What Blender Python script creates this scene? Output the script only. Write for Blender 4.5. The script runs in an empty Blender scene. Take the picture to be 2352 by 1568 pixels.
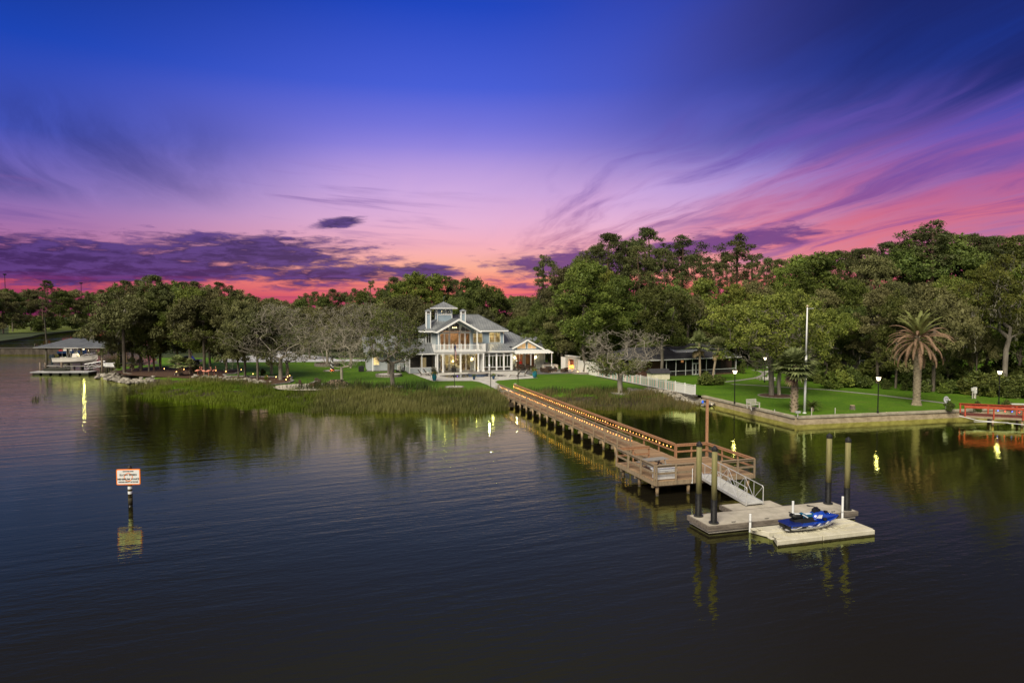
import bpy, bmesh, math, random
import numpy as np
from mathutils import Vector, Matrix

random.seed(7)
rng = np.random.default_rng(11)
SC = bpy.context.scene
COL = SC.collection
R = math.radians
PI = math.pi

# ------------------------------------------------------------------ camera
F_PX, CX_PX, CY_PX, CAM_H = 1568.0, 1176.0, 784.0, 12.0      # photo measured on a 2352 x 1568 grid
PITCH = math.atan(76 / 1568)
cam_data = bpy.data.cameras.new("camera")
cam_data.sensor_width = 36
cam_data.lens = 24.0
cam_data.clip_start = 0.5
cam_data.clip_end = 6000
cam = bpy.data.objects.new("camera", cam_data)
COL.objects.link(cam)
cam.location = (0, 0, CAM_H)
cam.rotation_euler = (PI / 2 - PITCH, 0, 0)
SC.camera = cam


def at(u, v, z=0.0):
    """ground point seen at photo position (u, v) on the plane z"""
    a, b = (u - CX_PX) / F_PX, (CY_PX - v) / F_PX
    r = Vector((a, math.cos(PITCH) + b * math.sin(PITCH), -math.sin(PITCH) + b * math.cos(PITCH)))
    k = (z - CAM_H) / r.z
    return Vector((r.x * k, r.y * k, z))


def height_at(v, d):
    """height of something seen at photo row v at depth d"""
    b = (CY_PX - v) / F_PX
    return CAM_H + d * (-math.sin(PITCH) + b * math.cos(PITCH)) / (math.cos(PITCH) + b * math.sin(PITCH))


def side(u, d):
    return (u - CX_PX) / F_PX * d * 1.001


# ------------------------------------------------------------------ node helpers
class NT:
    def __init__(s, tree):
        s.t = tree
        s.n = tree.nodes
        s.l = tree.links

    def new(s, kind, **kw):
        n = s.n.new(kind)
        for k, v in kw.items():
            setattr(n, k, v)
        return n

    def put(s, sock, val):
        if isinstance(val, bpy.types.NodeSocket):
            s.l.new(val, sock)
        elif val is not None:
            if sock.type == 'RGBA' and not hasattr(val, '__len__'):
                val = (val, val, val, 1)
            if sock.type == 'RGBA' and len(val) == 3:
                val = (*val, 1)
            sock.default_value = val

    def math(s, op, a, b=None, c=None, clamp=False):
        n = s.new('ShaderNodeMath', operation=op, use_clamp=clamp)
        s.put(n.inputs[0], a)
        s.put(n.inputs[1], b)
        s.put(n.inputs[2], c)
        return n.outputs[0]

    def add(s, a, b): return s.math('ADD', a, b)
    def sub(s, a, b): return s.math('SUBTRACT', a, b)
    def mul(s, a, b): return s.math('MULTIPLY', a, b)

    def step(s, lo, hi, x):
        n = s.new('ShaderNodeMapRange', interpolation_type='SMOOTHSTEP')
        s.put(n.inputs[0], x)
        n.inputs[1].default_value = lo
        n.inputs[2].default_value = hi
        return n.outputs[0]

    def xyz(s, x, y, z=0.0):
        n = s.new('ShaderNodeCombineXYZ')
        s.put(n.inputs[0], x)
        s.put(n.inputs[1], y)
        s.put(n.inputs[2], z)
        return n.outputs[0]

    def noise(s, vec, scale=1.0, detail=3.0, rough=0.5, dist=0.0, lac=2.0):
        n = s.new('ShaderNodeTexNoise')
        s.put(n.inputs['Vector'], vec)
        n.inputs['Scale'].default_value = scale
        n.inputs['Detail'].default_value = detail
        n.inputs['Roughness'].default_value = rough
        n.inputs['Distortion'].default_value = dist
        n.inputs['Lacunarity'].default_value = lac
        return n.outputs[0]

    def mix(s, f, a, b, blend='MIX'):
        n = s.new('ShaderNodeMix', data_type='RGBA', blend_type=blend)
        s.put(n.inputs[0], f)
        s.put(n.inputs[6], a)
        s.put(n.inputs[7], b)
        return n.outputs[2]

    def ramp(s, f, stops, interp='LINEAR'):
        n = s.new('ShaderNodeValToRGB')
        cr = n.color_ramp
        cr.interpolation = interp
        while len(cr.elements) < len(stops):
            cr.elements.new(0.5)
        for e, (p, c) in zip(cr.elements, stops):
            e.position = p
            e.color = (*c[:3], 1)
        s.put(n.inputs[0], f)
        return n.outputs[0]


def lin(r, g, b):
    return tuple((c / 255 / 12.92) if c / 255 <= 0.04045 else ((c / 255 + 0.055) / 1.055) ** 2.4 for c in (r, g, b))


# ------------------------------------------------------------------ sky (dusk after sunset, cloud streaks)
world = bpy.data.worlds.new("World")
SC.world = world
world.use_nodes = True
W = NT(world.node_tree)
W.n.clear()
tc = W.new('ShaderNodeTexCoord')
sp = W.new('ShaderNodeSeparateXYZ')
W.l.new(tc.outputs['Generated'], sp.inputs[0])
dx, dy, dz = sp.outputs
zc = W.math('MAXIMUM', dz, 0.0)
DEG = 57.29578
el = W.mul(W.math('ARCSINE', zc), DEG)
az = W.mul(W.math('ARCTAN2', dx, dy), DEG)
aaz = W.math('ABSOLUTE', az)
# clear-sky gradient towards the afterglow
grad = [(0, (196, 74, 118)), (1.0, (236, 104, 112)), (2.1, (250, 140, 120)), (3.4, (252, 176, 150)), (5.2, (246, 178, 190)), (7.2, (228, 178, 214)),
        (9.5, (196, 164, 224)), (13, (136, 128, 222)), (17.5, (74, 96, 214)), (23.5, (32, 70, 190)), (29, (78, 90, 152)),
        (38, (112, 108, 132)), (55, (128, 120, 124)), (90, (130, 122, 124))]
base = W.ramp(W.mul(el, 1 / 90), [(e / 90, lin(*c)) for e, c in grad])
edge = [(0, (120, 36, 84)), (2, (205, 84, 110)), (4.5, (176, 112, 160)), (8, (134, 112, 186)), (12, (70, 86, 190)),
        (18, (28, 68, 180)), (25, (16, 44, 124)), (31, (58, 70, 126)), (41, (106, 104, 130)), (57, (128, 120, 124)), (90, (130, 122, 124))]
basee = W.ramp(W.mul(el, 1 / 90), [(e / 90, lin(*c)) for e, c in edge])
sky = W.mix(W.step(6, 38, aaz), base, basee)
# dusk sky away from the afterglow, as the pale light on the house and lawn implies
back = W.ramp(W.mul(el, 1 / 90), [(0, lin(150, 140, 150)), (0.12, lin(150, 150, 172)), (0.4, lin(140, 134, 140)), (1, lin(130, 122, 124))])
sky = W.mix(W.step(50, 130, aaz), sky, back)
# plane-projected cloud coordinates (wind runs away from the camera, slightly to the left), warped so that the sheets feather
inv = W.math('DIVIDE', 1.0, W.add(zc, 0.10))
ca, sa = math.cos(R(-14)), math.sin(R(-14))
px = W.mul(W.sub(W.mul(dx, ca), W.mul(dy, sa)), inv)
py = W.mul(W.add(W.mul(dx, sa), W.mul(dy, ca)), inv)
w1 = W.noise(W.xyz(W.mul(px, 0.45), W.mul(py, 0.22), 4.0), 1.0, 3.0, 0.55)
w2 = W.noise(W.xyz(W.mul(px, 1.5), W.mul(py, 0.7), 7.0), 1.0, 3.0, 0.6)
qx = W.add(px, W.add(W.mul(W.sub(w1, 0.5), 1.5), W.mul(W.sub(w2, 0.5), 0.30)))
qy = W.add(py, W.mul(W.sub(w2, 0.5), 0.6))
streak = W.noise(W.xyz(W.mul(qx, 1.1), W.mul(qy, 0.17), 3.1), 1.0, 6.0, 0.58, 0.15)
broad = W.noise(W.xyz(W.mul(qx, 0.42), W.mul(qy, 0.15), 8.4), 1.0, 4.0, 0.52, 0.2)
wisp = W.noise(W.xyz(W.mul(qx, 2.6), W.mul(qy, 0.48), 1.7), 1.0, 7.0, 0.62, 0.25)
near = W.sub(1.0, W.step(55, 95, aaz))
# pale rose haze over the afterglow, left of centre to right
hz = W.mul(W.mul(W.sub(1.0, W.step(6, 26, W.math('ABSOLUTE', W.sub(az, 1.0)))), W.step(4, 7, el)), W.sub(1.0, W.step(8, 15, el)))
sky = W.mix(W.mul(hz, W.mul(W.step(0.35, 0.7, broad), 0.55)), sky, lin(240, 190, 222))
line = W.sub(el, W.add(9.4, W.mul(az, 0.115)))
# thin mauve and rose sheets on the right
pm = W.mul(W.mul(W.step(-5, 26, az), W.step(1.5, 5, el)), W.sub(1.0, W.step(-2.0, 2.2, W.add(line, W.mul(W.sub(broad, 0.5), 5.0)))))
pm = W.mul(pm, W.step(0.38, 0.62, W.add(W.mul(streak, 0.62), W.mul(wisp, 0.38))))
pink = W.mix(W.step(3.0, 11, el), lin(236, 124, 128), lin(180, 80, 138))
pink = W.mix(W.step(0.45, 0.62, wisp), pink, lin(150, 84, 150))
sky = W.mix(W.mul(W.mul(pm, 0.88), near), sky, pink)
# dark blue sheets from the centre to the upper right
dm = W.mul(W.step(-4, 24, az), W.step(-2.0, 2.4, W.add(line, W.mul(W.sub(broad, 0.5), 6.0))))
dm = W.mul(dm, W.step(0.30, 0.60, W.add(W.mul(broad, 0.4), W.mul(streak, 0.62))))
sky = W.mix(W.mul(W.mul(W.mul(dm, 0.95), W.sub(1.0, W.step(25, 40, el))), near), sky, W.mix(W.step(8, 30, az), lin(72, 74, 160), lin(28, 36, 98)))
# mauve wisps across the middle
m2 = W.mul(W.mul(W.step(-9, 12, az), W.mul(W.step(3, 6, el), W.sub(1.0, W.step(12, 17, el)))), W.step(0.495, 0.63, W.add(W.mul(wisp, 0.5), W.mul(W.sub(1.0, streak), 0.52))))
sky = W.mix(W.mul(W.mul(m2, 0.85), near), sky, W.mix(W.step(5, 11, el), lin(140, 72, 128), lin(104, 80, 170)))
# slate sheets at the left edge
lm = W.mul(W.sub(1.0, W.step(-37, -13, az)), W.mul(W.step(6.5, 9, el), W.sub(1.0, W.step(11.5, 16.5, el))))
lm = W.mul(lm, W.step(0.36, 0.62, W.add(W.mul(broad, 0.6), W.mul(wisp, 0.4))))
sky = W.mix(W.mul(W.mul(lm, 0.9), near), sky, lin(38, 48, 118))
ls = W.noise(W.xyz(W.mul(az, 0.05), W.add(W.mul(el, 0.75), W.mul(az, 0.055)), 6.0), 1.0, 5.0, 0.55, 0.3)
l2 = W.mul(W.mul(W.sub(1.0, W.step(-14, 2, az)), W.mul(W.step(4.5, 6, el), W.sub(1.0, W.step(9, 12, el)))), W.step(0.53, 0.68, ls))
sky = W.mix(W.mul(W.mul(l2, 0.6), near), sky, lin(120, 90, 160))
# low cumulus banks, ragged
cu = W.add(W.mul(W.sub(W.noise(W.xyz(W.mul(az, 0.30), W.mul(el, 0.9), 3.3), 1.0, 5.0, 0.6), 0.5), 2.6), 0.0)
cn = W.noise(W.xyz(W.mul(W.add(az, cu), 0.13), W.mul(el, 0.85), 5.3), 1.0, 8.0, 0.62, 0.3)
fine = W.noise(W.xyz(W.mul(W.add(az, cu), 0.5), W.mul(el, 2.4), 2.2), 1.0, 8.0, 0.64, 0.3)
cn = W.add(W.mul(cn, 0.55), W.mul(fine, 0.50))


def bank(c_az, w_az, c_el, h_el, tilt=0.0):
    a = W.mul(W.sub(az, c_az), 1 / w_az)
    b = W.mul(W.sub(W.sub(el, c_el), W.mul(W.sub(az, c_az), tilt)), 1 / h_el)
    return W.sub(1.0, W.math('SQRT', W.add(W.mul(a, a), W.mul(b, b))))


env = bank(-38, 26, 3.1, 1.9)
for q in ((-20, 11, 4.2, 1.6), (-26, 12, 2.9, 1.1), (-14.5, 9.0, 2.7, 1.0, 0.05), (-14.0, 2.6, 6.9, 0.6, 0.14), (-7.5, 4.5, 3.0, 0.8), (7, 11, 3.6, 1.9, 0.05), (17, 9, 5.2, 1.2, 0.10)):
    env = W.math('MAXIMUM', env, bank(*q))
cm = W.step(0.58, 0.78, W.add(W.add(W.mul(W.math('MAXIMUM', env, -0.7), 0.34), W.mul(W.sub(1.0, W.step(-26, -10, az)), 0.05)), W.mul(cn, 1.10)))
cc = W.mix(W.step(0.42, 0.62, fine), lin(48, 36, 94), lin(82, 60, 130))
cc = W.mix(W.step(-9, 9, az), cc, lin(114, 70, 134))
sky = W.mix(W.mul(cm, 0.93), sky, cc)
# thin dark bars close to the horizon
hb = W.noise(W.xyz(W.mul(az, 0.06), W.mul(el, 1.6), 9.0), 1.0, 4.0, 0.55, 0.2)
hm = W.mul(W.step(0.50, 0.66, hb), W.sub(1.0, W.step(1.6, 3.2, el)))
sky = W.mix(W.mul(W.mul(hm, 0.6), near), sky, lin(132, 50, 112))
bg = W.new('ShaderNodeBackground')
W.l.new(sky, bg.inputs[0])
bg.inputs[1].default_value = 1.0
world.cycles.sampling_method = 'NONE'
wo = W.new('ShaderNodeOutputWorld')
W.l.new(bg.outputs[0], wo.inputs[0])

# ------------------------------------------------------------------ soft twilight key and exposure
sun_d = bpy.data.lights.new("sun", 'SUN')
sun_d.energy = 5.0
sun_d.angle = R(34)
sun_d.color = (1.0, 0.91, 0.74)
sun = bpy.data.objects.new("sun", sun_d)
COL.objects.link(sun)
sun.rotation_euler = (R(48), 0, R(-26))
SC.view_settings.view_transform = 'Standard'
SC.view_settings.look = 'None'
SC.view_settings.exposure = 0.0
SC.view_settings.gamma = 1.0
SC.view_settings.use_curve_mapping = False
SC.render.engine = 'CYCLES'
cy = SC.cycles
cy.use_denoising = True
try:
    cy.denoiser = 'OPENIMAGEDENOISE'
except Exception:
    pass
cy.max_bounces = 5
cy.diffuse_bounces = 2
cy.glossy_bounces = 3
cy.transmission_bounces = 4
cy.transparent_max_bounces = 12
cy.caustics_reflective = False
cy.caustics_refractive = False
cy.sample_clamp_indirect = 4.0


# ------------------------------------------------------------------ materials
MATS = {}


def M(name, c1, c2=None, scale=4.0, rough=0.75, bump=0.0, bscale=None, metal=0.0, spec=0.3, stretch=(1, 1, 1),
      detail=4.0, emit=None, estr=0.0, coat=0.0, vary=0.0):
    if name in MATS:
        return MATS[name]
    m = bpy.data.materials.new(name)
    m.use_nodes = True
    t = NT(m.node_tree)
    b = t.n['Principled BSDF']
    b.inputs['Roughness'].default_value = rough
    b.inputs['Metallic'].default_value = metal
    b.inputs['Specular IOR Level'].default_value = spec
    if coat:
        b.inputs['Coat Weight'].default_value = coat
        b.inputs['Coat Roughness'].default_value = 0.08
    co = t.new('ShaderNodeTexCoord')
    mp = t.new('ShaderNodeMapping')
    mp.inputs['Scale'].default_value = stretch
    t.l.new(co.outputs['Object'], mp.inputs[0])
    col = c1
    if c2 is not None:
        nz = t.noise(mp.outputs[0], scale, detail, 0.6)
        col = t.mix(t.step(0.33, 0.67, nz), c1, c2)
    if vary:
        oi = t.new('ShaderNodeObjectInfo')
        hs = t.new('ShaderNodeHueSaturation')
        t.put(hs.inputs['Value'], t.add(1.0 - vary, t.mul(oi.outputs['Random'], 2 * vary)))
        t.put(hs.inputs['Color'], col)
        col = hs.outputs[0]
    t.put(b.inputs['Base Color'], col)
    if bump:
        nb = t.noise(mp.outputs[0], bscale or scale * 3, 5, 0.6)
        bp = t.new('ShaderNodeBump')
        bp.inputs['Strength'].default_value = bump
        bp.inputs['Distance'].default_value = 0.05
        t.l.new(nb, bp.inputs['Height'])
        t.l.new(bp.outputs[0], b.inputs['Normal'])
    if emit:
        b.inputs['Emission Color'].default_value = (*emit, 1)
        b.inputs['Emission Strength'].default_value = estr
    MATS[name] = m
    return m


def leaf_material(name, dark, light, trans=0.12, rough=0.6):
    m = bpy.data.materials.new(name)
    m.use_nodes = True
    t = NT(m.node_tree)
    t.n.clear()
    at_ = t.new('ShaderNodeAttribute', attribute_name='tint')
    oi = t.new('ShaderNodeObjectInfo')
    c = t.mix(at_.outputs['Fac'], dark, light)
    hs = t.new('ShaderNodeHueSaturation')
    t.put(hs.inputs['Hue'], t.add(0.474, t.mul(oi.outputs['Random'], 0.040)))
    rv = t.math('FRACT', t.mul(oi.outputs['Random'], 7.31))
    t.put(hs.inputs['Value'], t.add(0.70, t.mul(rv, 0.75)))
    t.put(hs.inputs['Color'], c)
    d = t.new('ShaderNodeBsdfPrincipled')
    t.put(d.inputs['Base Color'], hs.outputs[0])
    d.inputs['Roughness'].default_value = rough
    d.inputs['Specular IOR Level'].default_value = 0.2
    tr = t.new('ShaderNodeBsdfTranslucent')
    t.put(tr.inputs[0], hs.outputs[0])
    mx = t.new('ShaderNodeMixShader')
    mx.inputs[0].default_value = trans
    t.l.new(d.outputs[0], mx.inputs[1])
    t.l.new(tr.outputs[0], mx.inputs[2])
    o = t.new('ShaderNodeOutputMaterial')
    t.l.new(mx.outputs[0], o.inputs[0])
    MATS[name] = m
    return m


# ------------------------------------------------------------------ mesh and object helpers
class MB:
    """collects faces for one mesh"""

    def __init__(s):
        s.v, s.f, s.mi = [], [], []

    def poly(s, pts, mi=0):
        k = len(s.v)
        s.v += [tuple(p) for p in pts]
        s.f.append(tuple(range(k, k + len(pts))))
        s.mi.append(mi)
        return s

    def quadbox(s, p, mi=0):
        """8 corner points: bottom 4 then top 4, counter-clockwise"""
        k = len(s.v)
        s.v += [tuple(q) for q in p]
        for f in ((3, 2, 1, 0), (4, 5, 6, 7), (0, 1, 5, 4), (1, 2, 6, 5), (2, 3, 7, 6), (3, 0, 4, 7)):
            s.f.append(tuple(k + i for i in f))
            s.mi.append(mi)
        return s

    def box(s, x0, x1, y0, y1, z0, z1, mi=0):
        return s.quadbox([(x0, y0, z0), (x1, y0, z0), (x1, y1, z0), (x0, y1, z0),
                          (x0, y0, z1), (x1, y0, z1), (x1, y1, z1), (x0, y1, z1)], mi)

    def bar(s, a, b, w, h, mi=0, up=(0, 0, 1)):
        a, b = Vector(a), Vector(b)
        d = (b - a).normalized()
        u = Vector(up)
        if abs(d.dot(u)) > 0.98:
            u = Vector((0, 1, 0))
        r = d.cross(u).normalized()
        t = r.cross(d).normalized()
        r, t = r * w / 2, t * h / 2
        return s.quadbox([a - r - t, a + r - t, b + r - t, b - r - t, a - r + t, a + r + t, b + r + t, b - r + t], mi)

    def tube(s, pts, rad, sides=8, mi=0, caps=True):
        pts = [Vector(p) for p in pts]
        if not hasattr(rad, '__len__'):
            rad = [rad] * len(pts)
        k = len(s.v)
        ref = None
        for i, p in enumerate(pts):
            d = (pts[min(i + 1, len(pts) - 1)] - pts[max(i - 1, 0)]).normalized()
            if ref is None:
                ref = Vector((0, 0, 1)) if abs(d.z) < 0.9 else Vector((1, 0, 0))
            x = d.cross(ref)
            if x.length < 1e-4:
                x = d.cross(Vector((0.3, 1, 0.2)))
            x.normalize()
            y = x.cross(d).normalized()
            ref = y
            for j in range(sides):
                a = 2 * PI * j / sides
                s.v.append(tuple(p + (x * math.cos(a) + y * math.sin(a)) * rad[i]))
        for i in range(len(pts) - 1):
            for j in range(sides):
                a, b = k + i * sides + j, k + i * sides + (j + 1) % sides
                s.f.append((a, b, b + sides, a + sides))
                s.mi.append(mi)
        if caps:
            s.f.append(tuple(k + j for j in range(sides))[::-1])
            s.mi.append(mi)
            e = k + (len(pts) - 1) * sides
            s.f.append(tuple(e + j for j in range(sides)))
            s.mi.append(mi)
        return s

    def lathe(s, prof, sides=12, mi=0, c=(0, 0)):
        k = len(s.v)
        for r, z in prof:
            for j in range(sides):
                a = 2 * PI * j / sides
                s.v.append((c[0] + r * math.cos(a), c[1] + r * math.sin(a), z))
        for i in range(len(prof) - 1):
            for j in range(sides):
                a, b = k + i * sides + j, k + i * sides + (j + 1) % sides
                s.f.append((a, b, b + sides, a + sides))
                s.mi.append(mi)
        s.f.append(tuple(k + j for j in range(sides))[::-1])
        s.mi.append(mi)
        e = k + (len(prof) - 1) * sides
        s.f.append(tuple(e + j for j in range(sides)))
        s.mi.append(mi)
        return s

    def prism(s, poly, z0, z1, mi=0):
        """vertical extrusion of an xy polygon (counter-clockwise)"""
        n = len(poly)
        k = len(s.v)
        s.v += [(p[0], p[1], z0) for p in poly] + [(p[0], p[1], z1) for p in poly]
        s.f.append(tuple(k + i for i in range(n))[::-1])
        s.f.append(tuple(k + n + i for i in range(n)))
        for i in range(n):
            j = (i + 1) % n
            s.f.append((k + i, k + j, k + n + j, k + n + i))
        s.mi += [mi] * (n + 2)
        return s

    def loft(s, rings, mi=0, caps=True, closed=True):
        k = len(s.v)
        n = len(rings[0])
        for r in rings:
            s.v += [tuple(p) for p in r]
        for i in range(len(rings) - 1):
            for j in range(n if closed else n - 1):
                a, b = k + i * n + j, k + i * n + (j + 1) % n
                s.f.append((a, b, b + n, a + n))
                s.mi.append(mi)
        if caps and closed:
            s.f.append(tuple(k + j for j in range(n))[::-1])
            s.f.append(tuple(k + (len(rings) - 1) * n + j for j in range(n)))
            s.mi += [mi, mi]
        return s

    def mesh(s, name, mats, smooth=False):
        me = bpy.data.meshes.new(name)
        me.from_pydata(s.v, [], s.f)
        for m in (mats if isinstance(mats, (list, tuple)) else [mats]):
            me.materials.append(m)
        me.polygons.foreach_set('material_index', s.mi)
        if smooth:
            me.polygons.foreach_set('use_smooth', [True] * len(s.f))
        me.update()
        return me

    def build(s, name, mats, parent=None, loc=(0, 0, 0), rz=0.0, smooth=False, bevel=0.0):
        o = put(name, s.mesh(name, mats, smooth), parent, loc, rz)
        if bevel:
            b = o.modifiers.new('bevel', 'BEVEL')
            b.width = bevel
            b.segments = 2
            b.limit_method = 'ANGLE'
        return o


def put(name, me, parent=None, loc=(0, 0, 0), rz=0.0):
    o = bpy.data.objects.new(name, me)
    COL.objects.link(o)
    o.location = loc
    if rz:
        o.rotation_euler.z = rz
    if parent is not None:
        o.parent = parent
    return o


def tag(o, label, cat, group=None, kind=None):
    o['label'] = label
    o['category'] = cat
    if group:
        o['group'] = group
    if kind:
        o['kind'] = kind
    return o


def thing(name, label, cat, loc=(0, 0, 0), rz=0.0, group=None):
    return tag(put(name, None, None, loc, rz), label, cat, group)


def structure(o, label=None, cat=None):
    o['kind'] = 'structure'
    if label:
        o['label'] = label
        o['category'] = cat
    return o


def copy_tree(o, parent=None):
    c = o.copy()
    COL.objects.link(c)
    c.parent = parent
    for ch in list(o.children):
        copy_tree(ch, c)
    return c


def lamp(parent, loc, energy, color=(1.0, 0.78, 0.45), size=0.1):
    ld = bpy.data.lights.new('bulb_light', 'POINT')
    ld.energy = energy
    ld.color = color
    ld.shadow_soft_size = size
    o = bpy.data.objects.new('bulb_light', ld)
    COL.objects.link(o)
    o.location = loc
    o.parent = parent
    return o


ORD = ['first', 'second', 'third', 'fourth', 'fifth', 'sixth', 'seventh', 'eighth', 'ninth', 'tenth', 'eleventh', 'twelfth',
       'thirteenth', 'fourteenth', 'fifteenth', 'sixteenth', 'seventeenth', 'eighteenth', 'nineteenth', 'twentieth']
ORD += ['twenty-' + o for o in ORD[:9]] + ['thirtieth'] + ['thirty-' + o for o in ORD[:9]] + ['fortieth'] + ['forty-' + o for o in ORD[:9]]
# ================================================================== WATER
wm = bpy.data.materials.new("river_water")
wm.use_nodes = True
t = NT(wm.node_tree)
t.n.clear()
co = t.new('ShaderNodeTexCoord')


def waves(rot, sx, sy, scale, detail=2.0, rough=0.5, dist=0.0):
    mp = t.new('ShaderNodeMapping')
    mp.inputs['Rotation'].default_value = (0, 0, R(rot))
    mp.inputs['Scale'].default_value = (sx, sy, 1)
    # rotate first, then stretch along the crest
    m0 = t.new('ShaderNodeMapping')
    m0.inputs['Rotation'].default_value = (0, 0, R(rot))
    t.l.new(co.outputs['Object'], m0.inputs[0])
    mp.inputs['Rotation'].default_value = (0, 0, 0)
    t.l.new(m0.outputs[0], mp.inputs[0])
    return t.noise(mp.outputs[0], scale, detail, rough, dist)


swell = waves(-24, 0.14, 1.0, 0.85, 2.0, 0.45, 0.15)
ripple = waves(-16, 0.35, 1.0, 3.2, 2.0, 0.5, 0.2)
small = waves(20, 0.6, 1.0, 8.0, 2.0, 0.5)
patch = t.noise(co.outputs['Object'], 0.035, 3.0, 0.55)
sy = t.new('ShaderNodeSeparateXYZ')
t.l.new(co.outputs['Object'], sy.inputs[0])
# the river is ruffled in the open and calm in the lee of the wooded shore
lee = t.math('MAXIMUM', t.sub(1.0, t.step(44, 78, t.add(sy.outputs[1], t.mul(patch, 14.0)))), t.mul(t.sub(1.0, t.step(-62, -22, sy.outputs[0])), 2.6))
lee = t.add(lee, t.mul(t.step(105, 160, sy.outputs[1]), 3.0))
calm = t.mul(t.add(0.40, t.mul(t.step(0.35, 0.65, patch), 0.6)), t.add(0.65, t.mul(lee, 0.45)))
hgt = t.mul(t.add(t.add(t.mul(swell, 0.036), t.mul(ripple, 0.015)), t.mul(small, 0.0045)), calm)
bp = t.new('ShaderNodeBump')
bp.inputs['Strength'].default_value = 1.0
bp.inputs['Distance'].default_value = 1.0
t.l.new(hgt, bp.inputs['Height'])
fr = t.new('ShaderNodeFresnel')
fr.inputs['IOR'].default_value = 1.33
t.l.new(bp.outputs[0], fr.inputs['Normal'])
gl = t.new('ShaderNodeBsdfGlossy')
gl.inputs['Color'].default_value = (0.84, 0.96, 0.37, 1)      # reflected light tinted here: blue cut so the mirrored sky turns silver-grey
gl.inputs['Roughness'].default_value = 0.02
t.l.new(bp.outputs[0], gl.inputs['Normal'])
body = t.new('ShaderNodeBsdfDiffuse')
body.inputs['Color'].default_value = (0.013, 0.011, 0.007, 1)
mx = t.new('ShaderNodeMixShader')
fac = t.math('MULTIPLY', fr.outputs[0], t.add(1.25, t.mul(t.step(0.08, 0.32, fr.outputs[0]), 0.85)), clamp=True)  # reflection raised above plain Fresnel, most at grazing angles, to brighten the mirrored sky
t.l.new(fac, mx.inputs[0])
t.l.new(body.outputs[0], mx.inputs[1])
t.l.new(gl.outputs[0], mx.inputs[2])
o = t.new('ShaderNodeOutputMaterial')
t.l.new(mx.outputs[0], o.inputs[0])
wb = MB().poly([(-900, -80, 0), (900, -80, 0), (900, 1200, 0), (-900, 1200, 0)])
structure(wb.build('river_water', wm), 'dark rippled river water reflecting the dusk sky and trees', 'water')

# ================================================================== LAND
ZL, ZR = 1.0, 0.85          # lawn heights: main property, neighbour behind the seawall
shore = [at(u, v, 0).xy for u, v in ((242, 858), (262, 869), (295, 876), (340, 885), (385, 892), (340, 897), (300, 905), (350, 913), (440, 920),
                                     (560, 930), (660, 940), (760, 944), (900, 944), (1050, 946), (1165, 942), (1210, 938), (1300, 935), (1420, 937),
                                     (1500, 938), (1560, 936), (1615, 928))]
shore_poly = np.array([tuple(p) for p in shore] + [(60, 88), (60, 170), (-84, 170), (-80, 150), (-72, 136), (-76, 128)])


def inside(poly, x, y):
    r = np.zeros(x.shape, bool)
    n = len(poly)
    for i in range(n):
        (x1, y1), (x2, y2) = poly[i], poly[(i + 1) % n]
        if y1 == y2:
            continue
        c = ((y1 > y) != (y2 > y)) & (x < (x2 - x1) * (y - y1) / (y2 - y1) + x1)
        r ^= c
    return r


def seg_dist(poly, x, y, closed=True):
    d = np.full(x.shape, 1e9)
    n = len(poly)
    for i in range(n if closed else n - 1):
        a, b = np.array(poly[i]), np.array(poly[(i + 1) % n])
        ab = b - a
        tt = np.clip(((x - a[0]) * ab[0] + (y - a[1]) * ab[1]) / (ab @ ab), 0, 1)
        d = np.minimum(d, np.hypot(x - a[0] - tt * ab[0], y - a[1] - tt * ab[1]))
    return d


def ground_z(x, y):
    x, y = np.asarray(x, float), np.asarray(y, float)
    ins = inside(shore_poly, x, y)
    d = seg_dist(shore_poly, x, y)
    w = np.interp(x, [-60, -46, -30, -2, 4, 30], [2.2, 6, 13, 13, 6, 5])
    s = np.clip(d / w, 0, 1)
    s = s * s * (3 - 2 * s)
    z = np.where(ins, -0.12 + (ZL + 0.12) * s, -0.12 - np.minimum(d * 0.4, 1.2))
    return z


gx, gy = np.arange(-100, 32.1, 0.8), np.arange(76, 152.1, 0.8)
X, Y = np.meshgrid(gx, gy)
Z = ground_z(X, Y)
V = np.stack([X.ravel(), Y.ravel(), Z.ravel()], 1)
nx, ny = len(gx), len(gy)
idx = np.arange(nx * ny).reshape(ny, nx)
FQ = np.stack([idx[:-1, :-1].ravel(), idx[:-1, 1:].ravel(), idx[1:, 1:].ravel(), idx[1:, :-1].ravel()], 1)
keep = Z.ravel()[FQ].max(1) > -0.9
FQ = FQ[keep]

gm = bpy.data.materials.new("lawn_grass")
gm.use_nodes = True
t = NT(gm.node_tree)
b = t.n['Principled BSDF']
co = t.new('ShaderNodeTexCoord')
n1 = t.noise(co.outputs['Object'], 0.22, 5, 0.6)
n2 = t.noise(co.outputs['Object'], 3.0, 5, 0.7)
mp = t.new('ShaderNodeMapping')
mp.inputs['Scale'].default_value = (1, 0.25, 1)
t.l.new(co.outputs['Object'], mp.inputs[0])
n3 = t.noise(mp.outputs[0], 9.0, 4, 0.7)
c = t.mix(t.step(0.35, 0.68, n1), (0.052, 0.132, 0.006), (0.088, 0.185, 0.008))
c = t.mix(t.mul(t.step(0.38, 0.7, n2), 0.55), c, (0.125, 0.200, 0.014))
c = t.mix(t.mul(t.step(0.42, 0.62, n3), 0.5), c, (0.040, 0.090, 0.007))
n4 = t.noise(co.outputs['Object'], 0.55, 6, 0.68)
c = t.mix(t.mul(t.step(0.54, 0.72, n4), 0.6), c, (0.125, 0.140, 0.030))
t.put(b.inputs['Base Color'], c)
b.inputs['Roughness'].default_value = 0.85
b.inputs['Specular IOR Level'].default_value = 0.15
bp = t.new('ShaderNodeBump')
bp.inputs['Strength'].default_value = 0.7
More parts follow.
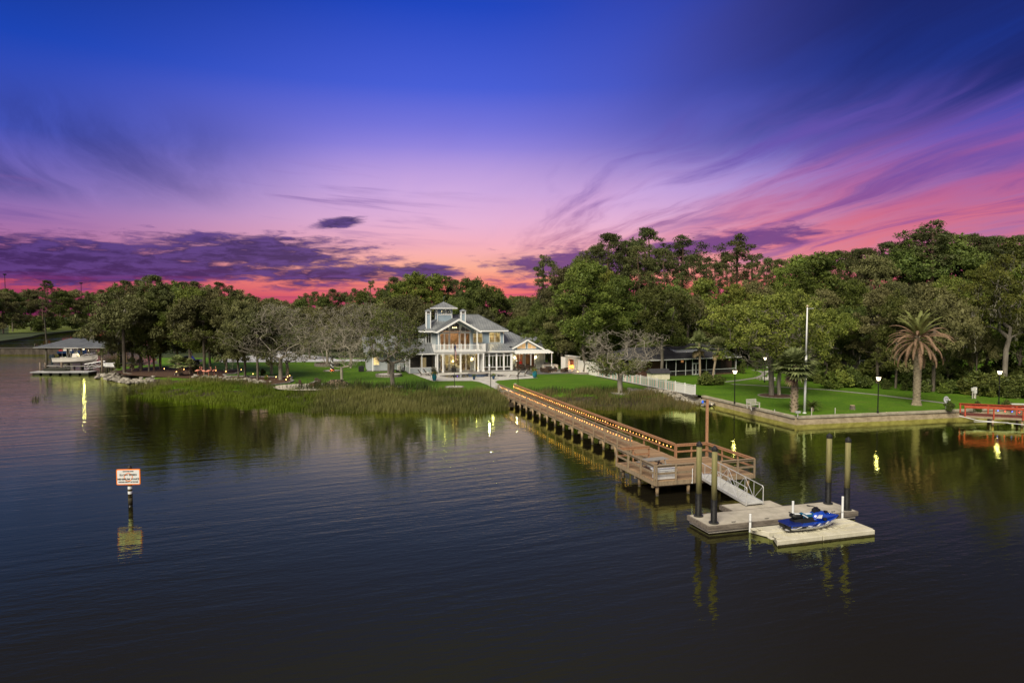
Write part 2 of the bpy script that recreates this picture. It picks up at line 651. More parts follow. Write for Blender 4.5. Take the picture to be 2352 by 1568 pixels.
bp.inputs['Distance'].default_value = 0.06
t.l.new(t.add(n3, n2), bp.inputs['Height'])
t.l.new(bp.outputs[0], b.inputs['Normal'])
mud = M('mud_bank', (0.035, 0.026, 0.016), (0.07, 0.055, 0.035), 1.2, 0.6, 0.4)
me = bpy.data.meshes.new('lawn')
me.from_pydata(V.tolist(), [], FQ.tolist())
me.materials.append(gm)
me.materials.append(mud)
me.polygons.foreach_set('material_index', (Z.ravel()[FQ].mean(1) < 0.72).astype(int))
me.polygons.foreach_set('use_smooth', [True] * len(FQ))
lawn = put('lawn', me)
structure(lawn, 'green mown lawn sloping from the white house to the marsh', 'lawn')


def sheet(name, pts, z, mat, label=None, cat=None, thick=0.0):
    m = MB()
    pts = [(p[0], p[1]) for p in pts]
    if sum(pts[i][0] * pts[(i + 1) % len(pts)][1] - pts[(i + 1) % len(pts)][0] * pts[i][1] for i in range(len(pts))) < 0:
        pts = pts[::-1]
    if thick:
        m.prism(pts, z - thick, z)
    else:
        m.poly([(p[0], p[1], z) for p in pts])
    me = m.mesh(name, mat)
    bm = bmesh.new()
    bm.from_mesh(me)
    bmesh.ops.triangulate(bm, faces=[f for f in bm.faces if len(f.verts) > 4])
    bm.to_mesh(me)
    bm.free()
    o = put(name, me)
    return structure(o, label, cat)


def smooth_loop(pts, n=6):
    out = []
    k = len(pts)
    for i in range(k):
        p0, p1, p2, p3 = (Vector(pts[(i + j - 1) % k][:2]) for j in range(4))
        for s in range(n):
            q = s / n
            out.append(0.5 * ((2 * p1) + (-p0 + p2) * q + (2 * p0 - 5 * p1 + 4 * p2 - p3) * q * q + (-p0 + 3 * p1 - 3 * p2 + p3) * q ** 3))
    return out


# neighbour's lawn behind the seawall, and all the ground further back
WALL = [Vector((24.4, 87.0)), Vector((29.25, 69.9)), Vector((51.5, 75.2)), Vector((58, 76.8)), Vector((150, 97))]
sheet('neighbour_lawn', [(23.2, 88.5)] + [tuple(p) for p in WALL] + [(420, 140), (420, 170), (10, 170), (13, 118), (14.4, 111.5), (22.9, 89)], ZR, gm,
      'neighbour lawn spreading behind the concrete seawall', 'lawn')
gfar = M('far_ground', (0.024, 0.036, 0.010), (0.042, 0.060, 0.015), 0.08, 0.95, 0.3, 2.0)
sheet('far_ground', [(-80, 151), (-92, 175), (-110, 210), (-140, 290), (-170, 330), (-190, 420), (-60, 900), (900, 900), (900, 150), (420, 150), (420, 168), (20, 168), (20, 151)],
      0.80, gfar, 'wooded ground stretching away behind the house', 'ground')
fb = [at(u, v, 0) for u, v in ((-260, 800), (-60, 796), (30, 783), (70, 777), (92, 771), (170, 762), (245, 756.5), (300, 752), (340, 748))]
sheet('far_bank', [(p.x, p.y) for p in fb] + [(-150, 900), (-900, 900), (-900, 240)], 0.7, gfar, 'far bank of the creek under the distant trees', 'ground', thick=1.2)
mead = M('meadow', (0.10, 0.14, 0.018), (0.14, 0.17, 0.03), 0.2, 0.9)
md = [at(u, v, 0.74) for u, v in ((20, 766), (90, 763), (160, 758), (245, 754), (330, 750), (330, 743), (200, 744), (20, 746))]
sheet('far_meadow', [(p.x, p.y) for p in md], 0.74, mead, 'bright green meadow beyond the creek at the far left', 'field')

# driveway, mulch bed, fire-pit gravel, path of the neighbour
conc = M('driveway_concrete', (0.42, 0.42, 0.44), (0.52, 0.52, 0.53), 0.5, 0.85, 0.2, 6)
dv = [(505, 832), (600, 831.5), (760, 830.5), (900, 829), (1000, 829), (1000, 824), (870, 824.5), (775, 825), (755, 820), (700, 815), (660, 806), (610, 806), (600, 813), (540, 822), (500, 826)]
sheet('driveway', [at(u, v, ZL) for u, v in dv], ZL + 0.012, conc, 'pale concrete driveway crossing the lawn behind the trees', 'driveway')
mulch = M('mulch', (0.055, 0.030, 0.017), (0.10, 0.055, 0.032), 3.0, 0.95, 0.6, 14)
mb_ = [(262, 852), (300, 846), (360, 842), (430, 842), (490, 846), (512, 851), (545, 850), (556, 853), (540, 859), (513, 861), (520, 865), (560, 865), (600, 866), (650, 866), (672, 867), (668, 872),
       (674, 876), (664, 880), (620, 886), (590, 889), (540, 880), (470, 871), (400, 867), (330, 864), (285, 861)]
mpts = [at(u, v, ZL) for u, v in mb_]
sheet('mulch_bed', mpts, ZL + 0.02, mulch, 'brown mulch bed under the trees on the left point', 'mulch bed')
gravel = M('pale_gravel', (0.40, 0.36, 0.28), (0.55, 0.50, 0.42), 6.0, 0.95, 0.6, 25)
c = at(720, 888, ZL)
sheet('gravel_pad', [(c.x + 5.6 * math.cos(a) * (1 + 0.05 * math.sin(3 * a)), c.y + 4.3 * math.sin(a)) for a in np.linspace(0, 2 * PI, 40)[:-1]], ZL + 0.02, gravel,
      'pale gravel pad around the fire pit chairs', 'gravel pad')
pathm = M('path_concrete', (0.20, 0.19, 0.17), (0.28, 0.27, 0.24), 1.5, 0.9, 0.3)


def strip(name, pts, w, z, mat, label=None, cat=None):
    pts = [Vector(p[:2]) for p in pts]
    l, r_ = [], []
    for i, p in enumerate(pts):
        d = (pts[min(i + 1, len(pts) - 1)] - pts[max(i - 1, 0)]).normalized()
        nrm = Vector((-d.y, d.x)) * w / 2
        l.append(p + nrm)
        r_.append(p - nrm)
    m = MB()
    for i in range(len(pts) - 1):
        m.poly([(*r_[i], z), (*r_[i + 1], z), (*l[i + 1], z), (*l[i], z)])
    return structure(put(name, m.mesh(name, mat)), label, cat)


np_ = [at(u, v, ZR) for u, v in ((1585, 862), (1605, 870), (1632, 876), (1680, 882), (1740, 885), (1800, 889), (1900, 895), (2020, 907), (2100, 917), (2190, 928))]
strip('neighbour_path', np_, 0.9, ZR + 0.014, pathm, 'thin grey path winding across the neighbour lawn', 'path')
np2 = [at(u, v, ZR) for u, v in ((1655, 878), (1700, 873), (1735, 868), (1752, 862), (1756, 857), (1745, 852), (1728, 850))]
strip('curved_path', np2, 0.8, ZR + 0.018, pathm, 'curved grey path looping by the white fountain', 'path')
strip('back_path', [at(u, v, ZR) for u, v in ((1690, 829), (1760, 830), (1840, 831))], 1.2, ZR + 0.016, pathm, 'far grey path behind the screened porch', 'path')

# ================================================================== MARSH GRASS
def blades(name, regions, label, cat, dark, light):
    allv, allf, tint = [], [], []
    off = 0
    for poly, dens, h0, h1, wd, clump in regions:
        P = np.array([tuple(at(u, v, 0.25).xy) for u, v in poly])
        lo, hi = P.min(0), P.max(0)
        area = abs(sum(P[i][0] * P[(i + 1) % len(P)][1] - P[(i + 1) % len(P)][0] * P[i][1] for i in range(len(P)))) / 2
        n = int((hi[0] - lo[0]) * (hi[1] - lo[1]) * dens)
        x, y = rng.uniform(lo[0], hi[0], n), rng.uniform(lo[1], hi[1], n)
        # ragged border and clumps
        jx, jy = x + 0.9 * np.sin(y * 1.7) + rng.normal(0, 0.5, n), y + 0.7 * np.sin(x * 1.3) + rng.normal(0, 0.4, n)
        k = inside(P, jx, jy)
        f = np.sin(x * 0.9 + 1.3 * np.sin(y * 0.7)) * np.sin(y * 1.1 + np.sin(x * 0.5) * 1.5)
        k &= rng.uniform(0, 1, n) < (0.58 + 0.42 * f) if clump else k
        x, y, f = x[k], y[k], f[k]
        n = len(x)
        z = np.maximum(ground_z(x, y), -0.15)
        h = rng.uniform(h0, h1, n) * (1 + 0.42 * f * clump)
        a = rng.uniform(0, PI, n)
        w = wd * rng.uniform(0.6, 1.3, n)
        lean = rng.normal(0, 0.16, (n, 2)) * h[:, None] + np.array([0.08, 0]) * h[:, None]
        bx, by = np.cos(a) * w / 2, np.sin(a) * w / 2
        v = np.empty((n, 5, 3))
        v[:, 0] = np.stack([x - bx, y - by, z], 1)
        v[:, 1] = np.stack([x + bx, y + by, z], 1)
        mxx, myy, mz = x + lean[:, 0] * 0.3, y + lean[:, 1] * 0.3, z + h * 0.55
        v[:, 2] = np.stack([mxx + bx * 0.8, myy + by * 0.8, mz], 1)
        v[:, 3] = np.stack([mxx - bx * 0.8, myy - by * 0.8, mz], 1)
        v[:, 4] = np.stack([x + lean[:, 0], y + lean[:, 1], z + h], 1)
        allv.append(v.reshape(-1, 3))
        base = off + np.arange(n) * 5
        for b in base.tolist():
            allf.append((b, b + 1, b + 2, b + 3))
            allf.append((b + 3, b + 2, b + 4))
        off += n * 5
        tn = np.clip(0.45 + 0.3 * f + 0.25 * np.sin(x * 0.31 + y * 0.23) + rng.normal(0, 0.24, n), 0, 1.25)
        tint.append(np.repeat(tn, 5))
    me = bpy.data.meshes.new(name)
    me.from_pydata(np.concatenate(allv).tolist(), [], allf)
    at_ = me.attributes.new('tint', 'FLOAT', 'POINT')
    at_.data.foreach_set('value', np.concatenate(tint))
    me.materials.append(leaf_material(name + '_blades', dark, light, 0.3))
    o = put(name, me)
    tag(o, label, cat, kind='stuff')
    return o


blades('bright_marsh_grass', [([(296, 905), (345, 896), (430, 894), (520, 894), (600, 901), (690, 906), (735, 922), (715, 941), (660, 940), (560, 930), (440, 920), (340, 913)], 95, 0.35, 0.65, 0.05, 1)],
       'low bright green marsh grass at the water edge on the left', 'marsh grass', (0.070, 0.115, 0.010), (0.145, 0.205, 0.020))
blades('tall_marsh_grass', [([(610, 903), (700, 909), (830, 911), (1000, 912), (1130, 911), (1160, 912), (1168, 941), (1050, 946), (900, 944), (760, 944), (700, 941), (735, 922), (690, 908)], 85, 0.5, 1.0, 0.05, 1),
                            ([(300, 880), (345, 880), (420, 884), (500, 890), (600, 898), (650, 903), (640, 906), (600, 903), (520, 896), (430, 895), (345, 893)], 75, 0.5, 1.05, 0.05, 1)],
       'tall olive brown marsh grass between lawn and water left of the pier', 'marsh grass', (0.058, 0.074, 0.018), (0.150, 0.155, 0.050))
blades('tan_marsh_grass', [([(1205, 915), (1300, 914), (1420, 915), (1520, 919), (1615, 924), (1605, 931), (1500, 938), (1400, 938), (1300, 936), (1205, 939)], 80, 0.4, 0.85, 0.05, 1)],
       'tan and green marsh grass right of the pier below the lawn', 'marsh grass', (0.056, 0.070, 0.018), (0.165, 0.145, 0.055))
blades('dark_reed_fringe', [([(1190, 908), (1300, 908), (1430, 909), (1430, 915), (1300, 916), (1200, 916)], 32, 0.4, 0.8, 0.05, 1),
                            ([(660, 901), (760, 902), (830, 901), (900, 903), (960, 904), (1000, 905), (1000, 912), (830, 912), (680, 910)], 45, 0.6, 1.35, 0.05, 1)],
       'dark green reed fringe along the lower edge of the lawn', 'reeds', (0.016, 0.028, 0.010), (0.045, 0.060, 0.018))
blades('stray_water_grass', [([(72, 913), (100, 909), (100, 914), (80, 917)], 18, 0.6, 0.95, 0.06, 0)],
       'small stray tuft of grass standing in the open water at left', 'marsh grass', (0.03, 0.04, 0.012), (0.08, 0.08, 0.03))
# ================================================================== TREES
BARK = {
    'oak': M('oak_bark', (0.085, 0.070, 0.052), (0.17, 0.145, 0.11), 3.0, 0.95, 0.6, 12, stretch=(1, 1, 0.25)),
    'grey': M('grey_bark', (0.12, 0.105, 0.082), (0.22, 0.195, 0.155), 3.0, 0.95, 0.5, 12, stretch=(1, 1, 0.25)),
    'pale': M('pale_bark', (0.24, 0.215, 0.165), (0.36, 0.325, 0.26), 3.0, 0.95, 0.4, 12, stretch=(1, 1, 0.25)),
    'pine': M('pine_bark', (0.10, 0.065, 0.042), (0.20, 0.135, 0.09), 4.0, 0.95, 0.6, 10, stretch=(1, 1, 0.3)),
    'palm': M('palm_bark', (0.22, 0.17, 0.115), (0.35, 0.28, 0.20), 5.0, 0.95, 0.5, 10, stretch=(1, 1, 3)),
}
LEAF = {
    'oak': leaf_material('oak_leaves', (0.042, 0.062, 0.013), (0.122, 0.152, 0.034)),
    'bright': leaf_material('bright_leaves', (0.060, 0.086, 0.014), (0.168, 0.198, 0.036)),
    'olive': leaf_material('olive_leaves', (0.066, 0.070, 0.024), (0.158, 0.160, 0.060)),
    'pine': leaf_material('pine_needles', (0.042, 0.056, 0.018), (0.120, 0.135, 0.044)),
    'palm': leaf_material('palm_fronds', (0.115, 0.145, 0.050), (0.28, 0.32, 0.13)),
    'dead': leaf_material('dead_fronds', (0.24, 0.165, 0.090), (0.44, 0.32, 0.185)),
    'date': leaf_material('date_fronds', (0.10, 0.11, 0.030), (0.25, 0.26, 0.085)),
    'moss': leaf_material('hanging_moss', (0.085, 0.080, 0.058), (0.17, 0.16, 0.12)),
}


class Wood:
    """joined tapering limbs; collects numpy chunks"""

    def __init__(s):
        s.mb = MB()

    def limb(s, pts, r, sides=6):
        s.mb.tube(pts, r, sides, caps=False)


def leaf_mesh(name, cen, mat, size, wid, tint, droop=None, rg=rng, core=None):
    n = len(cen)
    grow_ = np.ones(n)
    if core is not None:
        k = core[rg.integers(0, len(core), n // 9)] + rg.normal(0, 0.28, (n // 9, 3))
        cen = np.concatenate([cen, k])
        tint = np.concatenate([tint, rg.uniform(0.1, 0.7, len(k))])
        grow_ = np.concatenate([grow_, np.full(len(k), 2.4)])
        n = len(cen)
    d = rg.normal(0, 1, (n, 3))
    if droop is not None:
        d = d * 0.45 + np.array(droop)
    d /= np.linalg.norm(d, axis=1)[:, None]
    e = np.cross(d, rg.normal(0, 1, (n, 3)))
    e /= np.linalg.norm(e, axis=1)[:, None] + 1e-9
    L = (size * grow_ * rg.uniform(0.6, 1.35, n))[:, None]
    Wd = (wid * grow_ * rg.uniform(0.6, 1.3, n))[:, None]
    v = np.empty((n, 4, 3))
    v[:, 0] = cen - d * L / 2
    v[:, 1] = cen + e * Wd / 2
    v[:, 2] = cen + d * L / 2
    v[:, 3] = cen - e * Wd / 2
    me = bpy.data.meshes.new(name)
    me.from_pydata(v.reshape(-1, 3).tolist(), [], (np.arange(n)[:, None] * 4 + np.arange(4)).tolist())
    a = me.attributes.new('tint', 'FLOAT', 'POINT')
    a.data.foreach_set('value', np.repeat(np.clip(tint, 0, 1), 4))
    me.materials.append(mat)
    return me


def grow(centres, trunk, r0, rg, sag=0.12, bias=1.6, side_r=0.03, power=2.3, sides=6):
    """connect every centre to the nearest lower node; pipe-model radii"""
    nodes = [np.array(p, float) for p in trunk]
    par = [-1] + list(range(len(trunk) - 1))
    order = np.argsort(np.linalg.norm((centres - nodes[-1]) * np.array([1, 1, 0.7]), axis=1))
    NP = np.array(nodes)
    tips = []
    for i in order:
        c = centres[i]
        dv = c - NP
        dist = np.linalg.norm(dv, axis=1) + bias * np.maximum(0, -dv[:, 2] + 0.3) * 1.5
        dist[0] += 50
        k = int(np.argmin(dist))
        a = NP[k]
        L = np.linalg.norm(c - a)
        m = 3 if L > 1.2 else 2
        prev = k
        newp = []
        off = rg.normal(0, sag * L, 3)
        for j in range(1, m + 1):
            q = j / m
            p = a + (c - a) * q + off * math.sin(q * PI)
            if j == m:
                p = c
            newp.append(p)
            par.append(prev)
            prev = len(par) - 1
        NP = np.vstack([NP] + newp)
        tips.append(prev)
    n = len(par)
    w = np.zeros(n)
    for q in tips:
        w[q] += 1
    for q in range(n - 1, 0, -1):
        w[par[q]] += w[q]
    rad = np.maximum(side_r, r0 * (w / w[0]) ** (1 / power))
    kids = [[] for _ in range(n)]
    for q in range(1, n):
        kids[par[q]].append(q)
    wd = Wood()
    # trace chains
    stack = [0]
    starts = [(0, None)]
    while starts:
        s0, pr = starts.pop()
        chain = ([pr] if pr is not None else []) + [s0]
        cur = s0
        while kids[cur]:
            ks = sorted(kids[cur], key=lambda q: -w[q])
            for q in ks[1:]:
                starts.append((q, cur))
            cur = ks[0]
            chain.append(cur)
        if len(chain) > 1:
            rr = [rad[q] for q in chain]
            if pr is not None:
                rr[0] = rr[1]
            rr[-1] = min(rr[-1], side_r * 0.6)
            big = max(rr)
            wd.limb([NP[q] for q in chain], rr, sides if big > 0.08 else (4 if big > 0.04 else 3))
    return wd.mb, NP


def envelope(n, kind, H, Wd, base, rg):
    """cluster centres inside a crown outline"""
    out = []
    while len(out) < n:
        a = rg.uniform(0, 2 * PI)
        q = rg.uniform(0, 1)
        if kind == 'dome':
            prof = math.sqrt(max(0, 1 - (max(0, q - 0.28) / 0.72) ** 2)) * (0.72 + 0.28 * min(1, q / 0.28))
        elif kind == 'oval':
            prof = math.sin(PI * min(1, 0.10 + q * 0.90)) ** 0.6
        elif kind == 'cone':
            prof = (1 - q) ** 0.75 + 0.08
        elif kind == 'vase':
            prof = 0.35 + 0.65 * math.sin(PI * (0.05 + 0.75 * q)) if q < 0.95 else 0.5
        else:
            prof = 1
        lump = 1 + 0.20 * math.sin(3 * a + 5 * q) + 0.12 * math.sin(5 * a - 7 * q + 1)
        r = Wd / 2 * prof * lump * math.sqrt(rg.uniform(0.18, 1))
        out.append((r * math.cos(a), r * math.sin(a), base + (H - base) * q * (1 - 0.08 * rg.uniform())))
    return np.array(out)


def boughs(n, kind, H, Wd, base, rg, nb, spread):
    """cluster centres gathered round a few main boughs, leaving gaps between them"""
    B = envelope(nb, kind, H - spread * 0.35, Wd - spread * 0.8, base + spread * 0.25, rg)
    k = rg.integers(0, nb, n)
    sz = rg.uniform(0.65, 1.25, nb)[k]
    d = rg.normal(0, 1, (n, 3))
    d /= np.linalg.norm(d, axis=1)[:, None]
    r = (rg.uniform(0.1, 1, n) ** 0.45) * spread * sz
    P = B[k] + d * r[:, None] * np.array([1, 1, 0.62])
    P[:, 2] = np.clip(P[:, 2], base * 0.8, H)
    return P


def clump(centres, per, rad, rg, flat=0.65, tint_spread=0.22):
    k = len(centres)
    d = rg.normal(0, 1, (k, per, 3))
    d /= np.linalg.norm(d, axis=2)[:, :, None]
    rr = rg.uniform(0.25, 1, (k, per, 1)) ** 0.6
    size = rad * rg.uniform(0.65, 1.3, (k, 1, 1))
    p = centres[:, None, :] + d * rr * size * np.array([1, 1, flat])
    tn = rg.uniform(-0.05, 1.0, (k, 1)) + rg.normal(0, tint_spread, (k, per))
    return p.reshape(-1, 3), tn.reshape(-1)


PROTO = {}


def proto(name, wood_mb, bark, leaf_me, extra=None):
    PROTO[name] = (wood_mb.mesh(name + '_trunk', BARK[bark], True), leaf_me, extra)


def broad(name, seed, H, Wd, base, n, per, rad, bark, leaf, kind='dome', r0=0.35, lean=(0, 0), lsize=0.30, lw=0.19, fork=0, moss=0, flat=0.62, nb=0, spread=2.3):
    g = np.random.default_rng(seed)
    C = (boughs(n, kind, H - rad * 0.5, Wd - rad, base, g, nb, spread) if nb else envelope(n, kind, H - rad * 0.5, Wd - rad, base, g)) + np.array([lean[0], lean[1], 0])
    th = base * g.uniform(0.75, 0.95)
    tr = [(0, 0, -0.3), (lean[0] * 0.1 + g.normal(0, 0.1), lean[1] * 0.1 + g.normal(0, 0.1), th * 0.5), (lean[0] * 0.3, lean[1] * 0.3, th)]
    if fork == 0:
        tr += [(lean[0] * 0.6, lean[1] * 0.6, (th + H) / 2), (lean[0], lean[1], H * 0.82)]
    mb, NP = grow(C, tr, r0 * 0.72, g, side_r=0.018, power=2.0)
    p, tn = clump(C, per, rad, g, flat)
    leaves = leaf_mesh(name + '_crown', p, LEAF[leaf], lsize, lw, tn, rg=g, core=C)
    ex = None
    if moss:
        mc = C[g.choice(len(C), moss)] + g.normal(0, 0.4, (moss, 3))
        q = np.repeat(mc, 14, 0)
        q = q + g.normal(0, 0.16, q.shape) - np.array([0, 0, 1]) * g.uniform(0.1, 1.7, (len(q), 1))
        ex = leaf_mesh(name + '_moss', q, LEAF['moss'], 0.5, 0.10, g.uniform(0, 1, len(q)), droop=(0, 0, -1.4), rg=g)
    proto(name, mb, bark, leaves, ex)


def bare(name, seed, H, Wd, base, n, kind, r0, leafy=0.15, bark='grey', leaf='olive', rad=0.55, per=26, lean=(0, 0), lowleaf=False, sr=0.02, moss=0):
    g = np.random.default_rng(seed)
    C = envelope(n, kind, H, Wd, base, g) + np.array([lean[0], lean[1], 0])
    tr = [(0, 0, -0.3), (g.normal(0, 0.08), 0, base * 0.5), (lean[0] * 0.3, 0, base * 0.9)]
    mb, NP = grow(C, tr, r0 * 0.78, g, sag=0.16, side_r=sr * 0.5, power=1.5)
    # extra fine twigs at the tips
    tw = g.normal(0, 1, (n, 3, 3))
    for i in range(n):
        for j in range(3):
            d = tw[i, j] * np.array([1, 1, 0.7]) + np.array([0, 0, 0.5])
            d *= g.uniform(0.4, 0.95) / np.linalg.norm(d)
            mb.tube([C[i], C[i] + d * 0.5 + g.normal(0, 0.06, 3), C[i] + d], [sr * 0.6, sr * 0.5, sr * 0.3], 3, caps=False)
    if lowleaf:
        w = np.exp(-(np.hypot(C[:, 0], C[:, 1]) / (Wd * 0.2)) ** 2) * (C[:, 2] < H * 0.62)
    else:
        w = np.ones(n)
    k = max(6, int(n * leafy))
    S = C[g.choice(n, k, p=w / w.sum())]
    p, tn = clump(S, per, rad, g, 0.8)
    ex = None
    if moss:
        mc = C[g.choice(n, moss)]
        q = np.repeat(mc, 10, 0)
        q = q + g.normal(0, 0.13, q.shape) - np.array([0, 0, 1]) * g.uniform(0.1, 0.9, (len(q), 1))
        ex = leaf_mesh(name + '_moss', q, LEAF['moss'], 0.35, 0.08, g.uniform(0, 1, len(q)), droop=(0, 0, -1.4), rg=g)
    proto(name, mb, bark, leaf_mesh(name + '_crown', p, LEAF[leaf], 0.24, 0.15, tn, rg=g), ex)


def pine(name, seed, H, Wd, base, n, r0=0.28, per=110, rad=1.05, lop=0.0, leaf='pine'):
    g = np.random.default_rng(seed)
    C = []
    while len(C) < n:
        q = g.uniform(0, 1) ** 0.8
        prof = math.sin(PI * (0.16 + 0.80 * q)) ** 0.8
        a = g.uniform(0, 2 * PI)
        r = Wd / 2 * prof * g.uniform(0.35, 1.0) * (1 + lop * math.cos(a))
        C.append((r * math.cos(a), r * math.sin(a), base + (H - base) * q))
    C = np.array(C)
    bend = g.normal(0, 0.3, 2)
    tr = [(0, 0, -0.3), (bend[0] * 0.3, bend[1] * 0.3, H * 0.25), (bend[0], bend[1], H * 0.5), (bend[0], bend[1] * 0.6, H * 0.72), (bend[0] * 0.6, 0, H * 0.93)]
    mb, NP = grow(C, tr, r0 * 0.8, g, sag=0.10, bias=0.8, side_r=0.02, power=1.9)
    p, tn = clump(C, per, rad, g, 0.5)
    proto(name, mb, 'pine', leaf_mesh(name + '_crown', p, LEAF[leaf], 0.30, 0.11, tn, rg=g, core=C))


LV = dict(lsize=0.25, lw=0.15)
broad('oak_a', 1, 13, 14.5, 3.2, 210, 120, 1.05, 'oak', 'oak', r0=0.42, fork=1, nb=22, spread=2.5, **LV)
broad('oak_b', 2, 13, 12.5, 3.4, 180, 110, 1.0, 'oak', 'olive', r0=0.36, moss=16, nb=18, spread=2.3, **LV)
broad('oak_c', 3, 12, 15, 3.0, 200, 110, 1.05, 'oak', 'bright', r0=0.42, lean=(1.0, 0), fork=1, nb=20, spread=2.4, **LV)
broad('tall_a', 4, 18, 11.5, 3.4, 220, 115, 1.05, 'oak', 'bright', 'oval', r0=0.36, nb=24, spread=2.3, **LV)
broad('tall_b', 5, 18, 10.5, 3.6, 210, 115, 1.05, 'oak', 'oak', 'oval', r0=0.36, nb=22, spread=2.3, **LV)
broad('tall_c', 6, 17, 12.5, 3.2, 200, 105, 1.05, 'oak', 'olive', 'oval', r0=0.36, moss=20, nb=20, spread=2.4, **LV)
broad('cedar', 7, 14, 8.5, 1.6, 150, 110, 0.85, 'oak', 'oak', 'cone', r0=0.28, nb=20, spread=1.6, **LV)
broad('moss_oak', 8, 18, 15, 6.5, 150, 85, 1.0, 'grey', 'bright', 'dome', r0=0.46, fork=1, moss=90, lean=(0.5, 0), nb=15, spread=2.5, **LV)
broad('spread_oak', 9, 14, 18, 5.2, 190, 95, 1.0, 'grey', 'bright', 'dome', r0=0.46, fork=1, lean=(-0.8, 0), moss=18, nb=19, spread=2.5, **LV)
broad('high_oak', 10, 17, 14, 7.0, 190, 110, 1.05, 'grey', 'oak', 'dome', r0=0.40, fork=1, nb=18, spread=2.5, **LV)
pine('pine_a', 21, 25, 10.5, 13, 95, rad=1.05, per=105)
pine('pine_b', 22, 24, 8.5, 14, 62, lop=0.45, rad=1.0, per=95)
pine('pine_c', 23, 23, 11.5, 9, 130, rad=1.15, per=110)
pine('pine_thin', 24, 24, 7, 13, 40, per=80, rad=0.8, lop=0.4)
bare('bare_a', 31, 11.5, 12, 3.6, 340, 'dome', 0.34, 0.20, moss=40, bark='pale', sr=0.026)
bare('bare_b', 32, 11, 11, 3.2, 300, 'oval', 0.30, 0.10, moss=50, bark='pale', sr=0.026)
bare('bare_fan', 33, 8.8, 10.5, 2.9, 360, 'vase', 0.42, 0.20, bark='pale', leaf='oak', rad=0.75, per=50, lowleaf=True, sr=0.03)
bare('half_oak', 34, 11.6, 10, 4.0, 300, 'dome', 0.40, 0.42, rad=0.62, per=40, leaf='oak', moss=20)
bare('sapling', 35, 7.5, 7.5, 2.0, 200, 'vase', 0.22, 0.06, bark='pale', sr=0.026)


# palms -----------------------------------------------------------------
def fan_leaf(mb, base, d, ln, g, mi, fold=0.25, nseg=13, spread=2.9, tints=None):
    """fan palm leaf: stalk plus a half-round fan of narrow segments"""
    d = Vector(d).normalized()
    up = Vector((0, 0, 1))
    s = d.cross(up)
    s = s.normalized() if s.length > 1e-3 else Vector((1, 0, 0))
    nrm = s.cross(d).normalized()
    st = Vector(base) + d * ln * 0.5 - up * ln * 0.04
    mb.tube([base, st], [0.025, 0.015], 3, mi, caps=False)
    for i in range(nseg):
        a = spread * (i / (nseg - 1) - 0.5)
        sd = (d * math.cos(a) + s * math.sin(a) + nrm * 0.10).normalized()
        l2 = ln * 0.62 * (1 - 0.25 * abs(a) / spread)
        tip = st + sd * l2 - up * l2 * (0.06 + fold * g.uniform(0.2, 1.3))
        mid = st + sd * l2 * 0.55 - up * l2 * 0.05
        wv = sd.cross(nrm).normalized() * l2 * 0.095
        mb.poly([st, mid + wv, tip, mid - wv], mi)


def tint_mesh(me, g, lo=0.0, hi=1.0):
    a = me.attributes.new('tint', 'FLOAT', 'POINT')
    k = {}
    vals = np.empty(len(me.vertices))
    for p in me.polygons:
        q = g.uniform(lo, hi)
        for v in p.vertices:
            vals[v] = q
    a.data.foreach_set('value', vals)
    return me


def sabal(name, seed, H, r, fr, nl, boots, lean=(0, 0), dead=5):
    g = np.random.default_rng(seed)
    trunk = MB()
    pts = [(lean[0] * (q ** 1.5), lean[1] * q ** 1.5, H * q - (0.2 if q == 0 else 0)) for q in np.linspace(0, 1, 9)]
    trunk.tube(pts, [r * 1.15] + [r] * 7 + [r * 0.9], 10)
    if boots:
        for k in range(int(H * 16)):
            z = 0.15 + k / 16
            if z > H:
                break
            a = k * 2.4
            q = z / H
            c = Vector((lean[0] * q ** 1.5, lean[1] * q ** 1.5, z))
            o_ = Vector((math.cos(a), math.sin(a), 0))
            trunk.bar(c + o_ * r * 0.9, c + o_ * r * 1.45 + Vector((0, 0, 0.20)), 0.11, 0.04)
    top = Vector((lean[0], lean[1], H))
    cr, dd = MB(), MB()
    for i in range(nl):
        q = i / nl
        e = R(84 - 100 * q ** 0.9 + g.normal(0, 12))
        a = i * 2.39996 + g.normal(0, 0.15)
        d = (math.cos(a) * math.cos(e), math.sin(a) * math.cos(e), math.sin(e))
        fan_leaf(cr, top + Vector((0, 0, 0.15 - 0.3 * q)), d, fr * g.uniform(0.75, 1.12), g, 0)
    for i in range(dead):
        a = i * 2.4 + 1
        fan_leaf(dd, top - Vector((0, 0, 0.3)), (math.cos(a) * 0.45, math.sin(a) * 0.45, -0.95), fr * 0.8, g, 0)
    lm = tint_mesh(cr.mesh(name + '_crown', LEAF['palm']), g)
    dm = tint_mesh(dd.mesh(name + '_dead', LEAF['dead']), g) if dead else None
    PROTO[name] = (trunk.mesh(name + '_trunk', BARK['palm'], not boots), lm, dm)


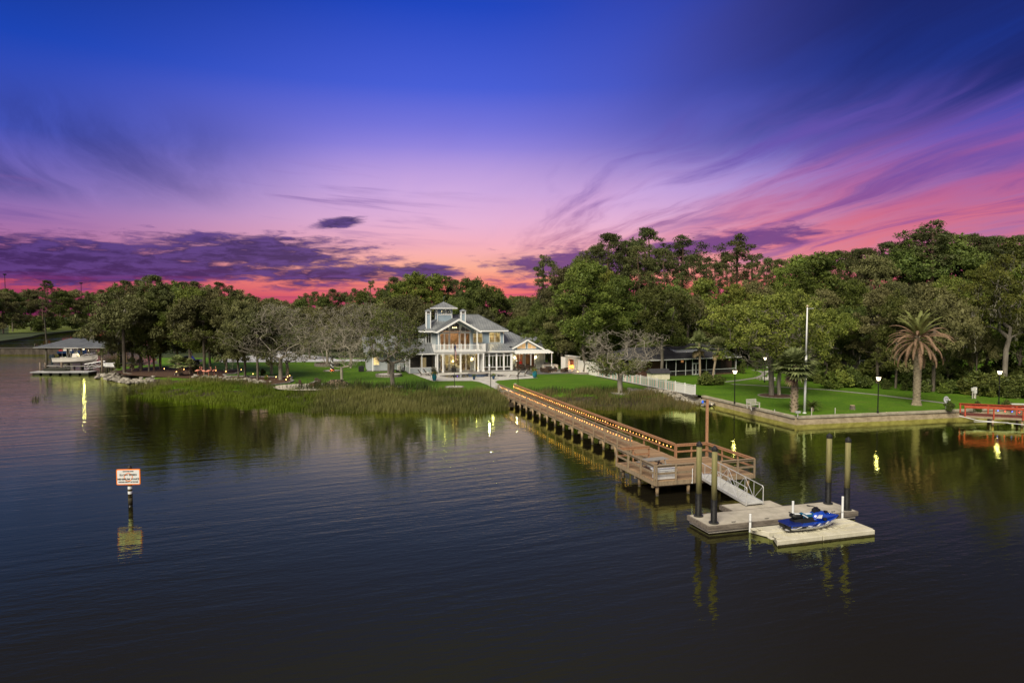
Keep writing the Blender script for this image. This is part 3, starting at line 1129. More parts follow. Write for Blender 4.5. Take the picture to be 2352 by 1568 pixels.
sabal('sabal_big', 41, 5.6, 0.32, 2.3, 84, True, dead=3)
sabal('sabal_tall', 42, 5.2, 0.17, 2.2, 34, False, lean=(-0.25, 0), dead=4)
sabal('sabal_lean', 43, 5.6, 0.18, 2.1, 30, False, lean=(0.9, 0), dead=4)
sabal('sabal_small', 44, 2.6, 0.19, 1.9, 30, True, dead=2)
sabal('sabal_house', 45, 3.9, 0.20, 2.1, 30, True, dead=16)
broad('shrub', 51, 2.6, 3.4, 0.25, 26, 110, 0.62, 'oak', 'oak', 'dome', r0=0.06, lsize=0.22, lw=0.13)
broad('shrub_bright', 52, 2.4, 3.2, 0.25, 26, 110, 0.60, 'oak', 'bright', 'dome', r0=0.06, lsize=0.22, lw=0.13)
broad('column_shrub', 53, 3.6, 1.3, 0.15, 26, 120, 0.42, 'oak', 'oak', 'oval', r0=0.05, lsize=0.16, lw=0.10)

HTS = {}
for k, (w_, l_, e_) in PROTO.items():
    HTS[k] = max(max(v.co.z for v in l_.vertices), max(v.co.z for v in w_.vertices))


def plant(p, x, y, z0, h, label, name='oak_tree', cat='tree', wide=1.0, group=None, rz=None):
    s = h / HTS[p]
    e = thing(name, label, cat, (x, y, z0), random.uniform(0, 2 * PI) if rz is None else rz, group)
    e.scale = (s * wide, s * wide, s)
    w_, l_, e_ = PROTO[p]
    a = put('trunk' if cat == 'tree' or cat == 'palm' else 'stem', w_, e)
    b = put('crown' if cat == 'tree' or cat == 'palm' else 'foliage', l_, e)
    if e_ is not None:
        put('dead_frond_skirt' if 'sabal' in p else 'hanging_moss', e_, e)['kind'] = 'stuff'
    return e


def tree(p, u, v, vtop, label, name='oak_tree', wide=1.0, z0=ZL, group=None, rz=None, cat='tree'):
    """tree whose foot is seen at (u, v) and whose top reaches row vtop"""
    g = at(u, v, z0)
    return plant(p, g.x, g.y, z0, height_at(vtop, g.y) - z0, label, name, cat, wide, group, rz)


def ftree(p, u, d, vtop, label, name='oak_tree', wide=1.0, z0=0.8, group=None, rz=None):
    """the same with the depth given"""
    return plant(p, side(u, d), d, z0, height_at(vtop, d) - z0, label, name, 'tree', wide, group, rz)


# ---- trees on the left point --------------------------------------------------
G = 'trees on the left point'
for i, q in enumerate([
    ('oak_b', 286, 856, 668, 'leftmost oak on the point, leaning over the boathouse', 0.95),
    ('tall_c', 305, 848, 650, 'slim mossy tree just right of the leaning oak by the boathouse', 0.9),
    ('oak_a', 324, 851, 672, 'dark oak over the palms at the left end of the mulch bed', 0.85),
    ('tall_b', 342, 853, 656, 'thin trunked tree left of the reddish pine on the point', 0.85),
    ('pine_c', 354, 852, 629, 'tallest tree on the left point, a pine with a reddish trunk', 1.05),
    ('tall_b', 369, 849, 640, 'dark tree close behind the reddish pine on the point', 0.95),
    ('tall_b', 408, 843, 645, 'dark tree at the back of the point near the parked truck', 1.0),
    ('tall_a', 437, 857, 652, 'green tree above the second palm on the point', 0.9),
    ('oak_b', 470, 860, 672, 'grey trunked oak right behind the flamingos', 0.85),
    ('tall_c', 482, 850, 655, 'mossy tree behind the flamingos at the lawn edge', 0.9),
    ('oak_a', 520, 856, 676, 'broad oak with a low crown beside the curved brick edging', 0.75),
    ('tall_c', 547, 869, 684, 'first of three close slim trunks near the front of the mulch bed', 0.75),
    ('oak_b', 563, 866, 692, 'third of three close slim trunks near the front of the mulch bed', 0.8),
    ('oak_b', 592, 872, 706, 'crooked reddish trunk leaning left at the front of the mulch bed', 0.75),
    ('bare_a', 624, 860, 690, 'dark straight trunk with thin branches left of the big bare oak', 0.9),
    ('bare_a', 645, 872, 694, 'big bare grey oak in the middle of the left lawn edge', 1.35),
    ('bare_b', 659, 866, 735, 'bare tree leaning right with a long low branch over the lawn', 1.25),
]):
    tree(q[0], q[1], q[2], q[3], q[4], 'pine_tree' if 'pine' in q[0] else ('bare_tree' if 'bare' in q[0] else 'oak_tree'), q[5], group=G)
for u, v, vt, lb, w in ((303, 852, 818, 'small palm at the left end of the mulch bed', 0.9), (322, 850, 822, 'small palm second from the boathouse', 0.9),
                        (410, 863, 812, 'fan palm lit by a garden light at the reed edge', 1.25), (436, 858, 820, 'palm with a pale patterned trunk left of the flamingos', 0.9)):
    tree('sabal_small', u, v, vt, lb, 'palm_tree', w, cat='palm', group='palms on the left point')
for u, v, vt, lb, p in ((450, 857, 836, 'round dark shrub left of the flamingos', 'shrub'), (604, 862, 845, 'round dark green shrub behind the crooked trunk', 'shrub'),
                        (612, 872, 860, 'low spiky palm shrub in the mulch bed', 'shrub_bright'), (270, 846, 826, 'ragged shrub on the bank beside the boathouse walkway', 'shrub')):
    tree(p, u, v, vt, lb, 'shrub', 0.75, cat='shrub')

# ---- trees on the main lawn ----------------------------------------------------
tree('sapling', 785, 874, 742, 'thin bare tree beside the log pile on the lawn', 'bare_tree', 1.15)
tree('half_oak', 902, 890, 702, 'half bare oak standing in a stone ring in front of the house', 'oak_tree', 1.05, rz=0.4)
tree('half_oak', 893, 864, 700, 'half bare oak behind in a raised brick ring planter', 'oak_tree', 0.85, rz=2.2)
tree('bare_b', 752, 840, 700, 'bare tree in the round planter beside the driveway', 'bare_tree', 1.0)
tree('bare_a', 806, 845, 690, 'bare tree left of the garden shed wing', 'bare_tree', 0.8)
tree('bare_b', 842, 842, 690, 'bare tree with a lit foot near the house air conditioner', 'bare_tree', 0.85)
tree('oak_b', 858, 838, 690, 'dark trunked oak by the left wing of the house', 'oak_tree', 0.8)
tree('oak_b', 711, 824, 700, 'oak with an orange lit trunk beyond the driveway', 'oak_tree', 0.9)
tree('bare_fan', 1425, 903, 752, 'bare fan shaped tree lit from below beside the white fence', 'bare_tree', 1.15, rz=0.7)
tree('tall_a', 1340, 857, 592, 'big leafy tree beside the outdoor fireplace', 'leafy_tree', 1.05)
tree('sabal_house', 967, 851, 786, 'palm with a shaggy skirt against the screened porch', 'palm_tree', 1.1, cat='palm')

# ---- neighbour's garden ---------------------------------------------------------
tree('high_oak', 1519, 868, 640, 'oak with a stout forked trunk beside the small shed', 'oak_tree', 0.95, ZR, rz=1.0)
tree('sabal_tall', 1608, 866, 752, 'straight palm in front of the screened porch doors', 'palm_tree', 1.0, ZR, cat='palm', rz=0.2)
tree('sabal_lean', 1637, 874, 768, 'palm leaning right in front of the screened porch', 'palm_tree', 1.0, ZR, cat='palm', rz=0.0)
tree('spread_oak', 1772, 908, 660, 'spreading oak in a mulch ring behind the big palm', 'oak_tree', 1.05, ZR, rz=0.3)
tree('bare_b', 1790, 907, 700, 'bare limbed trunk twin to the spreading oak in the mulch ring', 'bare_tree', 1.0, ZR)
tree('sabal_big', 1824, 946, 793, 'stout palm with a criss cross trunk next to the white flagpole', 'palm_tree', 1.15, ZR, cat='palm')
tree('moss_oak', 2306, 896, 578, 'tall moss hung oak at the right edge above the red dock', 'oak_tree', 0.95, ZR, rz=0.5)
tree('tall_c', 2014, 880, 655, 'leaning slim trunk left of the date palm with a cut stump', 'oak_tree', 0.9, ZR)
tree('tall_b', 2057, 891, 660, 'slim pale trunk directly left of the date palm', 'oak_tree', 0.85, ZR)
tree('oak_b', 2143, 899, 668, 'forked trunk just right of the date palm', 'oak_tree', 0.85, ZR)
tree('sabal_small', 2132, 899, 868, 'short stubby palm against the forked trunk', 'palm_tree', 0.8, ZR, cat='palm')
tree('oak_c', 1900, 872, 690, 'leafy tree behind the round bushes of the neighbour lawn', 'oak_tree', 0.8, ZR)
tree('cedar', 1955, 868, 700, 'dark dense tree between bushes and leaning trunk', 'oak_tree', 0.9, ZR)
tree('oak_a', 1740, 846, 806, 'small dark tree on the far lawn left of the fountain', 'small_tree', 1.0, ZR)
BSH = [('shrub_bright', 1905, 892, 850), ('shrub_bright', 1935, 889, 846), ('shrub', 1965, 889, 852), ('shrub', 1990, 892, 860), ('shrub', 2035, 893, 868), ('shrub', 2085, 896, 865), ('shrub_bright', 2108, 899, 878),
       ('shrub', 2122, 900, 872), ('shrub_bright', 2168, 903, 878), ('shrub', 2185, 903, 868), ('shrub', 2215, 905, 860), ('shrub_bright', 2222, 906, 880), ('shrub', 2262, 909, 852), ('shrub_bright', 2270, 911, 884),
       ('shrub', 2330, 912, 850), ('shrub', 2348, 914, 862), ('shrub', 2318, 913, 868), ('shrub', 2385, 912, 850), ('shrub', 1880, 880, 856), ('shrub', 2240, 905, 846), ('shrub', 2290, 906, 846), ('shrub', 2150, 896, 852)]
BSH.sort(key=lambda q: q[1])
for i, (p, u, v, vt) in enumerate(BSH):
    tree(p, u, v, vt, '%s bush from the left in the hedge behind the date palm' % ORD[i], 'bush', 1.0, ZR, 'bushes along the back of the neighbour lawn', cat='bush')
tree('shrub', 1622, 887, 850, 'big palmetto bush beside the end of the white fence', 'palmetto_bush', 1.05, ZR, cat='bush')
tree('shrub', 1650, 886, 858, 'lower palmetto bush under the leaning palm', 'palmetto_bush', 1.0, ZR, cat='bush')
tree('shrub', 2181, 943, 918, 'clipped round bush beside the satellite dish', 'round_bush', 0.8, ZR, cat='bush')
tree('shrub', 2245, 945, 918, 'clipped round bush behind the red dock rail', 'round_bush', 0.8, ZR, cat='bush')
tree('shrub', 2312, 937, 915, 'clipped round bush beside the concrete bench', 'round_bush', 0.9, ZR, cat='bush')
tree('column_shrub', 1707, 858, 824, 'clipped column shaped shrub at the porch corner', 'column_shrub', 1.0, ZR, cat='shrub')
tree('shrub', 1697, 856, 838, 'round dark shrub beside the porch corner', 'shrub', 0.6, ZR, cat='shrub')

# ---- wood behind: left, middle, right ---------------------------------------------
def wood(rows, fmt, group, pines_fmt=None):
    rows = sorted(rows, key=lambda q: q[0])
    na = nb = 0
    for q in rows:
        u, d, vt, p = q[:4]
        w = q[4] if len(q) > 4 else 1.0
        if 'pine' in p:
            lb, nm = pines_fmt % ORD[na], 'pine_tree'
            na += 1
        else:
            lb, nm = fmt % ORD[nb], 'bare_tree' if 'bare' in p else 'oak_tree'
            nb += 1
        ftree(p, u, d, vt, lb, nm, w, group=group + (' (pines)' if 'pine' in p else ''))


wood([(-30, 300, 655, 'tall_b', 1.1), (8, 310, 668, 'tall_c', 1.2), (30, 330, 664, 'tall_b', 1.1), (72, 350, 662, 'tall_c', 1.2), (112, 380, 642, 'pine_c', 0.9), (100, 330, 668, 'pine_thin', 1), (140, 400, 660, 'tall_b', 1.3),
      (175, 410, 663, 'tall_c', 1.2), (205, 420, 668, 'pine_b', 1.2), (235, 430, 664, 'pine_c', 1.1), (255, 420, 662, 'tall_b', 1.2), (60, 430, 664, 'tall_b', 1.4), (160, 440, 668, 'tall_a', 1.3), (215, 440, 670, 'tall_b', 1.4),
      (90, 385, 735, 'oak_c', 1.0), (130, 390, 738, 'oak_b', 1.0), (152, 395, 742, 'bare_a', 1.0), (40, 345, 738, 'oak_b', 1.1), (0, 300, 740, 'oak_b', 1.2), (20, 420, 662, 'tall_a', 1.3), (280, 430, 664, 'tall_b', 1.3), (310, 420, 660, 'tall_c', 1.2)],
     '%s broad tree from the left in the far wood across the creek', 'trees across the creek', '%s pine from the left in the far wood across the creek')
wood([(270, 200, 648, 'tall_b', 1.1), (290, 210, 642, 'pine_c', 1.0), (322, 215, 640, 'pine_a', 1.0), (400, 210, 642, 'tall_b', 1.0), (425, 200, 645, 'pine_c', 1.0), (450, 215, 643, 'pine_a', 1.1), (478, 190, 652, 'tall_b', 1.1),
      (505, 220, 646, 'pine_c', 1.0), (530, 200, 654, 'pine_b', 1.1), (545, 230, 662, 'tall_c', 1.1), (575, 230, 672, 'tall_b', 1.1), (600, 210, 680, 'oak_b', 1.1), (630, 240, 682, 'tall_a', 1.1), (655, 220, 688, 'tall_c', 1.1), (690, 230, 678, 'tall_b', 1.0),
      (705, 260, 672, 'pine_b', 1.1), (725, 250, 668, 'pine_c', 0.9), (745, 240, 672, 'tall_b', 1.0), (765, 255, 662, 'pine_c', 0.9), (795, 260, 668, 'tall_c', 1.1), (815, 250, 660, 'pine_a', 0.9), (838, 240, 660, 'tall_b', 1.0),
      (852, 230, 642, 'pine_thin', 0.8), (872, 250, 660, 'pine_b', 1.0), (890, 240, 656, 'tall_b', 1.0), (680, 200, 700, 'oak_b', 1.2), (720, 195, 704, 'tall_c', 1.2), (760, 190, 700, 'oak_b', 1.1), (800, 200, 694, 'tall_c', 1.2), (840, 190, 690, 'tall_b', 1.1),
      (872, 180, 692, 'oak_b', 1.1), (560, 190, 690, 'tall_c', 1.1), (615, 185, 705, 'oak_b', 1.1), (905, 180, 634, 'pine_c', 0.85), (930, 172, 640, 'tall_a', 0.95), (962, 170, 622, 'tall_a', 1.0), (1000, 172, 626, 'tall_a', 0.9), (1030, 175, 634, 'pine_b', 1.0), (1045, 190, 640, 'pine_c', 0.8), (1064, 190, 658, 'tall_b', 1.0),
      (1088, 168, 632, 'cedar', 0.9), (1118, 160, 650, 'oak_a', 0.75), (1145, 168, 662, 'tall_b', 0.9), (940, 158, 672, 'oak_b', 1.0), (985, 155, 690, 'oak_b', 0.9), (1050, 158, 678, 'oak_a', 0.8), (700, 175, 735, 'oak_a', 0.9), (830, 170, 725, 'oak_b', 0.9),
      (540, 175, 745, 'oak_a', 1.0), (470, 170, 740, 'oak_b', 1.0), (400, 170, 740, 'oak_a', 1.0), (620, 215, 735, 'oak_b', 1.0), (780, 180, 742, 'oak_a', 0.9), (1095, 150, 700, 'oak_b', 0.8), (1190, 220, 676, 'oak_a', 1.2), (1215, 200, 680, 'oak_b', 1.2)],
     '%s broad tree from the left in the wood behind the white house', 'trees behind the house', '%s pine from the left in the wood behind the white house')
wood([(1182, 165, 706, 'oak_b', 0.9), (1205, 150, 722, 'oak_a', 0.8), (1235, 148, 690, 'tall_b', 0.9), (1248, 165, 584, 'pine_b', 1.0), (1270, 150, 640, 'tall_b', 0.9), (1300, 140, 606, 'tall_c', 0.8), (1318, 160, 600, 'pine_thin', 1.0), (1345, 150, 572, 'pine_b', 0.9),
      (1398, 152, 533, 'pine_c', 1.05), (1365, 165, 560, 'pine_a', 0.9), (1440, 160, 548, 'pine_a', 1.0), (1485, 165, 518, 'pine_a', 1.05), (1462, 150, 560, 'pine_c', 1.0), (1520, 150, 566, 'pine_c', 1.0), (1566, 158, 537, 'pine_b', 1.15), (1590, 150, 580, 'pine_c', 0.9),
      (1620, 170, 585, 'pine_thin', 1.1), (1640, 160, 600, 'pine_thin', 1.0), (1690, 150, 535, 'pine_b', 1.1), (1665, 165, 575, 'pine_a', 0.8), (1725, 165, 580, 'pine_thin', 1.2), (1762, 175, 588, 'pine_a', 0.9), (1790, 170, 592, 'pine_c', 0.8),
      (1260, 128, 700, 'oak_a', 0.7), (1290, 125, 668, 'tall_c', 0.8), (1420, 125, 628, 'tall_a', 0.9), (1385, 130, 612, 'tall_a', 0.9), (1465, 128, 660, 'oak_c', 0.9), (1500, 122, 690, 'oak_a', 0.8), (1550, 130, 640, 'tall_b', 0.95), (1580, 125, 668, 'oak_b', 0.85),
      (1610, 135, 636, 'tall_a', 0.9), (1650, 130, 655, 'oak_c', 0.9), (1690, 128, 650, 'tall_a', 0.9), (1730, 130, 640, 'tall_c', 0.95), (1830, 150, 582, 'tall_a', 0.95), (1880, 140, 575, 'tall_a', 1.05), (1925, 155, 572, 'pine_c', 1.0), (1860, 165, 585, 'pine_a', 0.9),
      (1800, 135, 640, 'oak_c', 0.9), (1900, 120, 660, 'tall_c', 0.95), (1960, 160, 568, 'pine_a', 1.0), (1985, 150, 566, 'pine_c', 1.0), (2010, 140, 580, 'tall_c', 1.0), (2040, 150, 552, 'pine_c', 1.1), (2080, 145, 545, 'tall_b', 1.1), (2110, 150, 530, 'pine_c', 1.0),
      (2135, 142, 503, 'pine_b', 1.3), (2165, 150, 530, 'pine_c', 1.0), (2195, 145, 534, 'tall_b', 1.1), (2220, 155, 532, 'pine_a', 1.0), (2250, 145, 540, 'pine_c', 1.1), (2280, 150, 538, 'pine_c', 1.0), (2310, 145, 540, 'tall_b', 1.1), (2340, 150, 536, 'pine_c', 1.0),
      (2370, 148, 540, 'pine_a', 1.0), (2410, 140, 560, 'tall_b', 1.1), (1960, 118, 640, 'tall_a', 0.9), (2000, 118, 660, 'oak_c', 0.85), (2045, 115, 640, 'tall_c', 0.9), (2090, 112, 650, 'tall_c', 0.9), (2140, 112, 640, 'oak_b', 0.9), (2180, 110, 630, 'tall_a', 0.9),
      (2230, 108, 640, 'oak_c', 0.85), (2270, 112, 600, 'tall_a', 0.9), (2345, 105, 600, 'tall_a', 0.95), (2390, 105, 620, 'oak_b', 0.9), (2450, 110, 600, 'tall_b', 1.0), (2360, 95, 700, 'oak_b', 0.7), (2100, 100, 745, 'oak_b', 0.6), (2180, 102, 740, 'oak_a', 0.6), (2245, 98, 735, 'oak_b', 0.6),
      (1930, 112, 740, 'oak_b', 0.6), (1480, 132, 740, 'oak_a', 0.7), (1640, 150, 735, 'oak_a', 0.8), (1850, 125, 715, 'oak_a', 0.7), (1750, 150, 720, 'oak_b', 0.8), (1560, 150, 720, 'oak_a', 0.8), (1380, 140, 730, 'oak_a', 0.8)],
     '%s broad tree from the left in the wood behind the right-hand lawns', 'trees of the right-hand wood', '%s pine from the left in the wood behind the right-hand lawns')

UND = [(u, d, p) for u, d, p in zip(range(1185, 2440, 34), [150, 138, 146, 134, 142] * 8, ['shrub', 'shrub', 'shrub_bright'] * 14)]
UND += [(u, d, 'shrub') for u, d in zip(range(400, 900, 42), [178, 186, 172] * 5)] + [(u, d, 'shrub') for u, d in zip(range(1870, 2440, 44), [104, 108, 100] * 6)]
UND += [(u, d, 'shrub') for u, d in zip(range(-40, 330, 26), [330, 352, 384, 372, 410] * 4)]
UND.sort()
ORD += ['fiftieth'] + ['fifty-' + o for o in ORD[:9]] + ['sixtieth'] + ['sixty-' + o for o in ORD[:9]] + ['seventieth'] + ['seventy-' + o for o in ORD[:9]] + ['eightieth'] + ['eighty-' + o for o in ORD[:9]] + ['ninetieth'] + ['ninety-' + o for o in ORD[:9]]
for i, (u, d, p) in enumerate(UND):
    tall = 3.6 if d < 112 else (5.5 if d < 160 else (4.5 if d < 300 else 9.0))
    plant(p, side(u, d), d, 0.8, tall * random.uniform(0.8, 1.25), 'dark undergrowth bush in the shade of the woods, %s from the left' % ORD[i], 'bush', 'bush', 0.9, 'undergrowth bushes in the woods')
# ================================================================== PIER
THP = R(16.5)
FL = Vector((9.15, 43.0, 0))
plankm = M('deck_planks', (0.23, 0.145, 0.080), (0.35, 0.235, 0.135), 5.0, 0.85, 0.4, 30, stretch=(1, 6, 1), vary=0.28)
railr = M('red_brown_rail', (0.27, 0.135, 0.070), (0.37, 0.20, 0.105), 4.0, 0.75, 0.3, 20, stretch=(3, 3, 1), vary=0.12)
railg = M('weathered_rail', (0.22, 0.165, 0.105), (0.31, 0.24, 0.155), 4.0, 0.8, 0.3, 20, stretch=(3, 3, 1), vary=0.14)
pilem = M('pier_pile', (0.30, 0.21, 0.115), (0.42, 0.31, 0.18), 3.0, 0.85, 0.4, 12, stretch=(2, 2, 0.3), vary=0.2)
wetm = M('wet_pile', (0.030, 0.024, 0.016), (0.055, 0.045, 0.03), 4.0, 0.4, 0.3, 12)
ZD = 1.0
PW0, PW1, PEND = 2.82, 4.72, 47.6
pier = thing('wooden_pier', 'long brown wooden pier with railings from the lawn out to a square platform', 'pier', FL, THP)
pl_w = MB().box(PW0 - 0.08, PW1 + 0.08, -0.071, 0.071, -0.045, 0).mesh('plank', plankm)
pl_p = MB().box(-0.05, 7.25, -0.071, 0.071, -0.045, 0).mesh('plank', plankm)
y = 0.03
while y < 5.6:
    p = put('plank', pl_p, pier, (random.uniform(-0.015, 0.015), y, ZD + random.uniform(-0.004, 0.004)))
    y += 0.16
while y < PEND:
    p = put('plank', pl_w, pier, (random.uniform(-0.02, 0.02), y, ZD + random.uniform(-0.004, 0.004)))
    y += 0.16
for x in (PW0, PW1):
    MB().box(x - 0.03, x + 0.03, 5.5, PEND, ZD - 0.27, ZD - 0.05).build('stringer', railg, pier)
MB().box(3.7, 3.8, 5.5, PEND, ZD - 0.25, ZD - 0.05).build('stringer', railg, pier)
for (x0, x1, y0, y1) in ((0, 7.2, -0.05, 0.0), (0, 7.2, 5.52, 5.57), (-0.06, -0.01, -0.05, 5.57), (7.21, 7.26, -0.05, 5.57)):
    MB().box(x0, x1, y0, y1, ZD - 0.30, ZD - 0.02).build('fascia_board', railg, pier)
pile_me = MB().tube([(0, 0, -1.5), (0, 0, 0.07)], 0.115, 10).tube([(0, 0, 0.07), (0, 0, ZD - 0.28)], 0.115, 10, 1).mesh('pile', [wetm, pilem], True)
cap_me = MB().box(PW0 - 0.25, PW1 + 0.25, -0.07, 0.07, ZD - 0.5, ZD - 0.27).mesh('cross_beam', railg)
y = 7.3
k = 0
while y < 44.5:
    for x in (PW0 + 0.08, PW1 - 0.08):
        put('pile', pile_me, pier, (x, y, 0))
    put('cross_beam', cap_me, pier, (0, y + 0.14, 0))
    y += 2.4
for x in (0.25, 2.5, 4.8, 7.0):
    for y in (0.25, 2.7, 5.2):
        put('pile', pile_me, pier, (x, y, 0))
for y in (0.42, 2.87, 5.02):
    MB().box(-0.05, 7.25, y - 0.05, y + 0.05, ZD - 0.5, ZD - 0.28).build('cross_beam', railg, pier)


def rail_run(a, b, n, mat, posts=True, lo=0.27, outside=(0, 0), top_w=0.15, mid=True):
    a, b = Vector(a), Vector(b)
    d = b - a
    for i in range(n + 1):
        if posts and (i not in (posts if isinstance(posts, tuple) else ())):
            p = a + d * (i / n)
            MB().box(-0.045, 0.045, -0.045, 0.045, ZD - lo, ZD + 1.0).build('rail_post', mat, pier, (p.x + outside[0], p.y + outside[1], 0), math.atan2(d.y, d.x))
    MB().bar((a.x, a.y, ZD + 1.022), (b.x, b.y, ZD + 1.022), top_w, 0.04).build('top_rail', mat, pier)
    ou = Vector((outside[0], outside[1], 0)) * 0.0
    MB().bar((a.x + outside[0] * -0.6, a.y + outside[1] * -0.6, ZD + 0.92), (b.x + outside[0] * -0.6, b.y + outside[1] * -0.6, ZD + 0.92), 0.035, 0.13).build('side_rail', mat, pier)
    if mid:
        MB().bar((a.x + outside[0] * -0.6, a.y + outside[1] * -0.6, ZD + 0.48), (b.x + outside[0] * -0.6, b.y + outside[1] * -0.6, ZD + 0.48), 0.035, 0.13).build('middle_rail', mat, pier)


rail_run((PW0 - 0.05, 9.0), (PW0 - 0.05, PEND), 16, railg, outside=(-0.06, 0))
rail_run((PW1 + 0.05, 6.0), (PW1 + 0.05, PEND), 17, railr, outside=(0.06, 0))
rail_run((-0.05, 0.0), (-0.05, 5.6), 3, railg, outside=(-0.05, 0))
rail_run((0.0, 5.62), (2.5, 5.62), 2, railr, outside=(0, 0.05))
rail_run((0.0, -0.06), (2.75, -0.06), 2, railg, outside=(0, -0.05))
rail_run((4.7, -0.06), (7.25, -0.06), 2, railg, outside=(0, -0.05))
rail_run((7.28, 0.0), (7.28, 5.6), 3, railr, outside=(0.05, 0))
rail_run((PW1 + 0.05, 5.66), (7.28, 5.66), 2, railr, outside=(0, 0.05))

# string lights
bulbm = M('amber_bulb', (1.0, 0.62, 0.25), emit=(1.0, 0.42, 0.09), estr=4.0)
bulbd = M('dim_amber_bulb', (1.0, 0.55, 0.2), emit=(1.0, 0.34, 0.06), estr=2.2)
wirem = M('black_wire', (0.02, 0.02, 0.02), rough=0.6)
bulb_me = MB().lathe([(0.012, 0.05), (0.032, 0.01), (0.037, -0.03), (0.016, -0.065)], 8).mesh('bulb', bulbm, True)
bulb_me2 = bulb_me.copy()
bulb_me2.materials[0] = bulbd
for x, y0, lb in ((PW0 + 0.07, 9.2, 'string of amber bulbs under the left rail of the pier'), (PW1 - 0.07, 6.3, 'string of amber bulbs under the right rail of the pier')):
    st = thing('string_lights', lb, 'string lights', FL, THP, 'strings of lights on the pier')
    pts = []
    y = y0
    while y < PEND - 0.1:
        z = ZD + 0.80 - 0.05 * abs(math.sin((y - y0) * PI / 2.4))
        pts.append((x, y, z))
        put('bulb', random.choice((bulb_me, bulb_me2)), st, (x, y, z - 0.06))
        y += 0.56
    MB().tube(pts, 0.008, 3).build('cable', wirem, st)


def pier_pt(x, y, z=0.0):
    c, s = math.cos(THP), math.sin(THP)
    return Vector((FL.x + x * c - y * s, FL.y + x * s + y * c, z))


# things on the platform
whitep = M('white_plastic', (0.78, 0.79, 0.78), (0.72, 0.73, 0.72), 3, 0.45, spec=0.4)
bx_ = thing('dock_box', 'white plastic dock box in the front corner of the pier platform', 'dock box', pier_pt(0.85, 0.5, ZD), THP)
MB().quadbox([(-0.66, -0.30, 0.03), (0.66, -0.30, 0.03), (0.66, 0.30, 0.03), (-0.66, 0.30, 0.03), (-0.71, -0.34, 0.60), (0.71, -0.34, 0.60), (0.71, 0.34, 0.60), (-0.71, 0.34, 0.60)]).build('body', whitep, bx_, bevel=0.03)
MB().quadbox([(-0.78, -0.40, 0.604), (0.78, -0.40, 0.604), (0.78, 0.40, 0.604), (-0.78, 0.40, 0.604), (-0.74, -0.36, 0.74), (0.74, -0.36, 0.74), (0.74, 0.36, 0.74), (-0.74, 0.36, 0.74)]).build('lid', whitep, bx_, bevel=0.03)
MB().box(-0.12, 0.12, -0.375, -0.335, 0.42, 0.55).build('latch', M('grey_plastic', (0.35, 0.36, 0.37)), bx_)
grw = M('grey_weathered_wood', (0.20, 0.19, 0.175), (0.30, 0.285, 0.26), 5, 0.9, 0.3, 20, stretch=(1, 6, 1))
pt = thing('picnic_table', 'grey weathered picnic table on the pier platform', 'picnic table', pier_pt(1.45, 2.9, ZD), THP + R(6))
for i in range(5):
    MB().box(-0.95, 0.95, -0.36 + i * 0.15, -0.225 + i * 0.15, 0.71, 0.75).build('table_plank', grw, pt)
for s_ in (-1, 1):
    for j in range(2):
        MB().box(-0.95, 0.95, s_ * 0.72 - 0.14 + j * 0.145, s_ * 0.72 - 0.005 + j * 0.145, 0.42, 0.455).build('bench_plank', grw, pt)
    MB().box(s_ * 0.62 - 0.02, s_ * 0.62 + 0.02, -0.85, 0.85, 0.33, 0.418).build('bench_support', grw, pt)
    MB().bar((s_ * 0.66, -0.25, 0.70), (s_ * 0.66, -0.62, 0.0), 0.04, 0.09).build('leg', grw, pt)
    MB().bar((s_ * 0.66, 0.25, 0.70), (s_ * 0.66, 0.62, 0.0), 0.04, 0.09).build('leg', grw, pt)
tp = thing('light_pole', 'tall slim brown pole with a small blue lamp at the platform corner', 'pole', pier_pt(7.40, 5.85, 0))
MB().box(-0.09, 0.09, -0.09, 0.09, -1.2, 5.2).build('pole', railr, tp)
MB().box(-0.32, -0.091, -0.05, 0.05, 5.0, 5.12).lathe([(0.05, 4.93), (0.09, 5.02), (0.05, 5.14)], 8, 1, (-0.34, 0)).build('lamp_head', [M('dark_metal', (0.03, 0.03, 0.035), metal=0.5, rough=0.4), M('blue_lamp', (0.02, 0.08, 0.5), emit=(0.05, 0.2, 1.0), estr=0.6)], tp)
for zz in (1.6, 2.2, 2.8, 3.4, 4.0):
    MB().box(0.091, 0.105, -0.04, 0.04, zz, zz + 0.03).build('conduit_clip', whitep, tp)
MB().tube([(0.098, -0.03, ZD), (0.098, -0.03, 4.9)], 0.012, 5).build('conduit', whitep, tp)
pv = thing('white_pipe', 'short white pipe standing at the front edge of the pier platform', 'pipe', pier_pt(2.55, -0.16, 0))
MB().tube([(0, 0, 0.75), (0, 0, 1.70)], 0.022, 8).tube([(-0.06, 0, 0.80), (0, 0, 0.72)], 0.022, 6).build('pipe', whitep, pv)

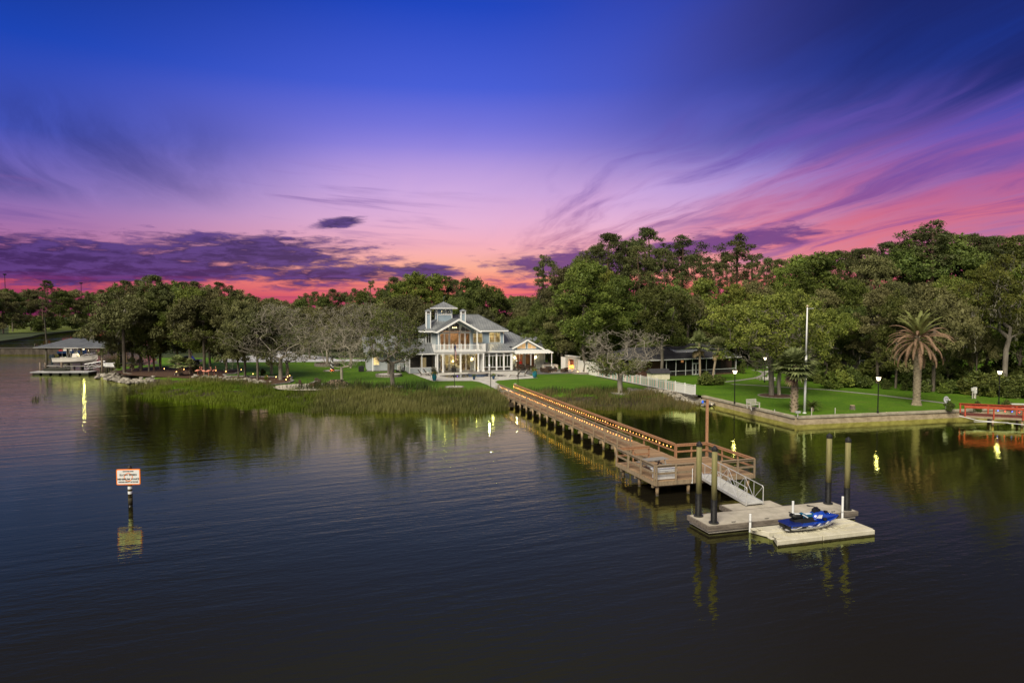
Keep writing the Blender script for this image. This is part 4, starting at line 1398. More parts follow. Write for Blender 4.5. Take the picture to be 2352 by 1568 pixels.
# ================================================================== GANGWAY
alu = M('aluminium', (0.62, 0.62, 0.61), (0.70, 0.70, 0.69), 6, 0.38, metal=0.55, spec=0.5)
treadm = M('gangway_deck', (0.40, 0.40, 0.38), (0.50, 0.50, 0.47), 4, 0.7, 0.2, 20)
gw = thing('gangway', 'aluminium gangway with truss side rails sloping from platform to float', 'gangway', FL, THP)
ga, gb = Vector((3.78, 0.35, ZD + 0.05)), Vector((3.92, -4.75, 0.56))
gd = gb - ga
MB().bar(ga, gb, 1.05, 0.05).build('deck', treadm, gw)
for s_ in (-1, 1):
    o_ = Vector((s_ * 0.56, 0, 0.0))
    MB().bar(ga + o_, gb + o_, 0.06, 0.16).build('side_beam', alu, gw)
    h = Vector((0, 0, 1.0))
    pts = [ga + o_, ga + o_ + h * 0.92 + gd * 0.0, ga + o_ + h + gd * 0.02, gb + o_ + h - gd * 0.02, gb + o_ + h * 0.92, gb + o_]
    MB().tube(pts, 0.028, 6).build('hand_rail', alu, gw)
    n = 6
    for i in range(1, n):
        p = ga + o_ + gd * (i / n)
        MB().tube([p, p + h], 0.018, 5).build('upright', alu, gw)
    for i in range(n):
        a, b = ga + o_ + gd * (i / n), ga + o_ + gd * ((i + 1) / n)
        q = (a, b + h) if i % 2 else (a + h, b)
        MB().tube(q, 0.015, 5).build('diagonal_brace', alu, gw)
for i in range(1, 7):
    p = ga + gd * (i / 7) - Vector((0, 0, 0.08))
    MB().bar(p - Vector((0.53, 0, 0)), p + Vector((0.53, 0, 0)), 0.05, 0.06).build('cross_member', alu, gw)
MB().bar(ga + Vector((0, 0.0, 0.03)), ga + Vector((0, 0.45, -0.03)), 1.0, 0.02).build('hinge_plate', alu, gw)

# ================================================================== FLOATING DOCK
concf = M('float_concrete', (0.36, 0.33, 0.265), (0.47, 0.43, 0.35), 1.6, 0.9, 0.35, 18)
timb = M('float_timber', (0.125, 0.105, 0.085), (0.21, 0.18, 0.145), 4, 0.85, 0.4, 16, stretch=(0.4, 2, 2))
foam = M('float_base', (0.05, 0.032, 0.02), (0.09, 0.06, 0.04), 3, 0.8, 0.4)
fd = thing('floating_dock', 'long concrete floating dock with timber edges between four pilings', 'floating dock', FL, THP)
fx = [-0.80, 1.55, 3.95, 6.35, 8.75]
for i in range(4):
    MB().box(fx[i] + 0.008, fx[i + 1] - 0.008, -7.32, -5.38, 0.05, 0.47).build('concrete_slab', concf, fd)
for y0, y1 in ((-7.42, -7.326), (-5.374, -5.28)):
    for z0, z1 in ((0.20, 0.315), (0.325, 0.455)):
        MB().box(-0.9, 8.85, y0, y1, z0, z1).build('edge_timber', timb, fd)
for x0, x1 in ((-0.9, -0.806), (8.756, 8.85)):
    for z0, z1 in ((0.20, 0.315), (0.325, 0.455)):
        MB().box(x0, x1, -7.32, -5.38, z0, z1).build('edge_timber', timb, fd)
for x in (-0.3, 1.6, 3.5, 5.4, 7.3):
    MB().box(x - 0.35, x + 0.85, -7.15, -5.5, -0.4, 0.048).build('float_block', foam, fd)
for x in (0.8, 2.9, 5.2, 7.3):
    MB().tube([(x - 0.14, -7.2, 0.52), (x + 0.14, -7.2, 0.52)], 0.014, 6).tube([(x - 0.05, -7.2, 0.47), (x - 0.05, -7.2, 0.52)], 0.012, 6).tube([(x + 0.05, -7.2, 0.47), (x + 0.05, -7.2, 0.52)], 0.012, 6).build('cleat', M('dark_iron', (0.05, 0.05, 0.05), metal=0.6, rough=0.5), fd)
sf = thing('gangway_float', 'small square concrete float under the foot of the gangway', 'float', FL, THP)
MB().box(2.15, 5.45, -5.27, -4.05, 0.08, 0.44).build('slab', concf, sf, bevel=0.01)
MB().box(2.05, 2.145, -5.27, -4.05, 0.15, 0.42).box(5.455, 5.55, -5.27, -4.05, 0.15, 0.42).box(2.05, 5.55, -4.045, -3.95, 0.15, 0.42).build('edge_timber', timb, sf)
pgreen = M('green_piling', (0.15, 0.145, 0.055), (0.23, 0.205, 0.09), 3, 0.85, 0.4, 10, stretch=(2, 2, 0.25))
pblk = M('black_sleeve', (0.008, 0.008, 0.008), (0.016, 0.016, 0.016), 6, 0.5, 0.2, 30, spec=0.15)
capm = M('pile_cap', (0.02, 0.02, 0.022), rough=0.45)
hoopm = M('hoop_iron', (0.06, 0.06, 0.06), metal=0.6, rough=0.5)
for x, y, zt, lb in ((-0.42, -5.68, 4.62, 'back left piling of the floating dock with black cap'), (-0.30, -7.00, 4.62, 'front left piling of the floating dock nearest the camera'),
                     (8.25, -5.72, 4.62, 'back right piling of the floating dock with black cap'), (8.40, -7.02, 4.62, 'front right piling of the floating dock behind the blue watercraft')):
    pl = thing('mooring_piling', lb, 'piling', pier_pt(x, y), random.uniform(0, 1), 'pilings of the floating dock')
    MB().tube([(0, 0, 1.75), (0, 0, 3.0), (0, 0, zt - 0.2)], [0.162, 0.155, 0.148], 14).build('timber_pile', pgreen, pl, smooth=True)
    MB().tube([(0, 0, -2), (0, 0, 1.76)], 0.172, 14).build('black_sleeve', pblk, pl, smooth=True)
    MB().lathe([(0.166, zt - 0.24), (0.17, zt - 0.10), (0.02, zt + 0.06), (0.004, zt + 0.065)], 12).build('pile_cap', capm, pl)
    MB().lathe([(0.20, 0.48), (0.27, 0.48), (0.27, 0.54), (0.20, 0.54)], 12).build('guide_hoop', hoopm, pl)

# drive-on float for the watercraft
cream = M('cream_plastic', (0.50, 0.47, 0.35), (0.60, 0.57, 0.45), 1.5, 0.6, 0.15, 40)
jf = thing('drive_on_float', 'cream plastic drive-on float carrying the blue watercraft', 'float', FL, THP)
yc = -8.86


def jf_side(s_, x0, x1, notch):
    yi, yo = yc + s_ * 0.16, yc + s_ * 1.10
    x0o = x0 + notch
    m = MB()
    b = [(x0, yi), (x1, yi), (x1 - 0.06, yo), (x0o, yo)]
    if s_ < 0:
        b = b[::-1]
    m.prism(b, 0.02, 0.30)
    return m


for i, (a, b) in enumerate(((1.45, 4.25), (4.262, 7.6))):
    for s_ in (-1, 1):
        jf_side(s_, a + (0.45 if i == 0 else 0), b, (-0.45 if i == 0 else 0)).build('float_section', cream, jf, bevel=0.03)
algae = M('algae_line', (0.03, 0.028, 0.012), (0.06, 0.05, 0.025), 4, 0.8)
for x0, x1 in ((1.47, 4.24), (4.272, 7.52)):
    MB().box(x0, x1, yc - 1.112, yc - 1.104, -0.02, 0.085).build('algae_line', algae, jf)
MB().box(2.4, 7.4, yc - 0.155, yc + 0.155, 0.02, 0.16).build('centre_channel', cream, jf)
for s_ in (-1, 1):
    for i in range(5):
        MB().box(4.5 + i * 0.38, 4.68 + i * 0.38, yc + s_ * 0.30 - 0.09, yc + s_ * 0.30 + 0.09, 0.302, 0.37).build('roller_bunk', cream, jf, bevel=0.02)
    for i in range(6):
        MB().box(2.3 + i * 0.26, 2.44 + i * 0.26, yc + s_ * 0.42 - 0.06, yc + s_ * 0.42 + 0.06, 0.302, 0.35).build('bunk_rib', cream, jf)
    for x in (1.25, 1.62):
        MB().box(x, x + 0.22, yc + s_ * 0.72 - 0.16, yc + s_ * 0.72 + 0.16, 0.302, 0.37).build('entry_lug', cream, jf, bevel=0.03)
    MB().box(5.0, 7.5, yc + s_ * 0.62 - 0.06, yc + s_ * 0.62 + 0.06, 0.302, 0.33).build('ridge', cream, jf)
MB().box(7.55, 7.75, yc - 0.75, yc + 0.75, 0.06, 0.24).build('end_flange', cream, jf)
ropem = M('guide_ring', (0.08, 0.08, 0.08))
for x, y, h, lb in ((1.55, -7.60, 0.95, 'short white guide pipe at the left corner of the cream float'), (4.28, -7.58, 1.42, 'white guide pipe behind the seat of the watercraft'), (7.58, -7.60, 1.42, 'white guide pipe at the right corner of the cream float')):
    gp = thing('guide_pipe', lb, 'pipe', pier_pt(x, y), 0, 'white guide pipes')
    MB().tube([(0, 0, 0.0), (0, 0, h)], 0.062, 10).lathe([(0.066, h), (0.06, h + 0.04), (0.01, h + 0.05)], 10).build('pipe', whitep, gp, smooth=False)
    MB().lathe([(0.068, 0.55), (0.068, 0.565)], 10).lathe([(0.068, 0.60), (0.068, 0.615)], 10).build('ring', ropem, gp)
# ================================================================== PERSONAL WATERCRAFT
blue = M('metallic_blue', (0.006, 0.045, 0.36), (0.008, 0.06, 0.42), 2, 0.22, spec=0.6, coat=0.8)
navy = M('navy_deck', (0.006, 0.016, 0.12), rough=0.3, coat=0.4)
teal = M('teal_seat', (0.010, 0.085, 0.17), rough=0.5)
blk = M('black_rubber', (0.012, 0.012, 0.013), rough=0.5)
wht = M('gloss_white', (0.72, 0.73, 0.72), rough=0.25, coat=0.4)
ski = thing('personal_watercraft', 'blue and white personal watercraft parked on the cream float', 'watercraft', pier_pt(2.78, yc, 0.335), THP)
# stations from stern (x=0) to bow (x=3.35): half width at the chine, gunwale, keel height, gunwale height
ST = [(0.00, 0.50, 0.56, 0.06, 0.42), (0.5, 0.54, 0.60, 0.03, 0.42), (1.2, 0.56, 0.61, 0.02, 0.44), (1.9, 0.52, 0.58, 0.03, 0.47), (2.5, 0.40, 0.48, 0.09, 0.52), (3.0, 0.20, 0.29, 0.22, 0.57), (3.28, 0.04, 0.09, 0.42, 0.60), (3.36, 0.01, 0.03, 0.52, 0.60)]
hull, band, deckr = [], [], []
for x, c, g_, zk, zg in ST:
    zc_ = zk + (zg - zk) * 0.52
    hull.append([(x, 0, zk), (x, -c * 0.6, zk + 0.05), (x, -c, zc_), (x, -c, zc_ + 0.02), (x, c, zc_ + 0.02), (x, c, zc_), (x, c * 0.6, zk + 0.05)])
    band.append([(x, -c + 0.005, zc_ + 0.024), (x, -g_, zg - 0.06), (x, -g_ - 0.015, zg), (x, g_ + 0.015, zg), (x, g_, zg - 0.06), (x, c - 0.005, zc_ + 0.024)])
MB().loft(hull).build('hull', wht, ski, smooth=False)
bd = MB().loft(band).build('side_band', blue, ski)
# black bumper and corner pieces
MB().loft([[(x, s * (g_ + 0.025), zg - 0.045), (x, s * (g_ + 0.045), zg - 0.02), (x, s * (g_ + 0.025), zg + 0.01), (x, s * (g_ - 0.01), zg - 0.01)] for s in (-1,) for x, c, g_, zk, zg in ST[:2]]).build('corner_bumper', blk, ski)
MB().loft([[(x, -g_ - 0.03, zg - 0.10), (x, -g_ - 0.04, zg - 0.04), (x, -g_ + 0.02, zg - 0.0), (x, -g_ + 0.03, zg - 0.08)] for x, c, g_, zk, zg in ST[5:]]).build('bow_bumper', blk, ski)
MB().quadbox([(0.32, -0.61, 0.27), (0.95, -0.62, 0.27), (1.05, -0.60, 0.27), (0.30, -0.58, 0.27), (0.28, -0.60, 0.35), (0.98, -0.615, 0.36), (1.08, -0.58, 0.36), (0.28, -0.56, 0.35)]).build('sponson', blk, ski)
# upper deck: bow hood with a raised nose
hood = []
for x, w, z0, z1 in ((1.55, 0.30, 0.50, 0.78), (1.85, 0.36, 0.50, 0.92), (2.15, 0.38, 0.52, 0.94), (2.5, 0.34, 0.54, 0.84), (2.85, 0.24, 0.57, 0.74), (3.12, 0.13, 0.59, 0.67), (3.30, 0.05, 0.60, 0.63)):
    hood.append([(x, -w, z0), (x, -w * 0.92, z0 + (z1 - z0) * 0.55), (x, -w * 0.55, z1 - 0.02), (x, 0, z1), (x, w * 0.55, z1 - 0.02), (x, w * 0.92, z0 + (z1 - z0) * 0.55), (x, w, z0)])
MB().loft(hood).build('hood', blue, ski, smooth=True)
# rear tray, seat pedestal and stepped seat
MB().quadbox([(-0.12, -0.48, 0.38), (0.7, -0.55, 0.40), (0.7, 0.55, 0.40), (-0.12, 0.48, 0.38), (-0.10, -0.46, 0.47), (0.7, -0.50, 0.50), (0.7, 0.50, 0.50), (-0.10, 0.46, 0.47)]).build('rear_platform', navy, ski, bevel=0.03)
MB().loft([[(x, -w, 0.42), (x, -w * 0.8, z), (x, w * 0.8, z), (x, w, 0.42)] for x, w, z in ((0.42, 0.22, 0.60), (0.75, 0.30, 0.66), (1.3, 0.33, 0.66), (1.8, 0.34, 0.66))]).build('seat_pedestal', blk, ski)
for (xs, mt, nm) in ((((0.36, 0.17, 0.72, 0.90), (0.62, 0.20, 0.66, 0.87), (0.95, 0.21, 0.66, 0.83)), blk, 'rear_seat'), (((0.955, 0.21, 0.66, 0.84), (1.05, 0.20, 0.66, 0.90), (1.12, 0.20, 0.66, 0.82), (1.5, 0.20, 0.66, 0.80), (1.78, 0.17, 0.66, 0.86)), teal, 'front_seat')):
    MB().loft([[(x, -w, a), (x, -w * 0.9, b - 0.04), (x, -w * 0.4, b), (x, w * 0.4, b), (x, w * 0.9, b - 0.04), (x, w, a)] for x, w, a, b in xs]).build(nm, mt, ski, smooth=True)
for (x0, x1, z0, z1) in ((0.52, 0.84, 0.89, 0.86), (1.20, 1.55, 0.825, 0.825)):
    MB().quadbox([(x0, -0.10, z0 - 0.02), (x1, -0.10, z1 - 0.02), (x1, 0.10, z1 - 0.02), (x0, 0.10, z0 - 0.02), (x0, -0.09, z0 + 0.015), (x1, -0.09, z1 + 0.015), (x1, 0.09, z1 + 0.015), (x0, 0.09, z0 + 0.015)]).build('white_seat_panel', wht, ski)
MB().bar((0.90, -0.215, 0.86), (1.22, -0.235, 0.68), 0.02, 0.05).build('white_stripe', wht, ski)
MB().tube([(0.36, -0.14, 0.90), (0.30, -0.12, 0.96), (0.30, 0.12, 0.96), (0.36, 0.14, 0.90)], 0.02, 6).build('grab_handle', blk, ski)
# steering
MB().loft([[(x, -w, z0), (x, -w * 0.8, z1), (x, w * 0.8, z1), (x, w, z0)] for x, w, z0, z1 in ((1.72, 0.12, 0.80, 1.02), (1.92, 0.16, 0.88, 1.10), (2.10, 0.14, 0.90, 1.03))]).build('steering_cowl', blk, ski)
MB().tube([(1.74, -0.40, 1.11), (1.86, -0.16, 1.12), (1.86, 0.16, 1.12), (1.74, 0.40, 1.11)], 0.022, 6).build('handlebar', blk, ski)
for s in (-1, 1):
    MB().tube([(1.70, s * 0.44, 1.105), (1.755, s * 0.28, 1.115)], 0.034, 6).build('grip', blk, ski)
    MB().quadbox([(2.20, s * 0.30 - 0.07, 0.90), (2.36, s * 0.34 - 0.05, 0.90), (2.36, s * 0.34 + 0.05, 0.90), (2.20, s * 0.30 + 0.07, 0.90), (2.18, s * 0.32 - 0.08, 1.0), (2.30, s * 0.36 - 0.06, 1.0), (2.30, s * 0.36 + 0.06, 1.0), (2.18, s * 0.32 + 0.08, 1.0)]).build('mirror', blk, ski)
MB().poly([(2.05, -0.14, 0.97), (2.36, -0.10, 0.90), (2.36, 0.10, 0.90), (2.05, 0.14, 0.97)]).build('windscreen', wht, ski, loc=(0.02, 0, 0.035))
# graphic panels along the side (camera side is -y)
for pts in (((0.95, 0.40), (1.22, 0.34), (1.10, 0.33), (0.90, 0.36)), ((1.45, 0.33), (1.62, 0.45), (1.72, 0.45), (1.60, 0.33)), ((2.02, 0.38), (2.20, 0.50), (2.32, 0.50), (2.18, 0.38)), ((0.24, 0.33), (0.52, 0.38), (0.54, 0.34), (0.28, 0.30)), ((2.95, 0.49), (3.16, 0.54), (3.15, 0.50), (2.97, 0.46))):
    def wy(x):
        return np.interp(x, [s_[0] for s_ in ST], [s_[2] for s_ in ST])
    MB().poly([(x, -wy(x) - 0.024, z) for x, z in pts]).build('white_graphic', wht, ski)
for pts in (((1.15, 0.36), (1.45, 0.45), (1.62, 0.45), (1.42, 0.34)), ((1.75, 0.40), (1.95, 0.46), (2.12, 0.46), (2.0, 0.38))):
    MB().poly([(x, -wy(x) - 0.022, z) for x, z in pts]).build('dark_graphic', navy, ski)
for pts in (((1.62, 0.34, 0.66), (1.80, 0.365, 0.82), (2.02, 0.375, 0.80), (1.95, 0.385, 0.62)),):
    MB().poly([(x, -y_ - 0.01, z) for x, y_, z in pts]).build('white_graphic', wht, ski)
MB().lathe([(0.10, -0.05), (0.10, 0.05)], 10).build('mirror_pod', blk, ski, loc=(2.12, -0.44, 0.60))
MB().tube([(-0.10, 0.02, 0.22), (0.05, 0.02, 0.24)], 0.11, 10).build('jet_nozzle', blk, ski)
MB().quadbox([(-0.04, -0.42, 0.18), (0.02, -0.46, 0.12), (0.02, 0.46, 0.12), (-0.04, 0.42, 0.18), (-0.06, -0.45, 0.38), (0.02, -0.5, 0.40), (0.02, 0.5, 0.40), (-0.06, 0.45, 0.38)]).build('transom', blk, ski)


def text(body, parent, loc, size, mat, rot=(PI / 2, 0, 0), name='lettering', align='CENTER', ext=0.002, sx=1.0, bold=0.0):
    c = bpy.data.curves.new(name, 'FONT')
    c.body = body
    c.size = size
    c.align_x = align
    c.align_y = 'CENTER'
    c.extrude = ext
    c.offset = bold
    c.resolution_u = 3
    c.materials.append(mat)
    q = bpy.data.objects.new(name, c)
    COL.objects.link(q)
    bpy.context.view_layer.update()
    me = bpy.data.meshes.new_from_object(q.evaluated_get(bpy.context.evaluated_depsgraph_get()))
    bpy.data.objects.remove(q)
    o = put(name, me, parent, loc)
    o.rotation_euler = rot
    o.scale = (sx, 1, 1)
    return o


text('FL 0557 IT', ski, (2.62, -0.475, 0.455), 0.115, wht, rot=(PI / 2, 0, R(19)), sx=0.8)
text('YAMAHA', ski, (0.95, -0.640, 0.30), 0.075, wht, sx=1.0)

# ================================================================== CHANNEL SIGN
SP = at(300, 1163, 0)
cs = thing('channel_sign', 'white speed notice with orange border on a post standing in the water', 'sign', SP, R(5))
MB().tube([(0, 0, -2), (0, 0, 0.12)], 0.125, 12).tube([(0, 0, 0.12), (0.0, 0, 0.55)], 0.125, 12, 1).tube([(0, 0, 0.55), (-0.01, 0, 2.38)], [0.125, 0.118], 12, 2).build(
    'post', [M('wet_black_post', (0.008, 0.008, 0.006), rough=0.3), M('stained_post', (0.03, 0.025, 0.014), (0.05, 0.04, 0.02)), M('olive_post', (0.11, 0.085, 0.035), (0.16, 0.125, 0.055), 4, 0.8, 0.3)], cs, smooth=True)
MB().lathe([(0.14, 2.36), (0.14, 2.40), (0.01, 2.56)], 12).build('post_cap', capm, cs)
for z in (0.80, 1.10):
    MB().lathe([(0.1285, z), (0.1285, z + 0.16)], 12).build('reflective_band', M('white_band', (0.75, 0.76, 0.76), rough=0.4), cs)
orange = M('sign_orange', (0.90, 0.22, 0.02), rough=0.5)
sgw = M('sign_white', (0.74, 0.74, 0.71), (0.70, 0.70, 0.67), 6, 0.5)
ink = M('sign_black', (0.02, 0.02, 0.025), rough=0.5)


def rrect(w, h, r, n=5):
    p = []
    for cx_, cz_, a0 in ((w - r, h - r, 0), (-w + r, h - r, 90), (-w + r, -h + r, 180), (w - r, -h + r, 270)):
        for i in range(n + 1):
            a = R(a0 + 90 * i / n)
            p.append((cx_ + r * math.cos(a), cz_ + r * math.sin(a)))
    return p


def panel(w, h, r, y0, y1, name, mat):
    m = MB()
    p = rrect(w, h, r)
    m.loft([[(x, y1, z + 1.865) for x, z in p], [(x, y0, z + 1.865) for x, z in p]])
    return m.build(name, mat, cs)


panel(0.69, 0.475, 0.07, -0.19, -0.13, 'border_panel', orange)
panel(0.635, 0.42, 0.035, -0.196, -0.1895, 'white_panel', sgw)
MB().box(-0.66, 0.66, -0.126, 0.0, 1.6, 1.68).box(-0.66, 0.66, -0.126, 0.0, 2.05, 2.13).build('backing_board', M('grey_board', (0.2, 0.2, 0.2)), cs)
ring = MB()
for i in range(36):
    a, b = 2 * PI * i / 36, 2 * PI * (i + 1) / 36
    ring.poly([(r_ * math.cos(q), -0.1985, 1.86 + r_ * math.sin(q)) for r_, q in ((0.215, a), (0.255, a), (0.255, b), (0.215, b))][::-1])
ring.build('orange_circle', orange, cs)
for body, z, sz, sx in (('MANATEE ZONE', 2.205, 0.085, 0.95), ('SLOW SPEED', 1.99, 0.155, 1.12), ('MINIMUM WAKE', 1.735, 0.155, 1.08), ('WITHIN 300 FT OF SHORE', 1.565, 0.10, 0.97)):
    text(body, cs, (0, -0.202, z), sz, ink, sx=sx, bold=0.0045)
# ================================================================== MAIN HOUSE
HA = R(15)
HO = at((1600 + 540 / 3.618) * 2352 / 4096, (1180 + 1122 / 3.618) * 2352 / 4096, 1.06)
trim = M('white_trim', (0.80, 0.80, 0.78), (0.76, 0.76, 0.74), 2, 0.55)


def lap_siding(name, c1, c2):
    m = M(name, c1, c2, 1.0, 0.7)
    t = NT(m.node_tree)
    co = t.new('ShaderNodeTexCoord')
    s_ = t.new('ShaderNodeSeparateXYZ')
    t.l.new(co.outputs['Object'], s_.inputs[0])
    saw = t.math('FRACT', t.mul(s_.outputs[2], 1 / 0.17))
    b = t.new('ShaderNodeBump')
    b.inputs['Strength'].default_value = 0.9
    b.inputs['Distance'].default_value = 0.03
    t.l.new(t.sub(1.0, saw), b.inputs['Height'])
    t.l.new(b.outputs[0], t.n['Principled BSDF'].inputs['Normal'])
    return m


sid_blue = lap_siding('blue_lap_siding', (0.25, 0.325, 0.38), (0.285, 0.355, 0.405))
sid_pale = lap_siding('pale_lap_siding', (0.36, 0.40, 0.41), (0.42, 0.455, 0.46))
sid_grey = lap_siding('grey_lap_siding', (0.40, 0.41, 0.38), (0.46, 0.47, 0.44))
roofm = M('metal_roof', (0.20, 0.215, 0.225), (0.285, 0.30, 0.305), 0.7, 0.42, metal=0.25, spec=0.5, detail=6)
seamm = M('roof_seam', (0.14, 0.15, 0.16), (0.18, 0.19, 0.20), 1, 0.45, metal=0.25)
cream_in = M('cream_interior', (0.70, 0.62, 0.42), (0.74, 0.66, 0.46), 1, 0.8)
wood_in = M('wood_interior', (0.34, 0.19, 0.11), (0.42, 0.25, 0.15), 2.0, 0.6, stretch=(4, 1, 1))
flo_in = M('floor_interior', (0.24, 0.17, 0.10), (0.30, 0.22, 0.14), 2.0, 0.5)
dark_in = M('sunroom_interior', (0.10, 0.11, 0.075), (0.15, 0.16, 0.11), 1.0, 0.8)
gl = bpy.data.materials.new('window_glass')
gl.use_nodes = True
t = NT(gl.node_tree)
t.n.clear()
tr, go, mx, fr = t.new('ShaderNodeBsdfTransparent'), t.new('ShaderNodeBsdfGlossy'), t.new('ShaderNodeMixShader'), t.new('ShaderNodeFresnel')
tr.inputs[0].default_value = (0.90, 0.93, 0.90, 1)
go.inputs['Roughness'].default_value = 0.02
fr.inputs[0].default_value = 1.5
t.l.new(fr.outputs[0], mx.inputs[0])
t.l.new(tr.outputs[0], mx.inputs[1])
t.l.new(go.outputs[0], mx.inputs[2])
ou = t.new('ShaderNodeOutputMaterial')
t.l.new(mx.outputs[0], ou.inputs[0])
scrm = bpy.data.materials.new('insect_screen')
scrm.use_nodes = True
t = NT(scrm.node_tree)
t.n.clear()
tr, df, mx = t.new('ShaderNodeBsdfTransparent'), t.new('ShaderNodeBsdfDiffuse'), t.new('ShaderNodeMixShader')
df.inputs[0].default_value = (0.012, 0.012, 0.012, 1)
mx.inputs[0].default_value = 0.52
t.l.new(tr.outputs[0], mx.inputs[1])
t.l.new(df.outputs[0], mx.inputs[2])
ou = t.new('ShaderNodeOutputMaterial')
t.l.new(mx.outputs[0], ou.inputs[0])

house = thing('white_house', 'two storey pale blue and white house with grey metal roof and lit windows', 'house', HO, HA)


class Face:
    """a wall plane: s runs along it, z up, depth goes into the building"""

    def __init__(s, x, y, dirx=True, flip=False):
        s.x, s.y, s.dx = x, y, dirx

    def p(s, a, z, d=0.0):
        return (s.x + a, s.y + d, z) if s.dx else (s.x + d, s.y - a, z)


def wall(parent, face, s0, s1, z0, z1, ops, mat, th=0.14, name='wall'):
    """rectangular wall with rectangular openings (reveals included)"""
    ss = sorted({s0, s1, *[o[0] for o in ops], *[o[1] for o in ops]})
    zz = sorted({z0, z1, *[o[2] for o in ops], *[o[3] for o in ops]})
    m = MB()
    for i in range(len(ss) - 1):
        for j in range(len(zz) - 1):
            a, b, c, d = ss[i], ss[i + 1], zz[j], zz[j + 1]
            if any(o[0] <= a + 1e-6 and b <= o[1] + 1e-6 and o[2] <= c + 1e-6 and d <= o[3] + 1e-6 for o in ops):
                continue
            m.poly([face.p(a, c), face.p(b, c), face.p(b, d), face.p(a, d)])
            m.poly([face.p(a, c, th), face.p(a, d, th), face.p(b, d, th), face.p(b, c, th)], 1)
    for a, b, c, d in [o[:4] for o in ops] + [(s1, s0, z1, z0)]:
        m.poly([face.p(a, c), face.p(a, d), face.p(a, d, th), face.p(a, c, th)])
        m.poly([face.p(b, c), face.p(b, c, th), face.p(b, d, th), face.p(b, d)])
        m.poly([face.p(a, c), face.p(a, c, th), face.p(b, c, th), face.p(b, c)])
        m.poly([face.p(a, d), face.p(b, d), face.p(b, d, th), face.p(a, d, th)])
    return m.build(name, [mat, cream_in], parent)


def fbox(m, face, a, b, c, d, d0, d1):
    q = [face.p(a, c, d0), face.p(b, c, d0), face.p(b, c, d1), face.p(a, c, d1), face.p(a, d, d0), face.p(b, d, d0), face.p(b, d, d1), face.p(a, d, d1)]
    m.quadbox(q)
    return m


def window(parent, face, a, b, c, d, cols=2, rows=1, name='window', bar=0.05, fw=0.09, mat=None, glass=None, zsplit=None):
    mat = mat or trim
    m = MB()
    fbox(m, face, a - fw, a, c - fw, d + fw, -0.05, 0.05)
    fbox(m, face, b, b + fw, c - fw, d + fw, -0.05, 0.05)
    fbox(m, face, a, b, d, d + fw, -0.05, 0.05)
    fbox(m, face, a, b, c - fw, c, -0.07, 0.05)
    w = m.build(name, mat, parent)
    xs = [a + (b - a) * i / cols for i in range(cols + 1)]
    zs = [c, *(zsplit or [c + (d - c) * i / rows for i in range(1, rows)]), d]
    for x in xs[1:-1]:
        fbox(MB(), face, x - bar / 2, x + bar / 2, c, d, -0.025, 0.035).build('muntin', mat, w)
    for z in zs[1:-1]:
        fbox(MB(), face, a, b, z - bar / 2, z + bar / 2, -0.028, 0.038).build('muntin', mat, w)
    for i in range(cols):
        for j in range(len(zs) - 1):
            MB().poly([face.p(xs[i], zs[j], 0.01), face.p(xs[i + 1], zs[j], 0.01), face.p(xs[i + 1], zs[j + 1], 0.01), face.p(xs[i], zs[j + 1], 0.01)]).build('pane', glass or gl, w)
    return w


def roof_plane(parent, pts, spacing=0.47, thick=0.07, mat=None, smat=None, name='roof'):
    """pts[0]->pts[1] is the eave; seams run up the slope"""
    P = [Vector(p) for p in pts]
    e = (P[1] - P[0]).normalized()
    nn = e.cross(P[2] - P[0]).normalized()
    if nn.z < 0:
        nn = -nn
    s_ = nn.cross(e).normalized()
    m = MB()
    n = len(P)
    k = [tuple(p) for p in P]
    low = [tuple(p - nn * thick) for p in P]
    m.poly(k)
    m.poly(low[::-1], 1)
    for i in range(n):
        j = (i + 1) % n
        m.poly([low[i], low[j], k[j], k[i]], 1)
    o = m.build(name, [mat or roofm, trim], parent)
    Q = [((p - P[0]).dot(e), (p - P[0]).dot(s_)) for p in P]
    lo, hi = min(q[0] for q in Q), max(q[0] for q in Q)
    a = lo + spacing * 0.5
    while spacing and a < hi:
        hits = []
        for i in range(n):
            (x1, y1), (x2, y2) = Q[i], Q[(i + 1) % n]
            if (x1 - a) * (x2 - a) < 0:
                hits.append(y1 + (y2 - y1) * (a - x1) / (x2 - x1))
        if len(hits) >= 2:
            b0, b1 = min(hits), max(hits)
            if b1 - b0 > 0.15:
                A, B = P[0] + e * a + s_ * (b0 + 0.02) + nn * 0.018, P[0] + e * a + s_ * (b1 - 0.02) + nn * 0.018
                MB().bar(A, B, 0.035, 0.04, up=tuple(nn)).build('seam', smat or seamm, o)
        a += spacing
    return o


# ---- ground floor ---------------------------------------------------------------
MB().box(-4.9, 21.0, -0.35, 13.5, -0.20, 0.0).build('foundation', M('paver_dark', (0.10, 0.095, 0.09), (0.16, 0.15, 0.14), 5, 0.9, 0.3), house)
f1 = Face(0, 3.0)
wall(house, f1, -0.3, 6.75, 0, 3.3, [(1.05, 2.45, 0.05, 2.72), (2.72, 4.40, 0.40, 2.72), (4.76, 6.34, 0.05, 2.72)], sid_grey)
window(house, f1, 1.05, 2.45, 0.05, 2.72, 2, 1, 'french_door', bar=0.22)
window(house, f1, 2.72, 4.40, 0.40, 2.72, 1, 1)
window(house, f1, 4.76, 6.34, 0.05, 2.72, 2, 1, 'french_door', bar=0.22)
fs = Face(6.75, 3.14, False)   # return wall between porch and sunroom, faces left
wall(house, fs, 0, 2.1, 0, 3.3, [(0.5, 1.5, 0.3, 2.8)], sid_grey, th=0.14)
window(house, fs, 0.5, 1.5, 0.3, 2.8, 1, 3, bar=0.05)
